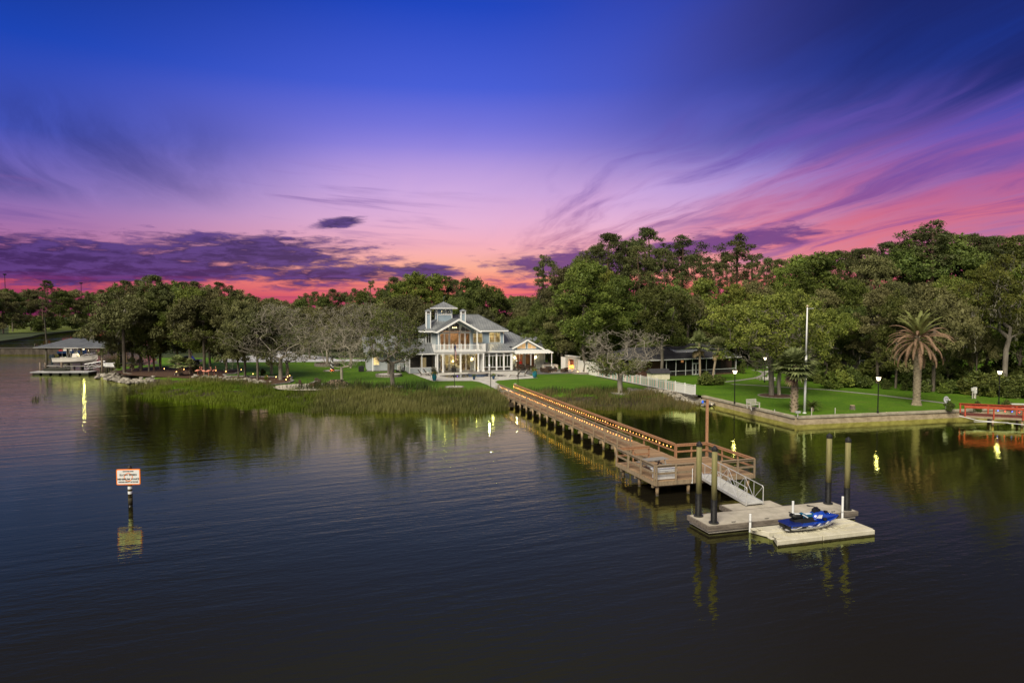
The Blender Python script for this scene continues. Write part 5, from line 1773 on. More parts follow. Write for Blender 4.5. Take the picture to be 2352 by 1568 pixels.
# living room behind
rm = MB()
rm.poly([(-0.3, 3.2, 0.01), (7.6, 3.2, 0.01), (7.6, 8.2, 0.01), (-0.3, 8.2, 0.01)], 1)
rm.poly([(-0.3, 8.2, 0), (7.6, 8.2, 0), (7.6, 8.2, 3.2), (-0.3, 8.2, 3.2)])
rm.poly([(-0.3, 3.2, 3.2), (-0.3, 8.2, 3.2), (7.6, 8.2, 3.2), (7.6, 3.2, 3.2)])
rm.poly([(-0.28, 3.2, 0), (-0.28, 8.2, 0), (-0.28, 8.2, 3.2), (-0.28, 3.2, 3.2)])
rm.poly([(7.6, 8.2, 0), (7.6, 3.2, 0), (7.6, 3.2, 3.2), (7.6, 8.2, 3.2)])
rm.build('living_room', [cream_in, flo_in], house)
shelf = MB()
for x0, x1, z0, z1 in ((4.6, 6.6, 0.0, 0.9), (4.6, 6.6, 1.3, 1.36), (4.6, 6.6, 1.8, 1.86), (4.6, 6.6, 2.3, 2.36), (0.6, 2.2, 0.0, 2.2)):
    shelf.box(x0, x1, 7.7, 8.15, z0, z1)
for i in range(18):
    shelf.box(4.65 + i * 0.105, 4.72 + i * 0.105, 7.75, 8.0, 0.9 + (i % 3) * 0.46, 1.15 + (i % 3) * 0.47)
shelf.build('book_shelf', M('shelf_wood', (0.20, 0.14, 0.09), (0.34, 0.28, 0.20), 4), house)
MB().box(2.6, 4.6, 5.2, 6.1, 0.1, 0.5).box(2.6, 4.6, 6.0, 6.3, 0.1, 0.95).box(2.4, 2.6, 5.2, 6.3, 0.1, 0.7).box(4.6, 4.8, 5.2, 6.3, 0.1, 0.7).build('sofa', M('white_sofa', (0.62, 0.60, 0.54)), house, bevel=0.05)
warm = (1.0, 0.80, 0.46)
lamp(house, (3.6, 5.0, 2.75), 190, warm, 0.25)
shade = M('lit_lampshade', (0.9, 0.7, 0.4), emit=(1.0, 0.72, 0.34), estr=9)
MB().lathe([(0.16, 1.25), (0.11, 1.52)], 10).build('table_lamp', shade, house, (3.9, 6.9, 0))
MB().lathe([(0.2, 2.95), (0.26, 3.05), (0.1, 3.1)], 10).build('ceiling_lamp', shade, house, (5.6, 5.4, 0))
# porch under the balcony
colm = MB().box(-0.17, 0.17, -0.17, 0.17, 0, 0.32).box(-0.115, 0.115, -0.115, 0.115, 0.32, 2.95).box(-0.15, 0.15, -0.15, 0.15, 2.95, 3.12).mesh('column', trim)
for x in (0.03, 0.96, 4.03, 7.13, 8.05):
    put('column', colm, house, (x, 0.0, 0))
put('column', colm, house, (0.35, 2.7, 0))
MB().box(-0.25, 8.2, -0.12, 0.12, 3.12, 3.42).build('porch_beam', trim, house)
MB().box(-0.52, 8.35, -0.32, 2.98, 3.42, 3.56).box(-0.58, 8.41, -0.38, 2.98, 3.56, 3.72).build('balcony_floor', trim, house)
lamp(house, (2.4, 1.4, 3.0), 26, warm, 0.1)
lamp(house, (5.4, 1.4, 3.0), 26, warm, 0.1)
for x in (2.4, 5.4):
    MB().lathe([(0.09, 3.38), (0.10, 3.415)], 10).build('porch_downlight', shade, house, (x, 1.4, 0))
sconce = MB().box(-0.07, 0.07, -0.14, 0, -0.18, 0.18).mesh('wall_lamp', M('lit_sconce', (0.9, 0.8, 0.5), emit=(1.0, 0.80, 0.40), estr=12))
put('wall_lamp', sconce, house, (6.60, 2.99, 2.0))
# balcony railing
brail = MB().box(-0.50, 8.33, -0.345, -0.285, 4.68, 4.76).box(-0.50, 8.33, -0.335, -0.295, 3.82, 3.88).build('balcony_railing', trim, house)
bal = MB().box(-0.018, 0.018, -0.018, 0.018, 3.88, 4.68).mesh('baluster', trim)
rp = MB().box(-0.07, 0.07, -0.07, 0.07, 3.72, 4.85).box(-0.09, 0.09, -0.09, 0.09, 4.85, 4.90).mesh('railing_post', trim)
xs = [-0.45, 0.55, 1.1, 2.6, 4.1, 5.6, 7.1, 8.27]
for x in xs:
    put('railing_post', rp, brail, (x, -0.315, 0))
x = -0.36
while x < 8.2:
    if min(abs(x - q) for q in xs) > 0.08:
        put('baluster', bal, brail, (x, -0.315, 0))
    x += 0.125
for X in (-0.46, 8.28):
    sr_ = MB().box(X - 0.03, X + 0.03, -0.24, 2.9, 4.68, 4.76).box(X - 0.02, X + 0.02, -0.24, 2.9, 3.82, 3.88).build('side_railing', trim, house)
    y = -0.10
    while y < 2.85:
        put('baluster', bal, sr_, (X, y, 0))
        y += 0.125
# ---- upper bay with the gable ---------------------------------------------------
fu = Face(0, 2.5)
wall(house, fu, 0.55, 6.65, 3.72, 6.70, [(0.96, 2.36, 3.78, 6.52), (2.66, 4.18, 3.9, 6.60), (4.46, 6.14, 3.78, 6.55)], sid_blue)
window(house, fu, 0.96, 2.36, 3.78, 6.52, 2, 1, 'balcony_door', bar=0.24)
window(house, fu, 2.66, 4.18, 3.9, 6.60, 1, 1)
window(house, fu, 4.46, 6.14, 3.78, 6.55, 2, 1, 'balcony_door', bar=0.24)
GX, GZ, GE = 3.74, 9.18, 7.00        # gable apex x, apex height, eave height
gs = (GZ - GE) / (GX + 0.15)


def gz(x, drop=0.0):
    return GZ - abs(x - GX) * gs - drop


gw_ = MB()
y = 2.5
# wall strips following the rake, above the gable glazing
for (xa, xb) in ((0.55, 1.35), (1.35, 2.55), (2.55, GX)):
    for sgn in (-1, 1):
        X0, X1 = (xa, xb) if sgn < 0 else (2 * GX - xa, 2 * GX - xb)
        lowa, lowb = max(6.70, gz(X0, 0.62)), max(6.70, gz(X1, 0.62))
        gw_.poly([(X0, y, lowa), (X1, y, lowb), (X1, y, gz(X1, 0.12)), (X0, y, gz(X0, 0.12))] if sgn < 0 else [(X1, y, lowb), (X0, y, lowa), (X0, y, gz(X0, 0.12)), (X1, y, gz(X1, 0.12))])
gw_.box(2.46, 2.60, 2.45, 2.55, 6.70, gz(2.5, 0.6)).box(4.38, 4.52, 2.45, 2.55, 6.70, gz(4.45, 0.6)).box(0.55, 6.85, 2.44, 2.56, 6.62, 6.76)
gw_.build('gable_wall', trim if False else sid_blue, house)
for poly in ([(2.62, 6.80), (4.36, 6.80), (4.36, gz(4.36, 0.66)), (GX, gz(GX, 0.62)), (2.62, gz(2.62, 0.66))],
             [(1.25, 6.80), (2.44, 6.80), (2.44, gz(2.44, 0.66)), (1.25, max(6.84, gz(1.25, 0.66)))],
             [(4.54, 6.80), (6.2, 6.80), (6.2, max(6.84, gz(6.2, 0.66))), (4.54, gz(4.54, 0.66))]):
    w_ = MB()
    for i in range(len(poly)):
        a, b = poly[i], poly[(i + 1) % len(poly)]
        w_.bar((a[0], 2.46, a[1]), (b[0], 2.46, b[1]), 0.09, 0.10, up=(0, 1, 0))
    w_ = w_.build('gable_window', trim, house)
    MB().poly([(q[0], 2.51, q[1]) for q in poly]).build('pane', gl, w_)
    xm = (poly[0][0] + poly[1][0]) / 2
    MB().box(xm - 0.025, xm + 0.025, 2.44, 2.49, 6.84, gz(xm, 0.70)).build('muntin', trim, w_)
ru = MB()
ru.poly([(0.6, 2.7, 3.73), (6.6, 2.7, 3.73), (6.6, 6.6, 3.73), (0.6, 6.6, 3.73)], 1)
ru.poly([(0.6, 6.6, 3.7), (6.6, 6.6, 3.7), (6.6, 6.6, 7.2), (GX, 6.6, 8.9), (0.6, 6.6, 7.2)])
ru.poly([(0.6, 2.7, 3.7), (0.6, 6.6, 3.7), (0.6, 6.6, 7.2), (0.6, 2.7, 7.2)], 2)
ru.poly([(6.6, 6.6, 3.7), (6.6, 2.7, 3.7), (6.6, 2.7, 7.2), (6.6, 6.6, 7.2)])
ru.build('upper_room', [wood_in, flo_in, cream_in], house)
lamp(house, (3.7, 4.4, 7.2), 190, (1.0, 0.74, 0.44), 0.25)
for dx in (-0.3, 0.0, 0.3):
    MB().lathe([(0.05, 7.35), (0.11, 7.45), (0.05, 7.58)], 8).build('chandelier_lamp', shade, house, (3.75 + dx, 4.2, 0.05 * abs(dx)))
for s0, X in ((-1, 0.55), (1, 6.65)):
    m = MB().box(X - 0.07, X + 0.07, 2.5, 5.0, 3.72, 6.95)
    m.build('bay_side_wall', sid_blue, house)
# gable roof, rakes and posts
for s0 in (-1, 1):
    X = GX + s0 * (GX + 0.15)
    if s0 < 0:
        roof_plane(house, [(X, 7.3, GE), (X, -0.35, GE), (GX, -0.35, GZ), (GX, 7.3, GZ)])
    else:
        roof_plane(house, [(X, -0.35, GE), (X, 7.3, GE), (GX, 7.3, GZ), (GX, -0.35, GZ)])
    MB().bar((X - s0 * 0.0, -0.40, GE - 0.16), (GX, -0.40, GZ - 0.16), 0.05, 0.30, up=(0, 0, 1)).build('rake_board', trim, house)
    MB().poly([(X, -0.3, GE - 0.09), (GX, -0.3, GZ - 0.09), (GX, 2.45, GZ - 0.09), (X, 2.45, GE - 0.09)]).build('soffit', trim, house)
    MB().box(X - 0.06, X + 0.06, -0.3, 3.2, GE - 0.26, GE - 0.02).build('gutter', trim, house)
ucol = MB().box(-0.10, 0.10, -0.10, 0.10, 3.72, GE + 0.05).mesh('upper_column', trim)
put('upper_column', ucol, house, (0.24, 0.05, 0))
put('upper_column', ucol, house, (6.95, 0.05, 0))
# ---- main upper block --------------------------------------------------------------
fm = Face(0, 4.0)
wall(house, fm, 6.72, 12.65, 3.5, 6.95, [(7.10, 8.72, 4.86, 6.42), (10.1, 12.0, 4.86, 6.55)], sid_blue)
window(house, fm, 7.10, 8.72, 4.86, 6.42, 2, 1)
window(house, fm, 10.1, 12.0, 4.86, 6.55, 2, 1, bar=0.12)
fl_ = Face(-1.6, 10.5, False)
wall(house, fl_, 0, 6.2, 3.3, 6.95, [(3.6, 4.7, 4.7, 6.5)], sid_pale)
window(house, fl_, 3.6, 4.7, 4.7, 6.5, 2, 1)
wall(house, Face(0, 4.3), -1.6, 0.5, 3.3, 6.95, [(-1.25, -0.45, 4.85, 6.55)], sid_pale)
window(house, Face(0, 4.3), -1.25, -0.45, 4.85, 6.55, 2, 1)
MB().box(12.51, 12.65, 4.15, 12.5, 3.5, 6.95).build('side_wall', sid_blue, house)
MB().box(12.60, 12.70, 3.93, 4.05, 3.5, 6.93).build('corner_board', trim, house)
MB().box(-1.6, 12.5, 12.4, 12.5, 0, 6.95).build('rear_wall', sid_pale, house)
for (x0, x1, e) in ((6.75, 9.4, 55), (9.6, 12.5, 75)):
    m = MB()
    m.poly([(x0, 7.2, 3.7), (x1, 7.2, 3.7), (x1, 7.2, 6.9), (x0, 7.2, 6.9)])
    m.poly([(x0, 4.2, 3.72), (x1, 4.2, 3.72), (x1, 7.2, 3.72), (x0, 7.2, 3.72)], 1)
    m.poly([(x0, 4.2, 6.9), (x0, 7.2, 6.9), (x1, 7.2, 6.9), (x1, 4.2, 6.9)])
    m.poly([(x0, 4.2, 3.7), (x0, 7.2, 3.7), (x0, 7.2, 6.9), (x0, 4.2, 6.9)])
    m.poly([(x1, 7.2, 3.7), (x1, 4.2, 3.7), (x1, 4.2, 6.9), (x1, 7.2, 6.9)])
    m.build('bedroom', [cream_in, flo_in], house)
    lamp(house, ((x0 + x1) / 2, 5.6, 6.5), e, (1.0, 0.80, 0.50), 0.2)
    for k in range(9):
        MB().box(x0 + 0.5 + k * 0.2, x0 + 0.54 + k * 0.2, 5.9, 5.94, 4.6, 5.5).build('stair_spindle', flo_in, house)
    MB().box(x0 + 0.4, x1 - 0.4, 5.86, 5.98, 5.5, 5.58).build('stair_rail', wood_in, house)
E0, E1, YF, YB, ZE, ZRG = -2.35, 13.4, 3.35, 13.2, 7.02, 9.82
ym = (YF + YB) / 2
RX0, RX1 = 2.6, 8.85
roof_plane(house, [(E0, YF, ZE), (E1, YF, ZE), (RX1, ym, ZRG), (RX0, ym, ZRG)])
roof_plane(house, [(E1, YF, ZE), (E1, YB, ZE), (RX1, ym, ZRG)])
roof_plane(house, [(E0, YB, ZE), (E0, YF, ZE), (RX0, ym, ZRG)])
roof_plane(house, [(E1, YB, ZE), (E0, YB, ZE), (RX0, ym, ZRG), (RX1, ym, ZRG)], spacing=0)
MB().box(6.95, E1 + 0.02, YF - 0.07, YF - 0.005, ZE - 0.24, ZE - 0.02).build('fascia', trim, house)
MB().box(E0, -0.2, YF - 0.07, YF - 0.005, ZE - 0.24, ZE - 0.02).build('fascia', trim, house)
MB().box(E0 - 0.065, E0 - 0.005, YF, YB, ZE - 0.24, ZE - 0.02).build('fascia', trim, house)
MB().poly([(6.7, YF, ZE - 0.12), (6.7, 4.0, ZE - 0.12), (E1, 4.0, ZE - 0.12), (E1, YF, ZE - 0.12)]).build('soffit', trim, house)
# ridge cap pieces and small rear roof bump
MB().bar((RX0, ym, ZRG + 0.02), (RX1, ym, ZRG + 0.02), 0.25, 0.05).build('ridge_cap', seamm, house)
for e in ((E1, YF), (E0, YF)):
    MB().bar((e[0], e[1], ZE + 0.03), (RX1 if e[0] > 0 else RX0, ym, ZRG + 0.03), 0.16, 0.05).build('hip_cap', seamm, house)
# ---- cupola ------------------------------------------------------------------------
cx0, cx1, cy0, cy1 = 1.05, 3.65, 6.2, 8.8
for f, L_ in ((Face(cx0, cy0), cx1 - cx0), (Face(cx0, cy1, False), cy1 - cy0)):
    wall(house, f, 0, L_, 8.2, 10.90, [(0.75 if f.dx else 0.45, 1.45 if f.dx else 1.15, 9.95, 10.72), (1.60 if f.dx else 1.45, 2.30 if f.dx else 2.15, 9.95, 10.72)], sid_blue, name='cupola_wall')
    for a, b in (((0.75, 1.45), (1.60, 2.30)) if f.dx else ((0.45, 1.15), (1.45, 2.15))):
        w_ = window(house, f, a, b, 9.95, 10.72, 1, 1, 'cupola_window', fw=0.08)
        for (p0, p1) in (((a, 9.95), (b, 10.72)), ((a, 10.72), (b, 9.95)), (((a + b) / 2, 9.95), ((a + b) / 2, 10.72)), ((a, 10.335), (b, 10.335))):
            MB().bar(f.p(p0[0], p0[1], -0.01), f.p(p1[0], p1[1], -0.01), 0.025, 0.025).build('muntin', trim, w_)
MB().box(cx1 - 0.14, cx1, cy0 + 0.15, cy1, 8.2, 10.9).box(cx0 + 0.15, cx1 - 0.15, cy1 - 0.14, cy1, 8.2, 10.9).build('cupola_wall', sid_blue, house)
for x, y in ((cx0, cy0), (cx1, cy0), (cx0, cy1)):
    MB().box(x - 0.06, x + 0.06, y - 0.06, y + 0.06, 8.3, 10.9).build('cupola_corner_board', trim, house)
MB().box(cx0 - 0.03, cx1 + 0.03, cy0 - 0.04, cy0 - 0.004, 9.72, 9.86).build('cupola_belt', trim, house)
lamp(house, ((cx0 + cx1) / 2, (cy0 + cy1) / 2 - 0.4, 10.5), 14, warm, 0.1)
MB().lathe([(0.06, 10.3), (0.09, 10.4), (0.05, 10.5)], 8).build('cupola_lamp', shade, house, (1.9, 7.1, 0))
ap = ((cx0 + cx1) / 2, (cy0 + cy1) / 2, 12.15)
o_ = 0.85
cor = [(cx0 - o_, cy0 - o_, 11.02), (cx1 + o_, cy0 - o_, 11.02), (cx1 + o_, cy1 + o_, 11.02), (cx0 - o_, cy1 + o_, 11.02)]
for i in range(4):
    roof_plane(house, [cor[i], cor[(i + 1) % 4], ap], 0.5, name='cupola_roof')
MB().box(cx0 - o_ - 0.02, cx1 + o_ + 0.02, cy0 - o_ - 0.02, cy1 + o_ + 0.02, 10.86, 11.0).build('cupola_eave', trim, house)
MB().tube([ap, (ap[0], ap[1], 12.9)], 0.025, 6).tube([(ap[0] - 0.28, ap[1], 12.62), (ap[0] + 0.28, ap[1], 12.62)], 0.018, 5).quadbox([(ap[0] - 0.02, ap[1] - 0.01, 12.8), (ap[0] + 0.3, ap[1] - 0.01, 13.0), (ap[0] + 0.3, ap[1] + 0.01, 13.0), (ap[0] - 0.02, ap[1] + 0.01, 12.8), (ap[0] - 0.05, ap[1] - 0.01, 12.95), (ap[0] + 0.36, ap[1] - 0.01, 13.2), (ap[0] + 0.36, ap[1] + 0.01, 13.2), (ap[0] - 0.05, ap[1] + 0.01, 12.95)]).build('weather_vane', M('green_copper', (0.10, 0.13, 0.11), metal=0.4, rough=0.5), house)
# ---- chimneys ------------------------------------------------------------------------
for x, y in ((-0.88, 4.45), (5.32, 4.45)):
    c_ = MB().box(x - 0.36, x + 0.36, y - 0.36, y + 0.36, 6.6, 9.95).build('chimney', sid_blue, house)
    for sx_ in (-1, 1):
        for sy_ in (-1, 1):
            MB().box(x + sx_ * 0.36 - 0.075, x + sx_ * 0.36 + 0.075, y + sy_ * 0.36 - 0.075, y + sy_ * 0.36 + 0.075, 6.6, 10.42).build('corner_board', trim, c_)
    MB().box(x - 0.46, x + 0.46, y - 0.46, y + 0.46, 9.952, 10.04).box(x - 0.50, x + 0.50, y - 0.50, y + 0.50, 10.40, 10.50).build('chimney_cap', trim, c_)
    MB().box(x - 0.12, x + 0.12, y - 0.12, y + 0.12, 10.04, 10.30).build('flue', M('rust_flue', (0.25, 0.22, 0.2)), c_)
    MB().loft([[(x - 0.56, y - 0.56, 10.502), (x + 0.56, y - 0.56, 10.502), (x + 0.56, y + 0.56, 10.502), (x - 0.56, y + 0.56, 10.502)], [(x - 0.04, y - 0.04, 10.82), (x + 0.04, y - 0.04, 10.82), (x + 0.04, y + 0.04, 10.82), (x - 0.04, y + 0.04, 10.82)]]).build('chimney_roof', roofm, c_)
# ---- sunroom ------------------------------------------------------------------------
fq = Face(0, 1.0)
posts = [7.96, 9.28, 10.62, 11.93, 13.25]
ops = []
for i in range(4):
    a, b = posts[i] + 0.14, posts[i + 1] - 0.14
    ops += [(a, b, 0.12, 0.58), (a, b, 0.72, 2.62), (a, b, 2.74, 3.02)]
wall(house, fq, 7.80, 13.45, 0, 3.30, ops, trim, th=0.10)
for i in range(4):
    a, b = posts[i] + 0.14, posts[i + 1] - 0.14
    for c, d, n in ((0.12, 0.58, 1), (0.72, 2.62, 2), (2.74, 3.02, 1)):
        window(house, fq, a, b, c, d, n, 1, 'sunroom_window', fw=0.03, bar=0.06)
fq2 = Face(7.80, 4.0, False)
wall(house, fq2, 0.9, 3.0, 0, 3.3, [(1.2, 2.7, 0.72, 2.62), (1.2, 2.7, 0.12, 0.58), (1.2, 2.7, 2.74, 3.02)], trim, th=0.10)
for c, d in ((0.12, 0.58), (0.72, 2.62), (2.74, 3.02)):
    window(house, fq2, 1.2, 2.7, c, d, 2, 1, 'sunroom_window', fw=0.03, bar=0.06)
m = MB()
m.poly([(7.9, 1.12, 0.01), (13.4, 1.12, 0.01), (13.4, 6.5, 0.01), (7.9, 6.5, 0.01)], 1)
m.poly([(7.9, 6.5, 0), (13.4, 6.5, 0), (13.4, 6.5, 3.3), (7.9, 6.5, 3.3)])
m.poly([(13.36, 6.5, 0), (13.36, 1.1, 0), (13.36, 1.1, 3.3), (13.36, 6.5, 3.3)])
m.poly([(7.9, 1.1, 3.28), (7.9, 6.5, 3.28), (13.4, 6.5, 3.28), (13.4, 1.1, 3.28)])
m.build('sunroom_interior', [dark_in, flo_in], house)
lamp(house, (10.6, 4.2, 2.9), 34, (1.0, 0.86, 0.5), 0.2)
for x, y in ((9.9, 2.2), (11.7, 2.4), (12.6, 2.0), (8.6, 2.2)):
    g = np.random.default_rng(int(x * 10))
    c_ = np.array([x, y, 1.5]) + g.normal(0, 0.22, (160, 3)) * np.array([1, 1, 1.7])
    put('indoor_plant', leaf_mesh('indoor_plant', c_, LEAF['bright'], 0.22, 0.1, g.uniform(0, 1, 160), rg=g), house)
    MB().lathe([(0.16, 0.02), (0.2, 0.4)], 8).tube([(0, 0, 0.4), (0, 0, 1.6)], 0.02, 4).build('indoor_pot', flo_in, house, (x, y, 0))
roof_plane(house, [(7.55, 0.62, 3.50), (13.85, 0.62, 3.50), (12.65, 4.0, 4.70), (7.55, 4.0, 4.70)])
MB().box(7.55, 13.87, 0.55, 0.615, 3.30, 3.48).build('fascia', trim, house)
MB().tube([(13.5, 0.6, 3.3), (13.5, 0.85, 3.05), (13.5, 0.85, 0.05)], 0.05, 6).build('downpipe', trim, house)
# ---- right wing -----------------------------------------------------------------------
fw_ = Face(0, 3.2)
wall(house, fw_, 13.46, 20.2, 0, 3.5, [(14.85, 16.05, 0.08, 2.62), (16.55, 17.45, 0.08, 2.62), (17.6, 18.2, 0.08, 2.62)], sid_grey)
window(house, fw_, 14.85, 16.05, 0.08, 2.62, 2, 1, 'french_door', bar=0.2)
window(house, fw_, 16.55, 17.45, 0.08, 2.62, 1, 1, 'french_door', fw=0.12)
window(house, fw_, 17.6, 18.2, 0.08, 2.62, 1, 1, 'french_door', fw=0.12)
MB().box(20.06, 20.2, 3.35, 12, 0, 3.5).build('side_wall', sid_grey, house)
MB().box(20.14, 20.26, 3.14, 3.3, 0, 3.45).build('corner_board', trim, house)
m = MB()
m.poly([(13.5, 7.0, 0), (20, 7.0, 0), (20, 7.0, 3.3), (13.5, 7.0, 3.3)])
m.poly([(13.5, 3.4, 0.01), (20, 3.4, 0.01), (20, 7, 0.01), (13.5, 7, 0.01)], 1)
m.poly([(13.5, 3.4, 3.3), (13.5, 7, 3.3), (20, 7, 3.3), (20, 3.4, 3.3)])
m.build('dining_room', [wood_in, flo_in], house)
lamp(house, (16.4, 5.2, 2.8), 70, (1.0, 0.62, 0.30), 0.2)
for x in (14.50, 18.45):
    put('wall_lamp', sconce, house, (x, 3.19, 2.1))
    lamp(house, (x, 2.85, 2.0), 14, (1.0, 0.85, 0.45), 0.08)
wx, wz, we = 16.75, 5.35, 3.62
for s0 in (-1, 1):
    X = wx + s0 * 3.2
    pts = [(X, 8.6, we), (X, 2.6, we), (wx, 2.6, wz), (wx, 8.6, wz)] if s0 < 0 else [(X, 2.6, we), (X, 8.6, we), (wx, 8.6, wz), (wx, 2.6, wz)]
    roof_plane(house, pts)
    MB().bar((X, 2.56, we - 0.13), (wx, 2.56, wz - 0.13), 0.05, 0.26).build('rake_board', trim, house)
MB().poly([(13.9, 3.19, 3.5), (19.6, 3.19, 3.5), (wx, 3.19, 5.2)]).build('gable_wall', sid_blue, house)
for (xa, xb) in ((14.95, 16.55), (18.55, 16.95)):
    zt_ = lambda q: wz - 0.42 - abs(q - wx) * (wz - we) / 3.2
    poly = [(xa, 3.66), (xb, 3.66), (xb, zt_(xb)), (xa, max(3.72, zt_(xa)))]
    w_ = MB()
    for i in range(4):
        a, b = poly[i], poly[(i + 1) % 4]
        w_.bar((a[0], 3.13, a[1]), (b[0], 3.13, b[1]), 0.07, 0.10, up=(0, 1, 0))
    w_ = w_.build('gable_window', trim, house)
    MB().poly([(q[0], 3.16, q[1]) for q in poly]).build('pane', M('glowing_pane', (0.35, 0.22, 0.1), rough=0.15, emit=(1.0, 0.60, 0.25), estr=0.45), w_)
    MB().box((xa + xb) / 2 - 0.03, (xa + xb) / 2 + 0.03, 3.10, 3.15, 3.70, zt_((xa + xb) / 2)).build('muntin', trim, w_)
roof_plane(house, [(12.7, 3.6, 4.20), (19.4, 3.6, 4.20), (15.4, 9.3, 6.5), (12.7, 9.3, 6.5)], 0.5)
roof_plane(house, [(17.6, 3.7, 3.95), (20.9, 3.7, 3.95), (20.2, 8.5, 5.6), (16.4, 8.5, 5.6)], 0.5)
# scalloped white awning over the dining terrace
aw = MB()
n = 13
for i in range(n):
    a, b = 13.75 + i * 7.15 / n, 13.75 + (i + 1) * 7.15 / n
    m_ = (a + b) / 2
    aw.loft([[(a, 3.12, 3.46), (m_, 3.12, 3.49), (b, 3.12, 3.46)], [(a, 0.3, 3.12), (m_, 0.3, 3.15), (b, 0.3, 3.12)], [(a, 0.2, 3.02), (m_, 0.19, 2.92), (b, 0.2, 3.02)]], closed=False)
aw.build('awning', M('awning_white', (0.70, 0.70, 0.68), rough=0.7), house)
for x in (16.75, 20.6):
    MB().box(x - 0.05, x + 0.05, 0.3, 0.4, 0, 3.08).build('awning_post', trim, house)
MB().box(13.9, 20.85, 0.32, 0.38, 3.0, 3.1).build('awning_beam', trim, house)
# ---- screened porch on the left ------------------------------------------------------------
fp_ = Face(0, 0.15)
for x in (-4.68, -2.62, -0.25):
    MB().box(x - 0.10, x + 0.10, 0.05, 0.25, 0, 3.05).build('porch_post', trim, house)
MB().box(-4.6, -0.35, 0.08, 0.22, 0.0, 0.86).build('knee_wall', sid_pale, house)
MB().box(-4.6, -0.35, 0.05, 0.25, 0.862, 0.94).build('sill', trim, house)
MB().box(-4.8, -0.15, 0.03, 0.27, 3.05, 3.30).build('porch_beam', trim, house)
for a, b in ((-4.58, -2.72), (-2.52, -0.35)):
    MB().poly([(a, 0.15, 0.94), (b, 0.15, 0.94), (b, 0.15, 3.05), (a, 0.15, 3.05)]).build('screen', scrm, house)
MB().box(-4.76, -4.62, 0.30, 5.8, 0, 0.86).build('knee_wall', sid_pale, house)
for y in (2.0, 3.9, 5.8):
    MB().box(-4.78, -4.60, y - 0.09, y + 0.09, 0, 3.05).build('porch_post', trim, house)
MB().poly([(-4.69, 5.8, 0.9), (-4.69, 0.25, 0.9), (-4.69, 0.25, 3.05), (-4.69, 5.8, 3.05)]).build('screen', scrm, house)
MB().box(-4.82, -4.56, 0.27, 5.9, 3.05, 3.30).build('porch_beam', trim, house)
wall(house, Face(0, 4.4), -4.6, -0.3, 0, 3.3, [(-2.3, -1.3, 0.3, 2.3)], M('porch_back_wall', (0.16, 0.15, 0.13), (0.2, 0.19, 0.17)), name='porch_back_wall')
window(house, Face(0, 4.4), -2.3, -1.3, 0.3, 2.3, 1, 1, glass=M('dim_lit_pane', (0.3, 0.25, 0.1), emit=(1.0, 0.75, 0.35), estr=0.45))
roof_plane(house, [(-5.1, -0.25, 3.32), (-0.3, -0.25, 3.32), (-0.3, 4.3, 4.9), (-2.0, 4.3, 4.9)])
roof_plane(house, [(-5.1, 9.5, 3.32), (-5.1, -0.25, 3.32), (-2.0, 4.3, 4.9), (-2.0, 9.5, 4.9)])
MB().box(-5.14, -0.3, -0.31, -0.26, 3.16, 3.32).build('fascia', trim, house)
# ---- left rear wing -------------------------------------------------------------------------
fz = Face(0, 7.0)
wall(house, fz, -11.3, -7.4, 0, 3.3, [(-10.2, -9.3, 1.0, 2.3)], sid_pale)
window(house, fz, -10.2, -9.3, 1.0, 2.3, 2, 1, glass=M('lit_pane', (0.5, 0.4, 0.15), emit=(1.0, 0.72, 0.30), estr=0.9))
MB().box(-11.3, -11.16, 7.15, 12.4, 0, 3.3).build('side_wall', sid_pale, house)
MB().box(-7.4, -4.8, 7.6, 7.75, 0, 3.3).build('wall', sid_pale, house)
MB().box(-11.6, -7.2, 5.6, 7.0, -0.15, 0.02).build('stoop', M('paver_dark', (0.1, 0.1, 0.1)), house)
for x in (-10.45, -7.7):
    MB().box(x - 0.10, x + 0.10, 5.8, 6.0, 0.02, 3.1).build('porch_post', trim, house)
MB().box(-11.7, -7.2, 5.75, 6.05, 3.1, 3.35).build('porch_beam', trim, house)
roof_plane(house, [(-12.0, 5.4, 3.36), (-4.6, 5.4, 3.36), (-4.6, 10.0, 5.9), (-12.0, 10.0, 5.9)])
roof_plane(house, [(-4.6, 14.6, 3.36), (-12.0, 14.6, 3.36), (-12.0, 10.0, 5.9), (-4.6, 10.0, 5.9)], 0)
MB().poly([(-11.3, 12.4, 3.3), (-11.3, 7.1, 3.3), (-11.3, 7.2, 4.2), (-11.3, 10.0, 5.75), (-11.3, 12.4, 4.4)]).build('gable_wall', trim, house)
# ================================================================== PATIO, POOL AND FURNITURE
def hp(x, y, z=0.0):
    """house-local ground point"""
    c, s = math.cos(HA), math.sin(HA)
    return Vector((HO.x + x * c - y * s, HO.y + x * s + y * c, ZL + z))


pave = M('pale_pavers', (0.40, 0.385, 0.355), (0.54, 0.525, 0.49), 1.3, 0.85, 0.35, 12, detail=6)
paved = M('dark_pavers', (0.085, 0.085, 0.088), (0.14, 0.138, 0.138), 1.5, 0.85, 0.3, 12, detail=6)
pp = [hp(*q) for q in ((-4.3, 0.0), (-3.6, -6.5), (-2.7, -12.8), (0.5, -13.5), (3.2, -14.0), (3.9, -16.0), (4.15, -20), (4.1, -28.5), (5.95, -28.5), (6.0, -20), (6.1, -16.5), (7.0, -14.6), (9.5, -13.6), (14.1, -12.5), (14.1, -9.0), (13.8, -1), (13.8, 0.4))]
sheet('patio', pp, ZL + 0.03, pave, 'pale paved pool patio with a path down to the pier', 'patio')
sheet('dining_terrace', [hp(*q) for q in ((13.75, 3.1), (13.8, -1.0), (14.0, -6.8), (21.5, -7.2), (23.0, -5.0), (22.6, 3.0))], ZL + 0.036, paved, 'dark paved terrace in front of the right wing', 'terrace')
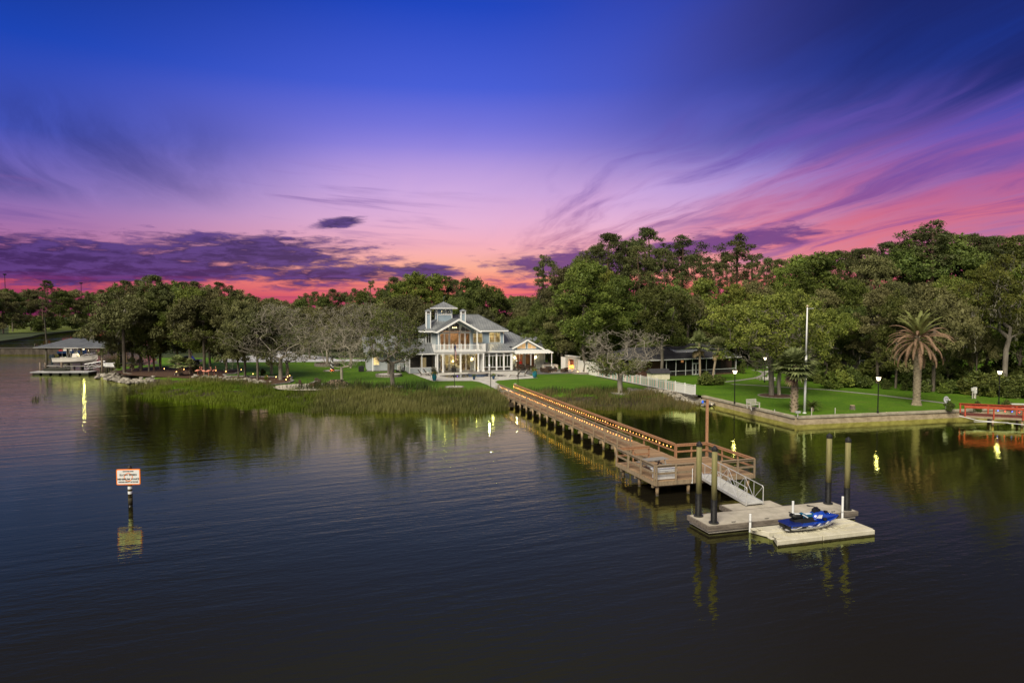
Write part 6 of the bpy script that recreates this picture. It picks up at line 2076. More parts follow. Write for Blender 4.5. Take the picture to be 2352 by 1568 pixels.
pool = thing('swimming_pool', 'curvy swimming pool with dark water set in the pale patio', 'pool', hp(0, 0))
ol = smooth_loop([hp(*q) - pool.location for q in ((-0.1, -5.3), (2.2, -4.4), (5.0, -3.6), (7.8, -4.2), (9.9, -7.2), (8.4, -9.2), (5.6, -8.4), (3.0, -9.0), (0.8, -8.6))], 6)
pwat = bpy.data.materials.new('pool_water')
pwat.use_nodes = True
pb = pwat.node_tree.nodes['Principled BSDF']
pb.inputs['Base Color'].default_value = (0.012, 0.030, 0.045, 1)
pb.inputs['Roughness'].default_value = 0.03
pb.inputs['IOR'].default_value = 1.5
m = MB()
m.poly([(p.x, p.y, 0.05) for p in ol])
m.build('water', pwat, pool)
cop = M('pool_coping', (0.24, 0.22, 0.20), (0.34, 0.31, 0.28), 4, 0.8, 0.3)
m = MB()
n = len(ol)
cen = sum(ol, Vector((0, 0))) / n
for i in range(n):
    a, b = ol[i], ol[(i + 1) % n]
    ao, bo = a + (a - cen).normalized() * 0.32, b + (b - cen).normalized() * 0.32
    m.quadbox([(a.x, a.y, 0.03), (b.x, b.y, 0.03), (bo.x, bo.y, 0.03), (ao.x, ao.y, 0.03), (a.x, a.y, 0.10), (b.x, b.y, 0.10), (bo.x, bo.y, 0.10), (ao.x, ao.y, 0.10)])
m.build('coping', cop, pool)
spa = thing('hot_tub', 'raised round spa with dark blue tiles in the middle of the pool', 'hot tub', hp(5.55, -7.3))
tile = M('blue_tiles', (0.02, 0.035, 0.07), (0.10, 0.13, 0.18), 14, 0.25, detail=2)
MB().lathe([(1.62, 0.03), (1.62, 0.48), (1.30, 0.481), (1.30, 0.40)], 32).build('tiled_wall', tile, spa)
MB().lathe([(1.68, 0.482), (1.70, 0.55), (1.28, 0.555), (1.27, 0.484)], 32).build('rim', cop, spa)
MB().lathe([(1.26, 0.36), (1.26, 0.46)], 28).build('water', pwat, spa)
for q, c in ((2.2, (0.25, 0.10, 1.0)), (3.2, (0.6, 0.5, 0.3))):
    pl_ = hp(q, -6.9) - pool.location
    MB().lathe([(0.09, 0.055), (0.06, 0.07)], 10).build('pool_light', M('pool_light_%d' % int(q), c, emit=c, estr=4 if q < 3 else 0.8), pool, (pl_.x, pl_.y, 0))

teakd = M('dark_wicker', (0.035, 0.022, 0.014), (0.06, 0.04, 0.026), 20, 0.7, 0.3, 40)
cush = M('pale_cushion', (0.50, 0.48, 0.44), (0.56, 0.54, 0.50), 6, 0.9)


def lounger(loc, rz, label, raise_=50):
    e = thing('sun_lounger', label, 'sun lounger', loc, rz, 'sun loungers by the pool')
    MB().box(-0.95, 0.35, -0.32, 0.32, 0.30, 0.36).build('frame', teakd, e)
    for x in (-0.85, 0.25):
        for s in (-1, 1):
            MB().bar((x, s * 0.30, 0.30), (x + 0.16 * (1 if x > 0 else -1), s * 0.30, 0.0), 0.05, 0.06).build('leg', teakd, e)
    a = R(raise_)
    MB().bar((0.33, 0, 0.33), (0.33 + 0.85 * math.cos(a), 0, 0.33 + 0.85 * math.sin(a)), 0.62, 0.05).build('backrest', teakd, e)
    MB().bar((-0.92, 0, 0.395), (0.30, 0, 0.395), 0.56, 0.06).build('seat_cushion', cush, e)
    MB().bar((0.32, 0, 0.42), (0.30 + 0.78 * math.cos(a), 0, 0.42 + 0.78 * math.sin(a)), 0.56, 0.05).build('back_cushion', cush, e)
    MB().tube([(0.1, -0.2, 0.48), (0.1, 0.2, 0.48)], 0.07, 8).build('rolled_towel', M('white_towel', (0.7, 0.7, 0.68)), e)
    return e


lounger(hp(-3.0, -4.3, 0.03), HA + PI + R(8), 'left lounger with raised back beside the screened porch', 55)
lounger(hp(-2.0, -3.3, 0.03), HA + PI + R(8), 'second lounger of the left pair, nearer the porch columns', 55)
lounger(hp(11.1, -10.2, 0.03), HA + R(-32), 'front lounger of the right-hand pair by the pool', 58)
lounger(hp(12.5, -9.4, 0.03), HA + R(-32), 'rear lounger of the right-hand pair by the pool', 58)
pott = M('teal_glaze', (0.010, 0.12, 0.17), (0.02, 0.19, 0.24), 5, 0.18, coat=0.5)
potb = M('navy_glaze', (0.012, 0.04, 0.10), (0.02, 0.06, 0.13), 5, 0.2, coat=0.5)
flow = M('orange_bloom', (0.70, 0.30, 0.03), (0.8, 0.5, 0.05), 8, 0.8)


def potted(loc, h, label, mat, flowers):
    e = thing('plant_pot', label, 'plant pot', loc, 0)
    MB().lathe([(0.20 * h, 0), (0.33 * h, 0.35 * h), (0.36 * h, 0.60 * h), (0.27 * h, 0.92 * h), (0.30 * h, h), (0.24 * h, h), (0.22 * h, 0.9 * h)], 16).build('pot', mat, e, smooth=True)
    g = np.random.default_rng(int(loc.x * 7) % 99 + 3)
    c = np.array([0, 0, h * 1.05]) + g.normal(0, 1, (220, 3)) * np.array([0.26, 0.26, 0.20]) * h
    put('foliage', leaf_mesh('pot_foliage', c, LEAF['bright'], 0.3 * h, 0.06 * h, g.uniform(0, 1, 220), droop=(0, 0, 0.5), rg=g), e)['kind'] = 'stuff'
    if flowers:
        m = MB()
        for k in range(26):
            a, r_ = g.uniform(0, 2 * PI), 0.36 * h * math.sqrt(g.uniform(0.1, 1))
            p = (r_ * math.cos(a), r_ * math.sin(a), h * g.uniform(1.0, 1.2))
            m.lathe([(0.01, p[2] - 0.03), (0.055, p[2]), (0.02, p[2] + 0.04)], 5, 0, p[:2])
        o = m.build('blooms', flow, e)
        o['kind'] = 'stuff'
    return e


potted(hp(-2.35, -12.4, 0.03), 1.05, 'large teal pot of orange flowers at the left corner of the patio', pott, True)
potted(hp(13.6, -12.3, 0.03), 1.10, 'large teal pot of orange flowers at the right corner of the patio', pott, True)
potted(hp(3.74, -12.6, 0.03), 0.62, 'small dark blue pot at the left side of the path opening', potb, False)
potted(hp(6.8, -12.7, 0.03), 0.62, 'small dark blue pot at the right side of the path opening', potb, False)
for x, y, lb in ((2.95, 0.6, 'dark square planter between the porch columns'), (-0.75, -0.9, 'dark square planter at the left porch corner')):
    e = thing('square_planter', lb, 'planter', hp(x, y, 0.05), HA)
    MB().box(-0.36, 0.36, -0.36, 0.36, 0, 0.72).build('box', M('black_planter', (0.02, 0.018, 0.016), rough=0.6), e, bevel=0.02)
    g = np.random.default_rng(5)
    c = np.array([0, 0, 0.85]) + g.normal(0, 1, (200, 3)) * np.array([0.22, 0.22, 0.13])
    put('foliage', leaf_mesh('planter_foliage', c, LEAF['moss'], 0.16, 0.09, g.uniform(0, 1, 200), rg=g), e)['kind'] = 'stuff'


def chair(loc, rz, label, mat, group, name='dining_chair', cat='chair', arms=True, h=0.9, slats=False):
    e = thing(name, label, cat, loc, rz, group)
    MB().box(-0.26, 0.26, -0.26, 0.26, 0.40, 0.46).build('seat', mat, e)
    MB().quadbox([(-0.26, 0.22, 0.46), (0.26, 0.22, 0.46), (0.26, 0.28, 0.46), (-0.26, 0.28, 0.46), (-0.25, 0.32, h), (0.25, 0.32, h), (0.25, 0.36, h), (-0.25, 0.36, h)]).build('backrest', mat, e)
    for x in (-0.22, 0.22):
        for y in (-0.22, 0.24):
            MB().bar((x, y, 0.40), (x * 1.08, y * 1.1, 0), 0.045, 0.045).build('leg', mat, e)
        if arms:
            MB().bar((x * 1.2, -0.24, 0.64), (x * 1.2, 0.30, 0.64), 0.05, 0.035).build('armrest', mat, e)
            MB().bar((x * 1.2, -0.20, 0.42), (x * 1.2, -0.20, 0.63), 0.04, 0.04).build('arm_support', mat, e)
    return e


tb = thing('dining_table', 'long dark dining table under the white awning', 'table', hp(15.9, 1.2, 0.04), HA)
MB().box(-1.3, 1.3, -0.5, 0.5, 0.70, 0.75).build('table_top', teakd, tb)
for x in (-1.15, 1.15):
    for y in (-0.4, 0.4):
        MB().box(x - 0.04, x + 0.04, y - 0.04, y + 0.04, 0, 0.70).build('leg', teakd, tb)
names = ['left front', 'middle front', 'right front', 'left back', 'middle back', 'right back']
for k, (x, y, rz) in enumerate(((15.1, 0.35, PI), (15.9, 0.35, PI), (16.7, 0.35, PI), (15.1, 2.05, 0), (15.9, 2.05, 0), (16.7, 2.05, 0))):
    chair(hp(x, y, 0.04), HA + rz, '%s dark wicker dining chair under the awning' % names[k], teakd, 'dining chairs under the awning')
chair(hp(14.3, 1.2, 0.04), HA + PI / 2, 'dark wicker dining chair at the left end of the table', teakd, 'dining chairs under the awning')
chair(hp(17.5, 1.2, 0.04), HA - PI / 2, 'dark wicker dining chair at the right end of the table', teakd, 'dining chairs under the awning')
# sofa group on the terrace
rug = sheet('outdoor_rug', [hp(*q) for q in ((18.2, -5.2), (21.6, -5.2), (21.6, -2.6), (18.2, -2.6))], ZL + 0.045, M('rug', (0.28, 0.26, 0.23), (0.36, 0.34, 0.30), 5, 0.95), 'pale rug under the terrace sofas', 'rug')


def sofa(loc, rz, w, label, cushion=None):
    e = thing('wicker_sofa', label, 'sofa', loc, rz, 'dark wicker seats on the terrace')
    MB().box(-w / 2, w / 2, -0.38, 0.38, 0.08, 0.40).build('base', teakd, e)
    MB().box(-w / 2, w / 2, 0.30, 0.42, 0.40, 0.80).build('backrest', teakd, e)
    for s in (-1, 1):
        MB().box(s * w / 2 - 0.06, s * w / 2 + 0.06, -0.38, 0.42, 0.08, 0.62).build('armrest', teakd, e)
        for y in (-0.34, 0.34):
            MB().box(s * (w / 2 - 0.06) - 0.03, s * (w / 2 - 0.06) + 0.03, y - 0.03, y + 0.03, 0, 0.08).build('leg', teakd, e)
    MB().box(-w / 2 + 0.07, w / 2 - 0.07, -0.36, 0.28, 0.402, 0.50).build('seat_cushion', M('charcoal_cushion', (0.03, 0.03, 0.032), rough=0.9), e, bevel=0.03)
    if cushion:
        MB().box(0.15, 0.6, 0.12, 0.24, 0.50, 0.86).build('pillow', M('pale_pillow', (0.5, 0.47, 0.42)), e, bevel=0.04)
    return e


sofa(hp(19.7, -2.2, 0.05), HA, 1.8, 'dark wicker sofa with a pale pillow on the terrace', True)
sofa(hp(17.9, -3.2, 0.05), HA + PI / 2, 0.85, 'dark wicker armchair left of the terrace rug')
sofa(hp(18.2, -4.6, 0.05), HA + PI * 0.7, 0.85, 'dark wicker armchair at the front left of the terrace rug')
sofa(hp(21.3, -4.4, 0.05), HA - PI * 0.75, 1.3, 'dark wicker loveseat with its back to the lawn')
ct = thing('coffee_table', 'low dark table between the wicker seats', 'table', hp(19.7, -3.8, 0.05), HA)
MB().box(-0.5, 0.5, -0.35, 0.35, 0.36, 0.40).build('table_top', teakd, ct)
for x in (-0.42, 0.42):
    for y in (-0.28, 0.28):
        MB().box(x - 0.03, x + 0.03, y - 0.03, y + 0.03, 0, 0.36).build('leg', teakd, ct)
# outdoor kitchen
stone = M('stacked_stone', (0.34, 0.31, 0.26), (0.52, 0.49, 0.43), 5, 0.9, 0.6, 9, stretch=(1, 1, 2.2))
ok = thing('outdoor_kitchen', 'stone clad outdoor grill counter at the right end of the house', 'grill counter', hp(20.6, 1.8, 0.04), HA)
MB().box(-1.3, 1.2, -0.35, 0.35, 0, 0.88).build('counter_base', stone, ok)
MB().box(0.5, 1.2, -1.5, -0.35, 0, 0.88).build('counter_return', stone, ok)
MB().box(-1.35, 1.25, -0.40, 0.40, 0.882, 0.94).build('counter_top', M('granite', (0.10, 0.09, 0.08), (0.2, 0.18, 0.16), 10, 0.3), ok)
steel = M('steel', (0.45, 0.45, 0.46), metal=0.8, rough=0.3)
gm_ = MB()
gm_.loft([[(x, -0.30, 0.945), (x, -0.30, 1.08), (x, -0.12, 1.25), (x, 0.15, 1.26), (x, 0.30, 1.10), (x, 0.30, 0.945)] for x in (-0.95, 0.05)])
gm_.build('grill_hood', M('dark_steel', (0.06, 0.055, 0.05), metal=0.6, rough=0.35), ok)
MB().tube([(-0.85, -0.34, 1.12), (-0.05, -0.34, 1.12)], 0.02, 6).build('grill_handle', steel, ok)
for x in (-1.0, -0.35):
    MB().box(x, x + 0.5, -0.375, -0.352, 0.25, 0.75).build('cabinet_door', steel, ok)
# person in red at the table
skin = M('skin', (0.42, 0.25, 0.17), rough=0.6)
redm = M('red_jacket', (0.62, 0.03, 0.02), (0.7, 0.05, 0.03), 3, 0.9)
darkm = M('dark_trousers', (0.02, 0.02, 0.03), rough=0.9)
per = thing('person', 'person in a red jacket standing with back turned beside the dining table', 'person', hp(15.45, 2.55, 0.04), HA + R(20))


def skinned(name, verts, edges, rad, mat, parent, root=0):
    me = bpy.data.meshes.new(name)
    me.from_pydata(verts, edges, [])
    o = put(name, me, parent)
    o.modifiers.new('skin', 'SKIN')
    for i, r_ in enumerate(rad):
        sv = me.skin_vertices[0].data[i]
        sv.radius = r_ if hasattr(r_, '__len__') else (r_, r_)
        sv.use_root = i == root
    sb = o.modifiers.new('sub', 'SUBSURF')
    sb.levels = sb.render_levels = 1
    o.modifiers['skin'].use_smooth_shade = True
    me.materials.append(mat)
    return o


bv = [(0, 0, 0.95), (0, 0, 1.15), (0, 0, 1.38), (0, 0, 1.50), (0, -0.01, 1.58), (0, -0.02, 1.72),
      (-0.19, 0, 1.40), (-0.27, 0.03, 1.12), (-0.24, -0.12, 0.90), (0.19, 0, 1.40), (0.27, 0.03, 1.12), (0.22, -0.14, 0.92),
      (-0.10, 0, 0.88), (-0.11, 0.01, 0.48), (-0.11, 0.0, 0.07), (-0.11, -0.14, 0.04), (0.10, 0, 0.88), (0.11, 0.01, 0.48), (0.11, 0, 0.07), (0.11, -0.14, 0.04),
      (-0.23, -0.20, 0.86), (0.21, -0.22, 0.88)]
be = [(0, 1), (1, 2), (2, 3), (3, 4), (4, 5), (2, 6), (6, 7), (7, 8), (8, 20), (2, 9), (9, 10), (10, 11), (11, 21), (0, 12), (12, 13), (13, 14), (14, 15), (0, 16), (16, 17), (17, 18), (18, 19)]
br = [(0.15, 0.11), (0.13, 0.10), (0.16, 0.11), 0.055, 0.07, 0.10, 0.06, 0.045, 0.035, 0.06, 0.045, 0.035, 0.085, 0.06, 0.045, 0.04, 0.085, 0.06, 0.045, 0.04, 0.03, 0.03]
skinned('body', bv, be, br, skin, per)
skinned('jacket', [(0, 0, 0.90), (0, 0, 1.15), (0, 0, 1.40), (0, 0, 1.49), (-0.19, 0, 1.40), (-0.27, 0.03, 1.12), (-0.24, -0.11, 0.92), (0.19, 0, 1.40), (0.27, 0.03, 1.12), (0.22, -0.13, 0.94)],
        [(0, 1), (1, 2), (2, 3), (2, 4), (4, 5), (5, 6), (2, 7), (7, 8), (8, 9)], [(0.19, 0.14), (0.17, 0.13), (0.19, 0.13), 0.075, 0.085, 0.065, 0.05, 0.085, 0.065, 0.05], redm, per)
skinned('trousers', [(0, 0, 0.95), (-0.10, 0, 0.86), (-0.11, 0.01, 0.48), (-0.11, 0, 0.10), (0.10, 0, 0.86), (0.11, 0.01, 0.48), (0.11, 0, 0.10)], [(0, 1), (1, 2), (2, 3), (0, 4), (4, 5), (5, 6)],
        [(0.165, 0.125), 0.10, 0.075, 0.06, 0.10, 0.075, 0.06], darkm, per)
MB().lathe([(0.02, 1.83), (0.09, 1.80), (0.115, 1.72), (0.10, 1.64), (0.07, 1.60)], 12).build('hair', redm, per, smooth=True)
# outdoor fireplace in the white garden wall
stw = M('white_stucco', (0.66, 0.64, 0.59), (0.72, 0.70, 0.65), 2, 0.9, 0.2)
pw = thing('garden_wall', 'white privacy wall running from the fireplace towards the picket fence', 'wall', (0, 0, ZL))
A0, A1, A2, A3 = Vector((8.9, 122.8)), Vector((9.84, 121.3)), Vector((11.44, 117.7)), Vector((13.95, 110.3))
MB().bar((*A0, 1.15), (*A1, 1.15), 0.15, 2.3).build('wall_panel', stw, pw)
for k in range(4):
    p, q = A2.lerp(A3, k / 4), A2.lerp(A3, (k + 1) / 4)
    MB().bar((*p, 1.05), (*q, 1.05), 0.08, 2.1).build('wall_panel', stw, pw)
    MB().bar((q.x, q.y, 0), (q.x, q.y, 2.2), 0.13, 0.13).build('wall_post', stw, pw)
fpd = (A2 - A1)
fang = math.atan2(fpd.y, fpd.x)
fp = thing('outdoor_fireplace', 'stacked stone outdoor fireplace with a burning fire', 'fireplace', ((A1.x + A2.x) / 2, (A1.y + A2.y) / 2, ZL + 0.03), fang)
hl = fpd.length / 2
MB().box(-hl, -1.0, -0.35, 0.4, 0, 2.55).box(1.0, hl, -0.35, 0.4, 0, 2.55).box(-1.0, 1.0, -0.35, 0.4, 2.05, 2.55).box(-1.0, 1.0, 0.1, 0.4, 0, 2.05).build('stone_surround', stone, fp)
MB().box(-0.98, 0.98, 0.04, 0.095, 0.42, 2.04).build('firebox_back', M('rust_brick', (0.10, 0.035, 0.02), (0.16, 0.06, 0.035), 6, 0.9), fp)
MB().box(-hl - 0.1, hl + 0.1, -0.95, -0.352, 0, 0.40).build('hearth', stone, fp)
MB().box(-hl - 0.12, hl + 0.12, -0.45, 0.45, 2.552, 2.66).build('mantel_cap', stw, fp)
for k in range(3):
    MB().tube([(-0.6 + k * 0.1, -0.15 + k * 0.08, 0.50), (0.6 - k * 0.1, -0.12 + k * 0.05, 0.52 + 0.05 * k)], 0.06, 7).build('log', teakd, fp)
g = np.random.default_rng(4)
for k in range(13):
    x = -0.72 + 0.12 * k
    h = 0.30 + 0.35 * g.uniform() * (1.2 - abs(x))
    MB().loft([[(x + r_ * math.cos(a) + off, -0.08 + r_ * math.sin(a), z) for a in np.linspace(0, 2 * PI, 7)[:-1]] for r_, z, off in ((0.07, 0.48, 0), (0.09, 0.48 + h * 0.35, 0.02), (0.05, 0.48 + h * 0.7, -0.02), (0.008, 0.48 + h, 0.02))]).build(
        'flame', M('flame', (1, 0.4, 0.05), emit=(1.0, 0.30, 0.03), estr=7), fp)
lamp(fp, (0, -0.4, 0.9), 60, (1.0, 0.42, 0.12), 0.2)
cl = thing('firewood_crate', 'low dark crate on the terrace edge below the fireplace', 'crate', (10.9, 115.9, ZL + 0.03), R(20))
MB().box(-0.7, 0.7, -0.3, 0.3, 0, 0.06).box(-0.7, 0.7, -0.3, -0.26, 0.06, 0.26).box(-0.7, 0.7, 0.26, 0.3, 0.06, 0.26).box(-0.7, -0.66, -0.26, 0.26, 0.06, 0.26).box(0.66, 0.7, -0.26, 0.26, 0.06, 0.26).build('crate_body', teakd, cl)

# stone rings round trees
pebb = M('white_pebbles', (0.52, 0.50, 0.46), (0.66, 0.64, 0.60), 8, 0.95, 0.5, 25)
ringm = M('ring_stone', (0.16, 0.14, 0.115), (0.25, 0.225, 0.19), 4, 0.9, 0.5, 8)


def ring(c, r, h, label, fill=pebb, sy=1.0, z=None):
    e = thing('tree_ring', label, 'planter ring', (c.x, c.y, z if z is not None else ZL))
    n = 26
    blk_ = MB()
    a0 = PI / n * 0.92
    p = [(r * math.cos(a), r * math.sin(a) * sy) for a in (-a0, a0)] + [((r + 0.22) * math.cos(a), (r + 0.22) * math.sin(a)) for a in (a0, -a0)]
    blk_.prism(p[::-1] if False else [p[0], p[3], p[2], p[1]], -0.05, h)
    me = blk_.mesh('stone', ringm)
    for k in range(n):
        put('stone', me, e, (0, 0, random.uniform(-0.01, 0.01)), 2 * PI * k / n)
    MB().lathe([(r + 0.02, 0.01), (r + 0.02, h * 0.75)], 26).build('pebble_fill', fill, e)
    return e


ring(at(902, 890, ZL), 1.35, 0.14, 'flat stone ring with white pebbles round the front oak')
ring(at(893, 864, ZL), 1.9, 0.42, 'raised brick ring with white pebbles round the rear oak')
ring(at(752, 840, ZL), 2.2, 0.55, 'tall dark brick planter ring beside the driveway', mulch)
ring(at(1425, 903, ZL), 1.2, 0.10, 'low stone ring round the lit fan shaped tree')
ring(at(1340, 857, ZL), 1.9, 0.35, 'brick ring with pale pebbles beside the fireplace')
ring(at(763, 852, ZL), 1.3, 0.14, 'round stone bed under the striped lighthouse ornament')
ring(at(1044, 889, ZL), 1.15, 0.10, 'white pebble circle round the flagpole')
ring(at(711, 824, ZL), 1.2, 0.10, 'pale ring round the orange lit tree beyond the driveway')
ring(at(1782, 909, ZR), 2.0, 0.06, 'mulch ring with a pale edge round the twin trunks', mulch, z=ZR)

# flag and flagpole, two slim lamp poles
fpole = thing('flagpole', 'dark flagpole in a pebble circle before the pool', 'flagpole', at(1044, 889, ZL))
MB().tube([(0, 0, 0), (0, 0, 6.3)], [0.045, 0.03], 8).build('pole', M('bronze_pole', (0.05, 0.045, 0.04), metal=0.5, rough=0.4), fpole)
MB().lathe([(0.01, 6.28), (0.06, 6.34), (0.06, 6.38), (0.01, 6.44)], 8).build('finial', M('gold', (0.5, 0.35, 0.1), metal=0.8, rough=0.3), fpole)
fl = thing('flag', 'limp striped flag with a blue canton hanging from the dark flagpole', 'flag', fpole.location + Vector((0, 0, 0)))
fr_, fw2, fb_ = M('flag_red', (0.55, 0.03, 0.05), rough=0.8), M('flag_white', (0.7, 0.7, 0.7), rough=0.8), M('flag_blue', (0.02, 0.03, 0.14), rough=0.8)
m = MB()
rows, cols = 26, 14


def flagpt(i, j):
    s, q = j / cols, i / rows       # s along the fly, q down the hoist
    drop = s * 1.55
    return (0.05 + 0.20 * math.sin(s * 2.6) + 0.05 * math.sin(q * 7 + s * 9), 0.11 * math.sin(s * 13 + q * 2.5), 6.1 - q * 1.15 - drop)


for i in range(rows):
    for j in range(cols):
        mi = 2 if (i < 14 and j < 6) else (i // 2) % 2
        m.poly([flagpt(i, j), flagpt(i + 1, j), flagpt(i + 1, j + 1), flagpt(i, j + 1)], mi)
m.build('cloth', [fr_, fw2, fb_], fl, smooth=True)
for (u, v, vt, lb) in ((1127, 893, 838, 'slim metal lamp pole at the left of the path'), (1190, 884.5, 828, 'slim metal lamp pole at the right of the path by the pier')):
    e = thing('lamp_pole', lb, 'lamp pole', at(u, v, ZL), 0, 'slim lamp poles beside the path')
    h = height_at(vt, e.location.y) - ZL
    MB().tube([(0, 0, 0), (0, 0, h * 0.55)], 0.055, 8).tube([(0, 0, h * 0.55), (0, 0, h)], 0.04, 8).build('pole', M('bronze_pole', (0.05, 0.045, 0.04)), e)
    MB().box(-0.22, 0.05, -0.06, 0.06, h, h + 0.07).build('arm', M('bronze_pole', (0.05, 0.045, 0.04)), e)
    MB().box(-0.24, -0.12, -0.09, 0.0, h - 0.04, h - 0.001).build('lamp_head', M('white_led', (1, 1, 1), emit=(0.9, 0.95, 1.0), estr=4), e)
    lamp(e, (-0.18, -0.05, h - 0.12), 95, (1.0, 0.93, 0.66), 0.06)
eb = thing('electric_box', 'small grey box at the pier entrance', 'box', at(1186, 886, ZL))
MB().box(-0.3, -0.02, -0.1, 0.1, 0.0, 0.35).box(-0.28, -0.04, -0.115, -0.102, 0.05, 0.30).build('cabinet', M('grey_cabinet', (0.45, 0.45, 0.44)), eb)
# ================================================================== SEAWALL
swm = M('seawall_concrete', (0.30, 0.24, 0.15), (0.45, 0.37, 0.24), 1.3, 0.9, 0.55, 6, stretch=(1, 1, 2))
swc = M('seawall_cap', (0.30, 0.265, 0.19), (0.42, 0.38, 0.28), 1.5, 0.9, 0.4, 8)
sw = thing('seawall', 'long tan concrete seawall turning a corner below the neighbour lawn', 'seawall')
lim = [WALL[0], WALL[1], WALL[2], WALL[3], Vector((90, 83.9))]
for i in range(len(lim) - 1):
    a, b = lim[i], lim[i + 1]
    L = (b - a).length
    d = (b - a).normalized()
    nrm = Vector((d.y, -d.x))
    k = max(1, int(L / 2.6))
    for j in range(k):
        p, q = a + d * (L * j / k + 0.012), a + d * (L * (j + 1) / k - 0.012)
        off = nrm * random.uniform(-0.02, 0.03)
        m = MB()
        m.quadbox([(p.x + nrm.x * 0.12 + off.x, p.y + nrm.y * 0.12 + off.y, -1), (q.x + nrm.x * 0.12 + off.x, q.y + nrm.y * 0.12 + off.y, -1), (q.x - nrm.x * 0.2, q.y - nrm.y * 0.2, -1), (p.x - nrm.x * 0.2, p.y - nrm.y * 0.2, -1),
                   (p.x + nrm.x * 0.06 + off.x, p.y + nrm.y * 0.06 + off.y, ZR - 0.20), (q.x + nrm.x * 0.06 + off.x, q.y + nrm.y * 0.06 + off.y, ZR - 0.20), (q.x - nrm.x * 0.2, q.y - nrm.y * 0.2, ZR - 0.20), (p.x - nrm.x * 0.2, p.y - nrm.y * 0.2, ZR - 0.20)])
        m.build('wall_block', swm, sw)
        MB().bar((*(p - nrm * 0.08), ZR - 0.08), (*(q - nrm * 0.08), ZR - 0.08), 0.52, 0.225).build('cap_block', swc, sw)
# rocks ------------------------------------------------------------------------------
rockm = M('grey_rock', (0.20, 0.18, 0.145), (0.36, 0.33, 0.275), 2.5, 0.9, 0.6, 6, vary=0.25)
rock_me = []
for k in range(6):
    g = np.random.default_rng(60 + k)
    bm = bmesh.new()
    bmesh.ops.create_icosphere(bm, subdivisions=1, radius=0.5)
    for v in bm.verts:
        v.co *= g.uniform(0.72, 1.2)
        v.co.z *= 0.65
    me = bpy.data.meshes.new('rock')
    bm.to_mesh(me)
    bm.free()
    me.materials.append(rockm)
    rock_me.append(me)


def rocks(label, line, n, spread, smin, smax):
    e = thing('rock_bank', label, 'rocks')
    g = np.random.default_rng(len(label))
    P = [at(u, v, 0.4).xy for u, v in line]
    for k in range(n):
        q = g.uniform(0, len(P) - 1.001)
        i = int(q)
        p = P[i].lerp(P[i + 1], q - i)
        x, y = p.x + g.normal(0, spread), p.y + g.normal(0, spread)
        o = put('rock', rock_me[k % 6], e, (x, y, max(0.05, float(ground_z(x, y))) + 0.08 + (0.12 if k % 3 == 0 else 0)))
        s = g.uniform(smin, smax)
        o.scale = (s, s * g.uniform(0.7, 1.1), s)
        o.rotation_euler = (g.uniform(-0.4, 0.4), g.uniform(-0.4, 0.4), g.uniform(0, 6))
    return e


rocks('tumbled grey rocks along the tip of the left point', ((244, 857), (262, 866), (285, 871), (310, 874), (345, 876)), 110, 0.7, 0.6, 1.4)
rocks('line of pale rocks half hidden behind the marsh grass on the left', ((400, 868), (460, 875), (520, 880), (560, 883), (600, 889)), 60, 0.5, 0.5, 0.95)
rocks('grey riprap rocks between the white fence and the seawall', ((1440, 908), (1500, 911), (1560, 915), (1600, 919), (1625, 924)), 120, 0.75, 0.5, 1.1)

# ================================================================== WHITE PICKET FENCE
vin = M('white_vinyl', (0.72, 0.72, 0.68), (0.68, 0.68, 0.64), 2, 0.5)
vt_, vp_ = M('picket_teal', (0.30, 0.46, 0.40), rough=0.6), M('picket_blush', (0.62, 0.47, 0.40), rough=0.6)
fen = thing('picket_fence', 'white picket fence running down the lawn to the seawall', 'fence')
F0, F1 = Vector((13.95, 110.0)), Vector((23.0, 85.4))
fd_ = (F1 - F0)
n = 12
pk = MB().box(-0.045, 0.045, -0.012, 0.012, 0.10, 1.22)
pks = [pk.mesh('picket', q) for q in (vin, vp_, vt_)]
ang = math.atan2(fd_.y, fd_.x)
for i in range(n + 1):
    p = F0 + fd_ * (i / n)
    MB().box(-0.065, 0.065, -0.065, 0.065, 0, 1.42).lathe([(0.09, 1.42), (0.01, 1.50)], 4).build('fence_post', vin, fen, (p.x, p.y, ZL - 0.02), ang)
    if i < n:
        q = F0 + fd_ * ((i + 1) / n)
        for z in (0.12, 1.14, 1.32):
            MB().bar((*p, ZL + z), (*q, ZL + z), 0.04, 0.07).build('fence_rail', vin, fen)
        k = 15
        for j in range(1, k):
            r_ = p.lerp(q, j / k)
            put('picket', pks[0 if i in (11, 10) else 1 + (j // (2 if i > 5 else 3)) % 2], fen, (r_.x, r_.y, ZL), ang)
cb = thing('fence_curb', 'low dark curb along the foot of the white fence', 'curb')
MB().bar((F0.x - 0.25, F0.y - 0.1, ZL + 0.02), (F1.x - 0.25, F1.y - 0.1, ZL + 0.02), 0.22, 0.18).bar((F1.x - 0.5, F1.y - 0.1, ZL + 0.05), (F1.x + 0.3, F1.y + 0.15, ZL + 0.05), 0.25, 0.22).build('curb_block', M('dark_curb', (0.07, 0.065, 0.055), (0.11, 0.10, 0.09), 3, 0.9), cb)
sh = thing('garden_shed', 'small cream shed with dark shingle roof behind the white fence', 'shed', at(1512, 872, ZR), R(14))
shc = M('cream_board', (0.62, 0.58, 0.42), (0.68, 0.64, 0.50), 2, 0.8)
MB().box(-1.5, 1.5, -0.9, 0.9, 0, 1.15).build('wall', shc, sh)
shr = M('dark_shingle', (0.028, 0.028, 0.032), (0.05, 0.05, 0.055), 6, 0.9, 0.4, 12)
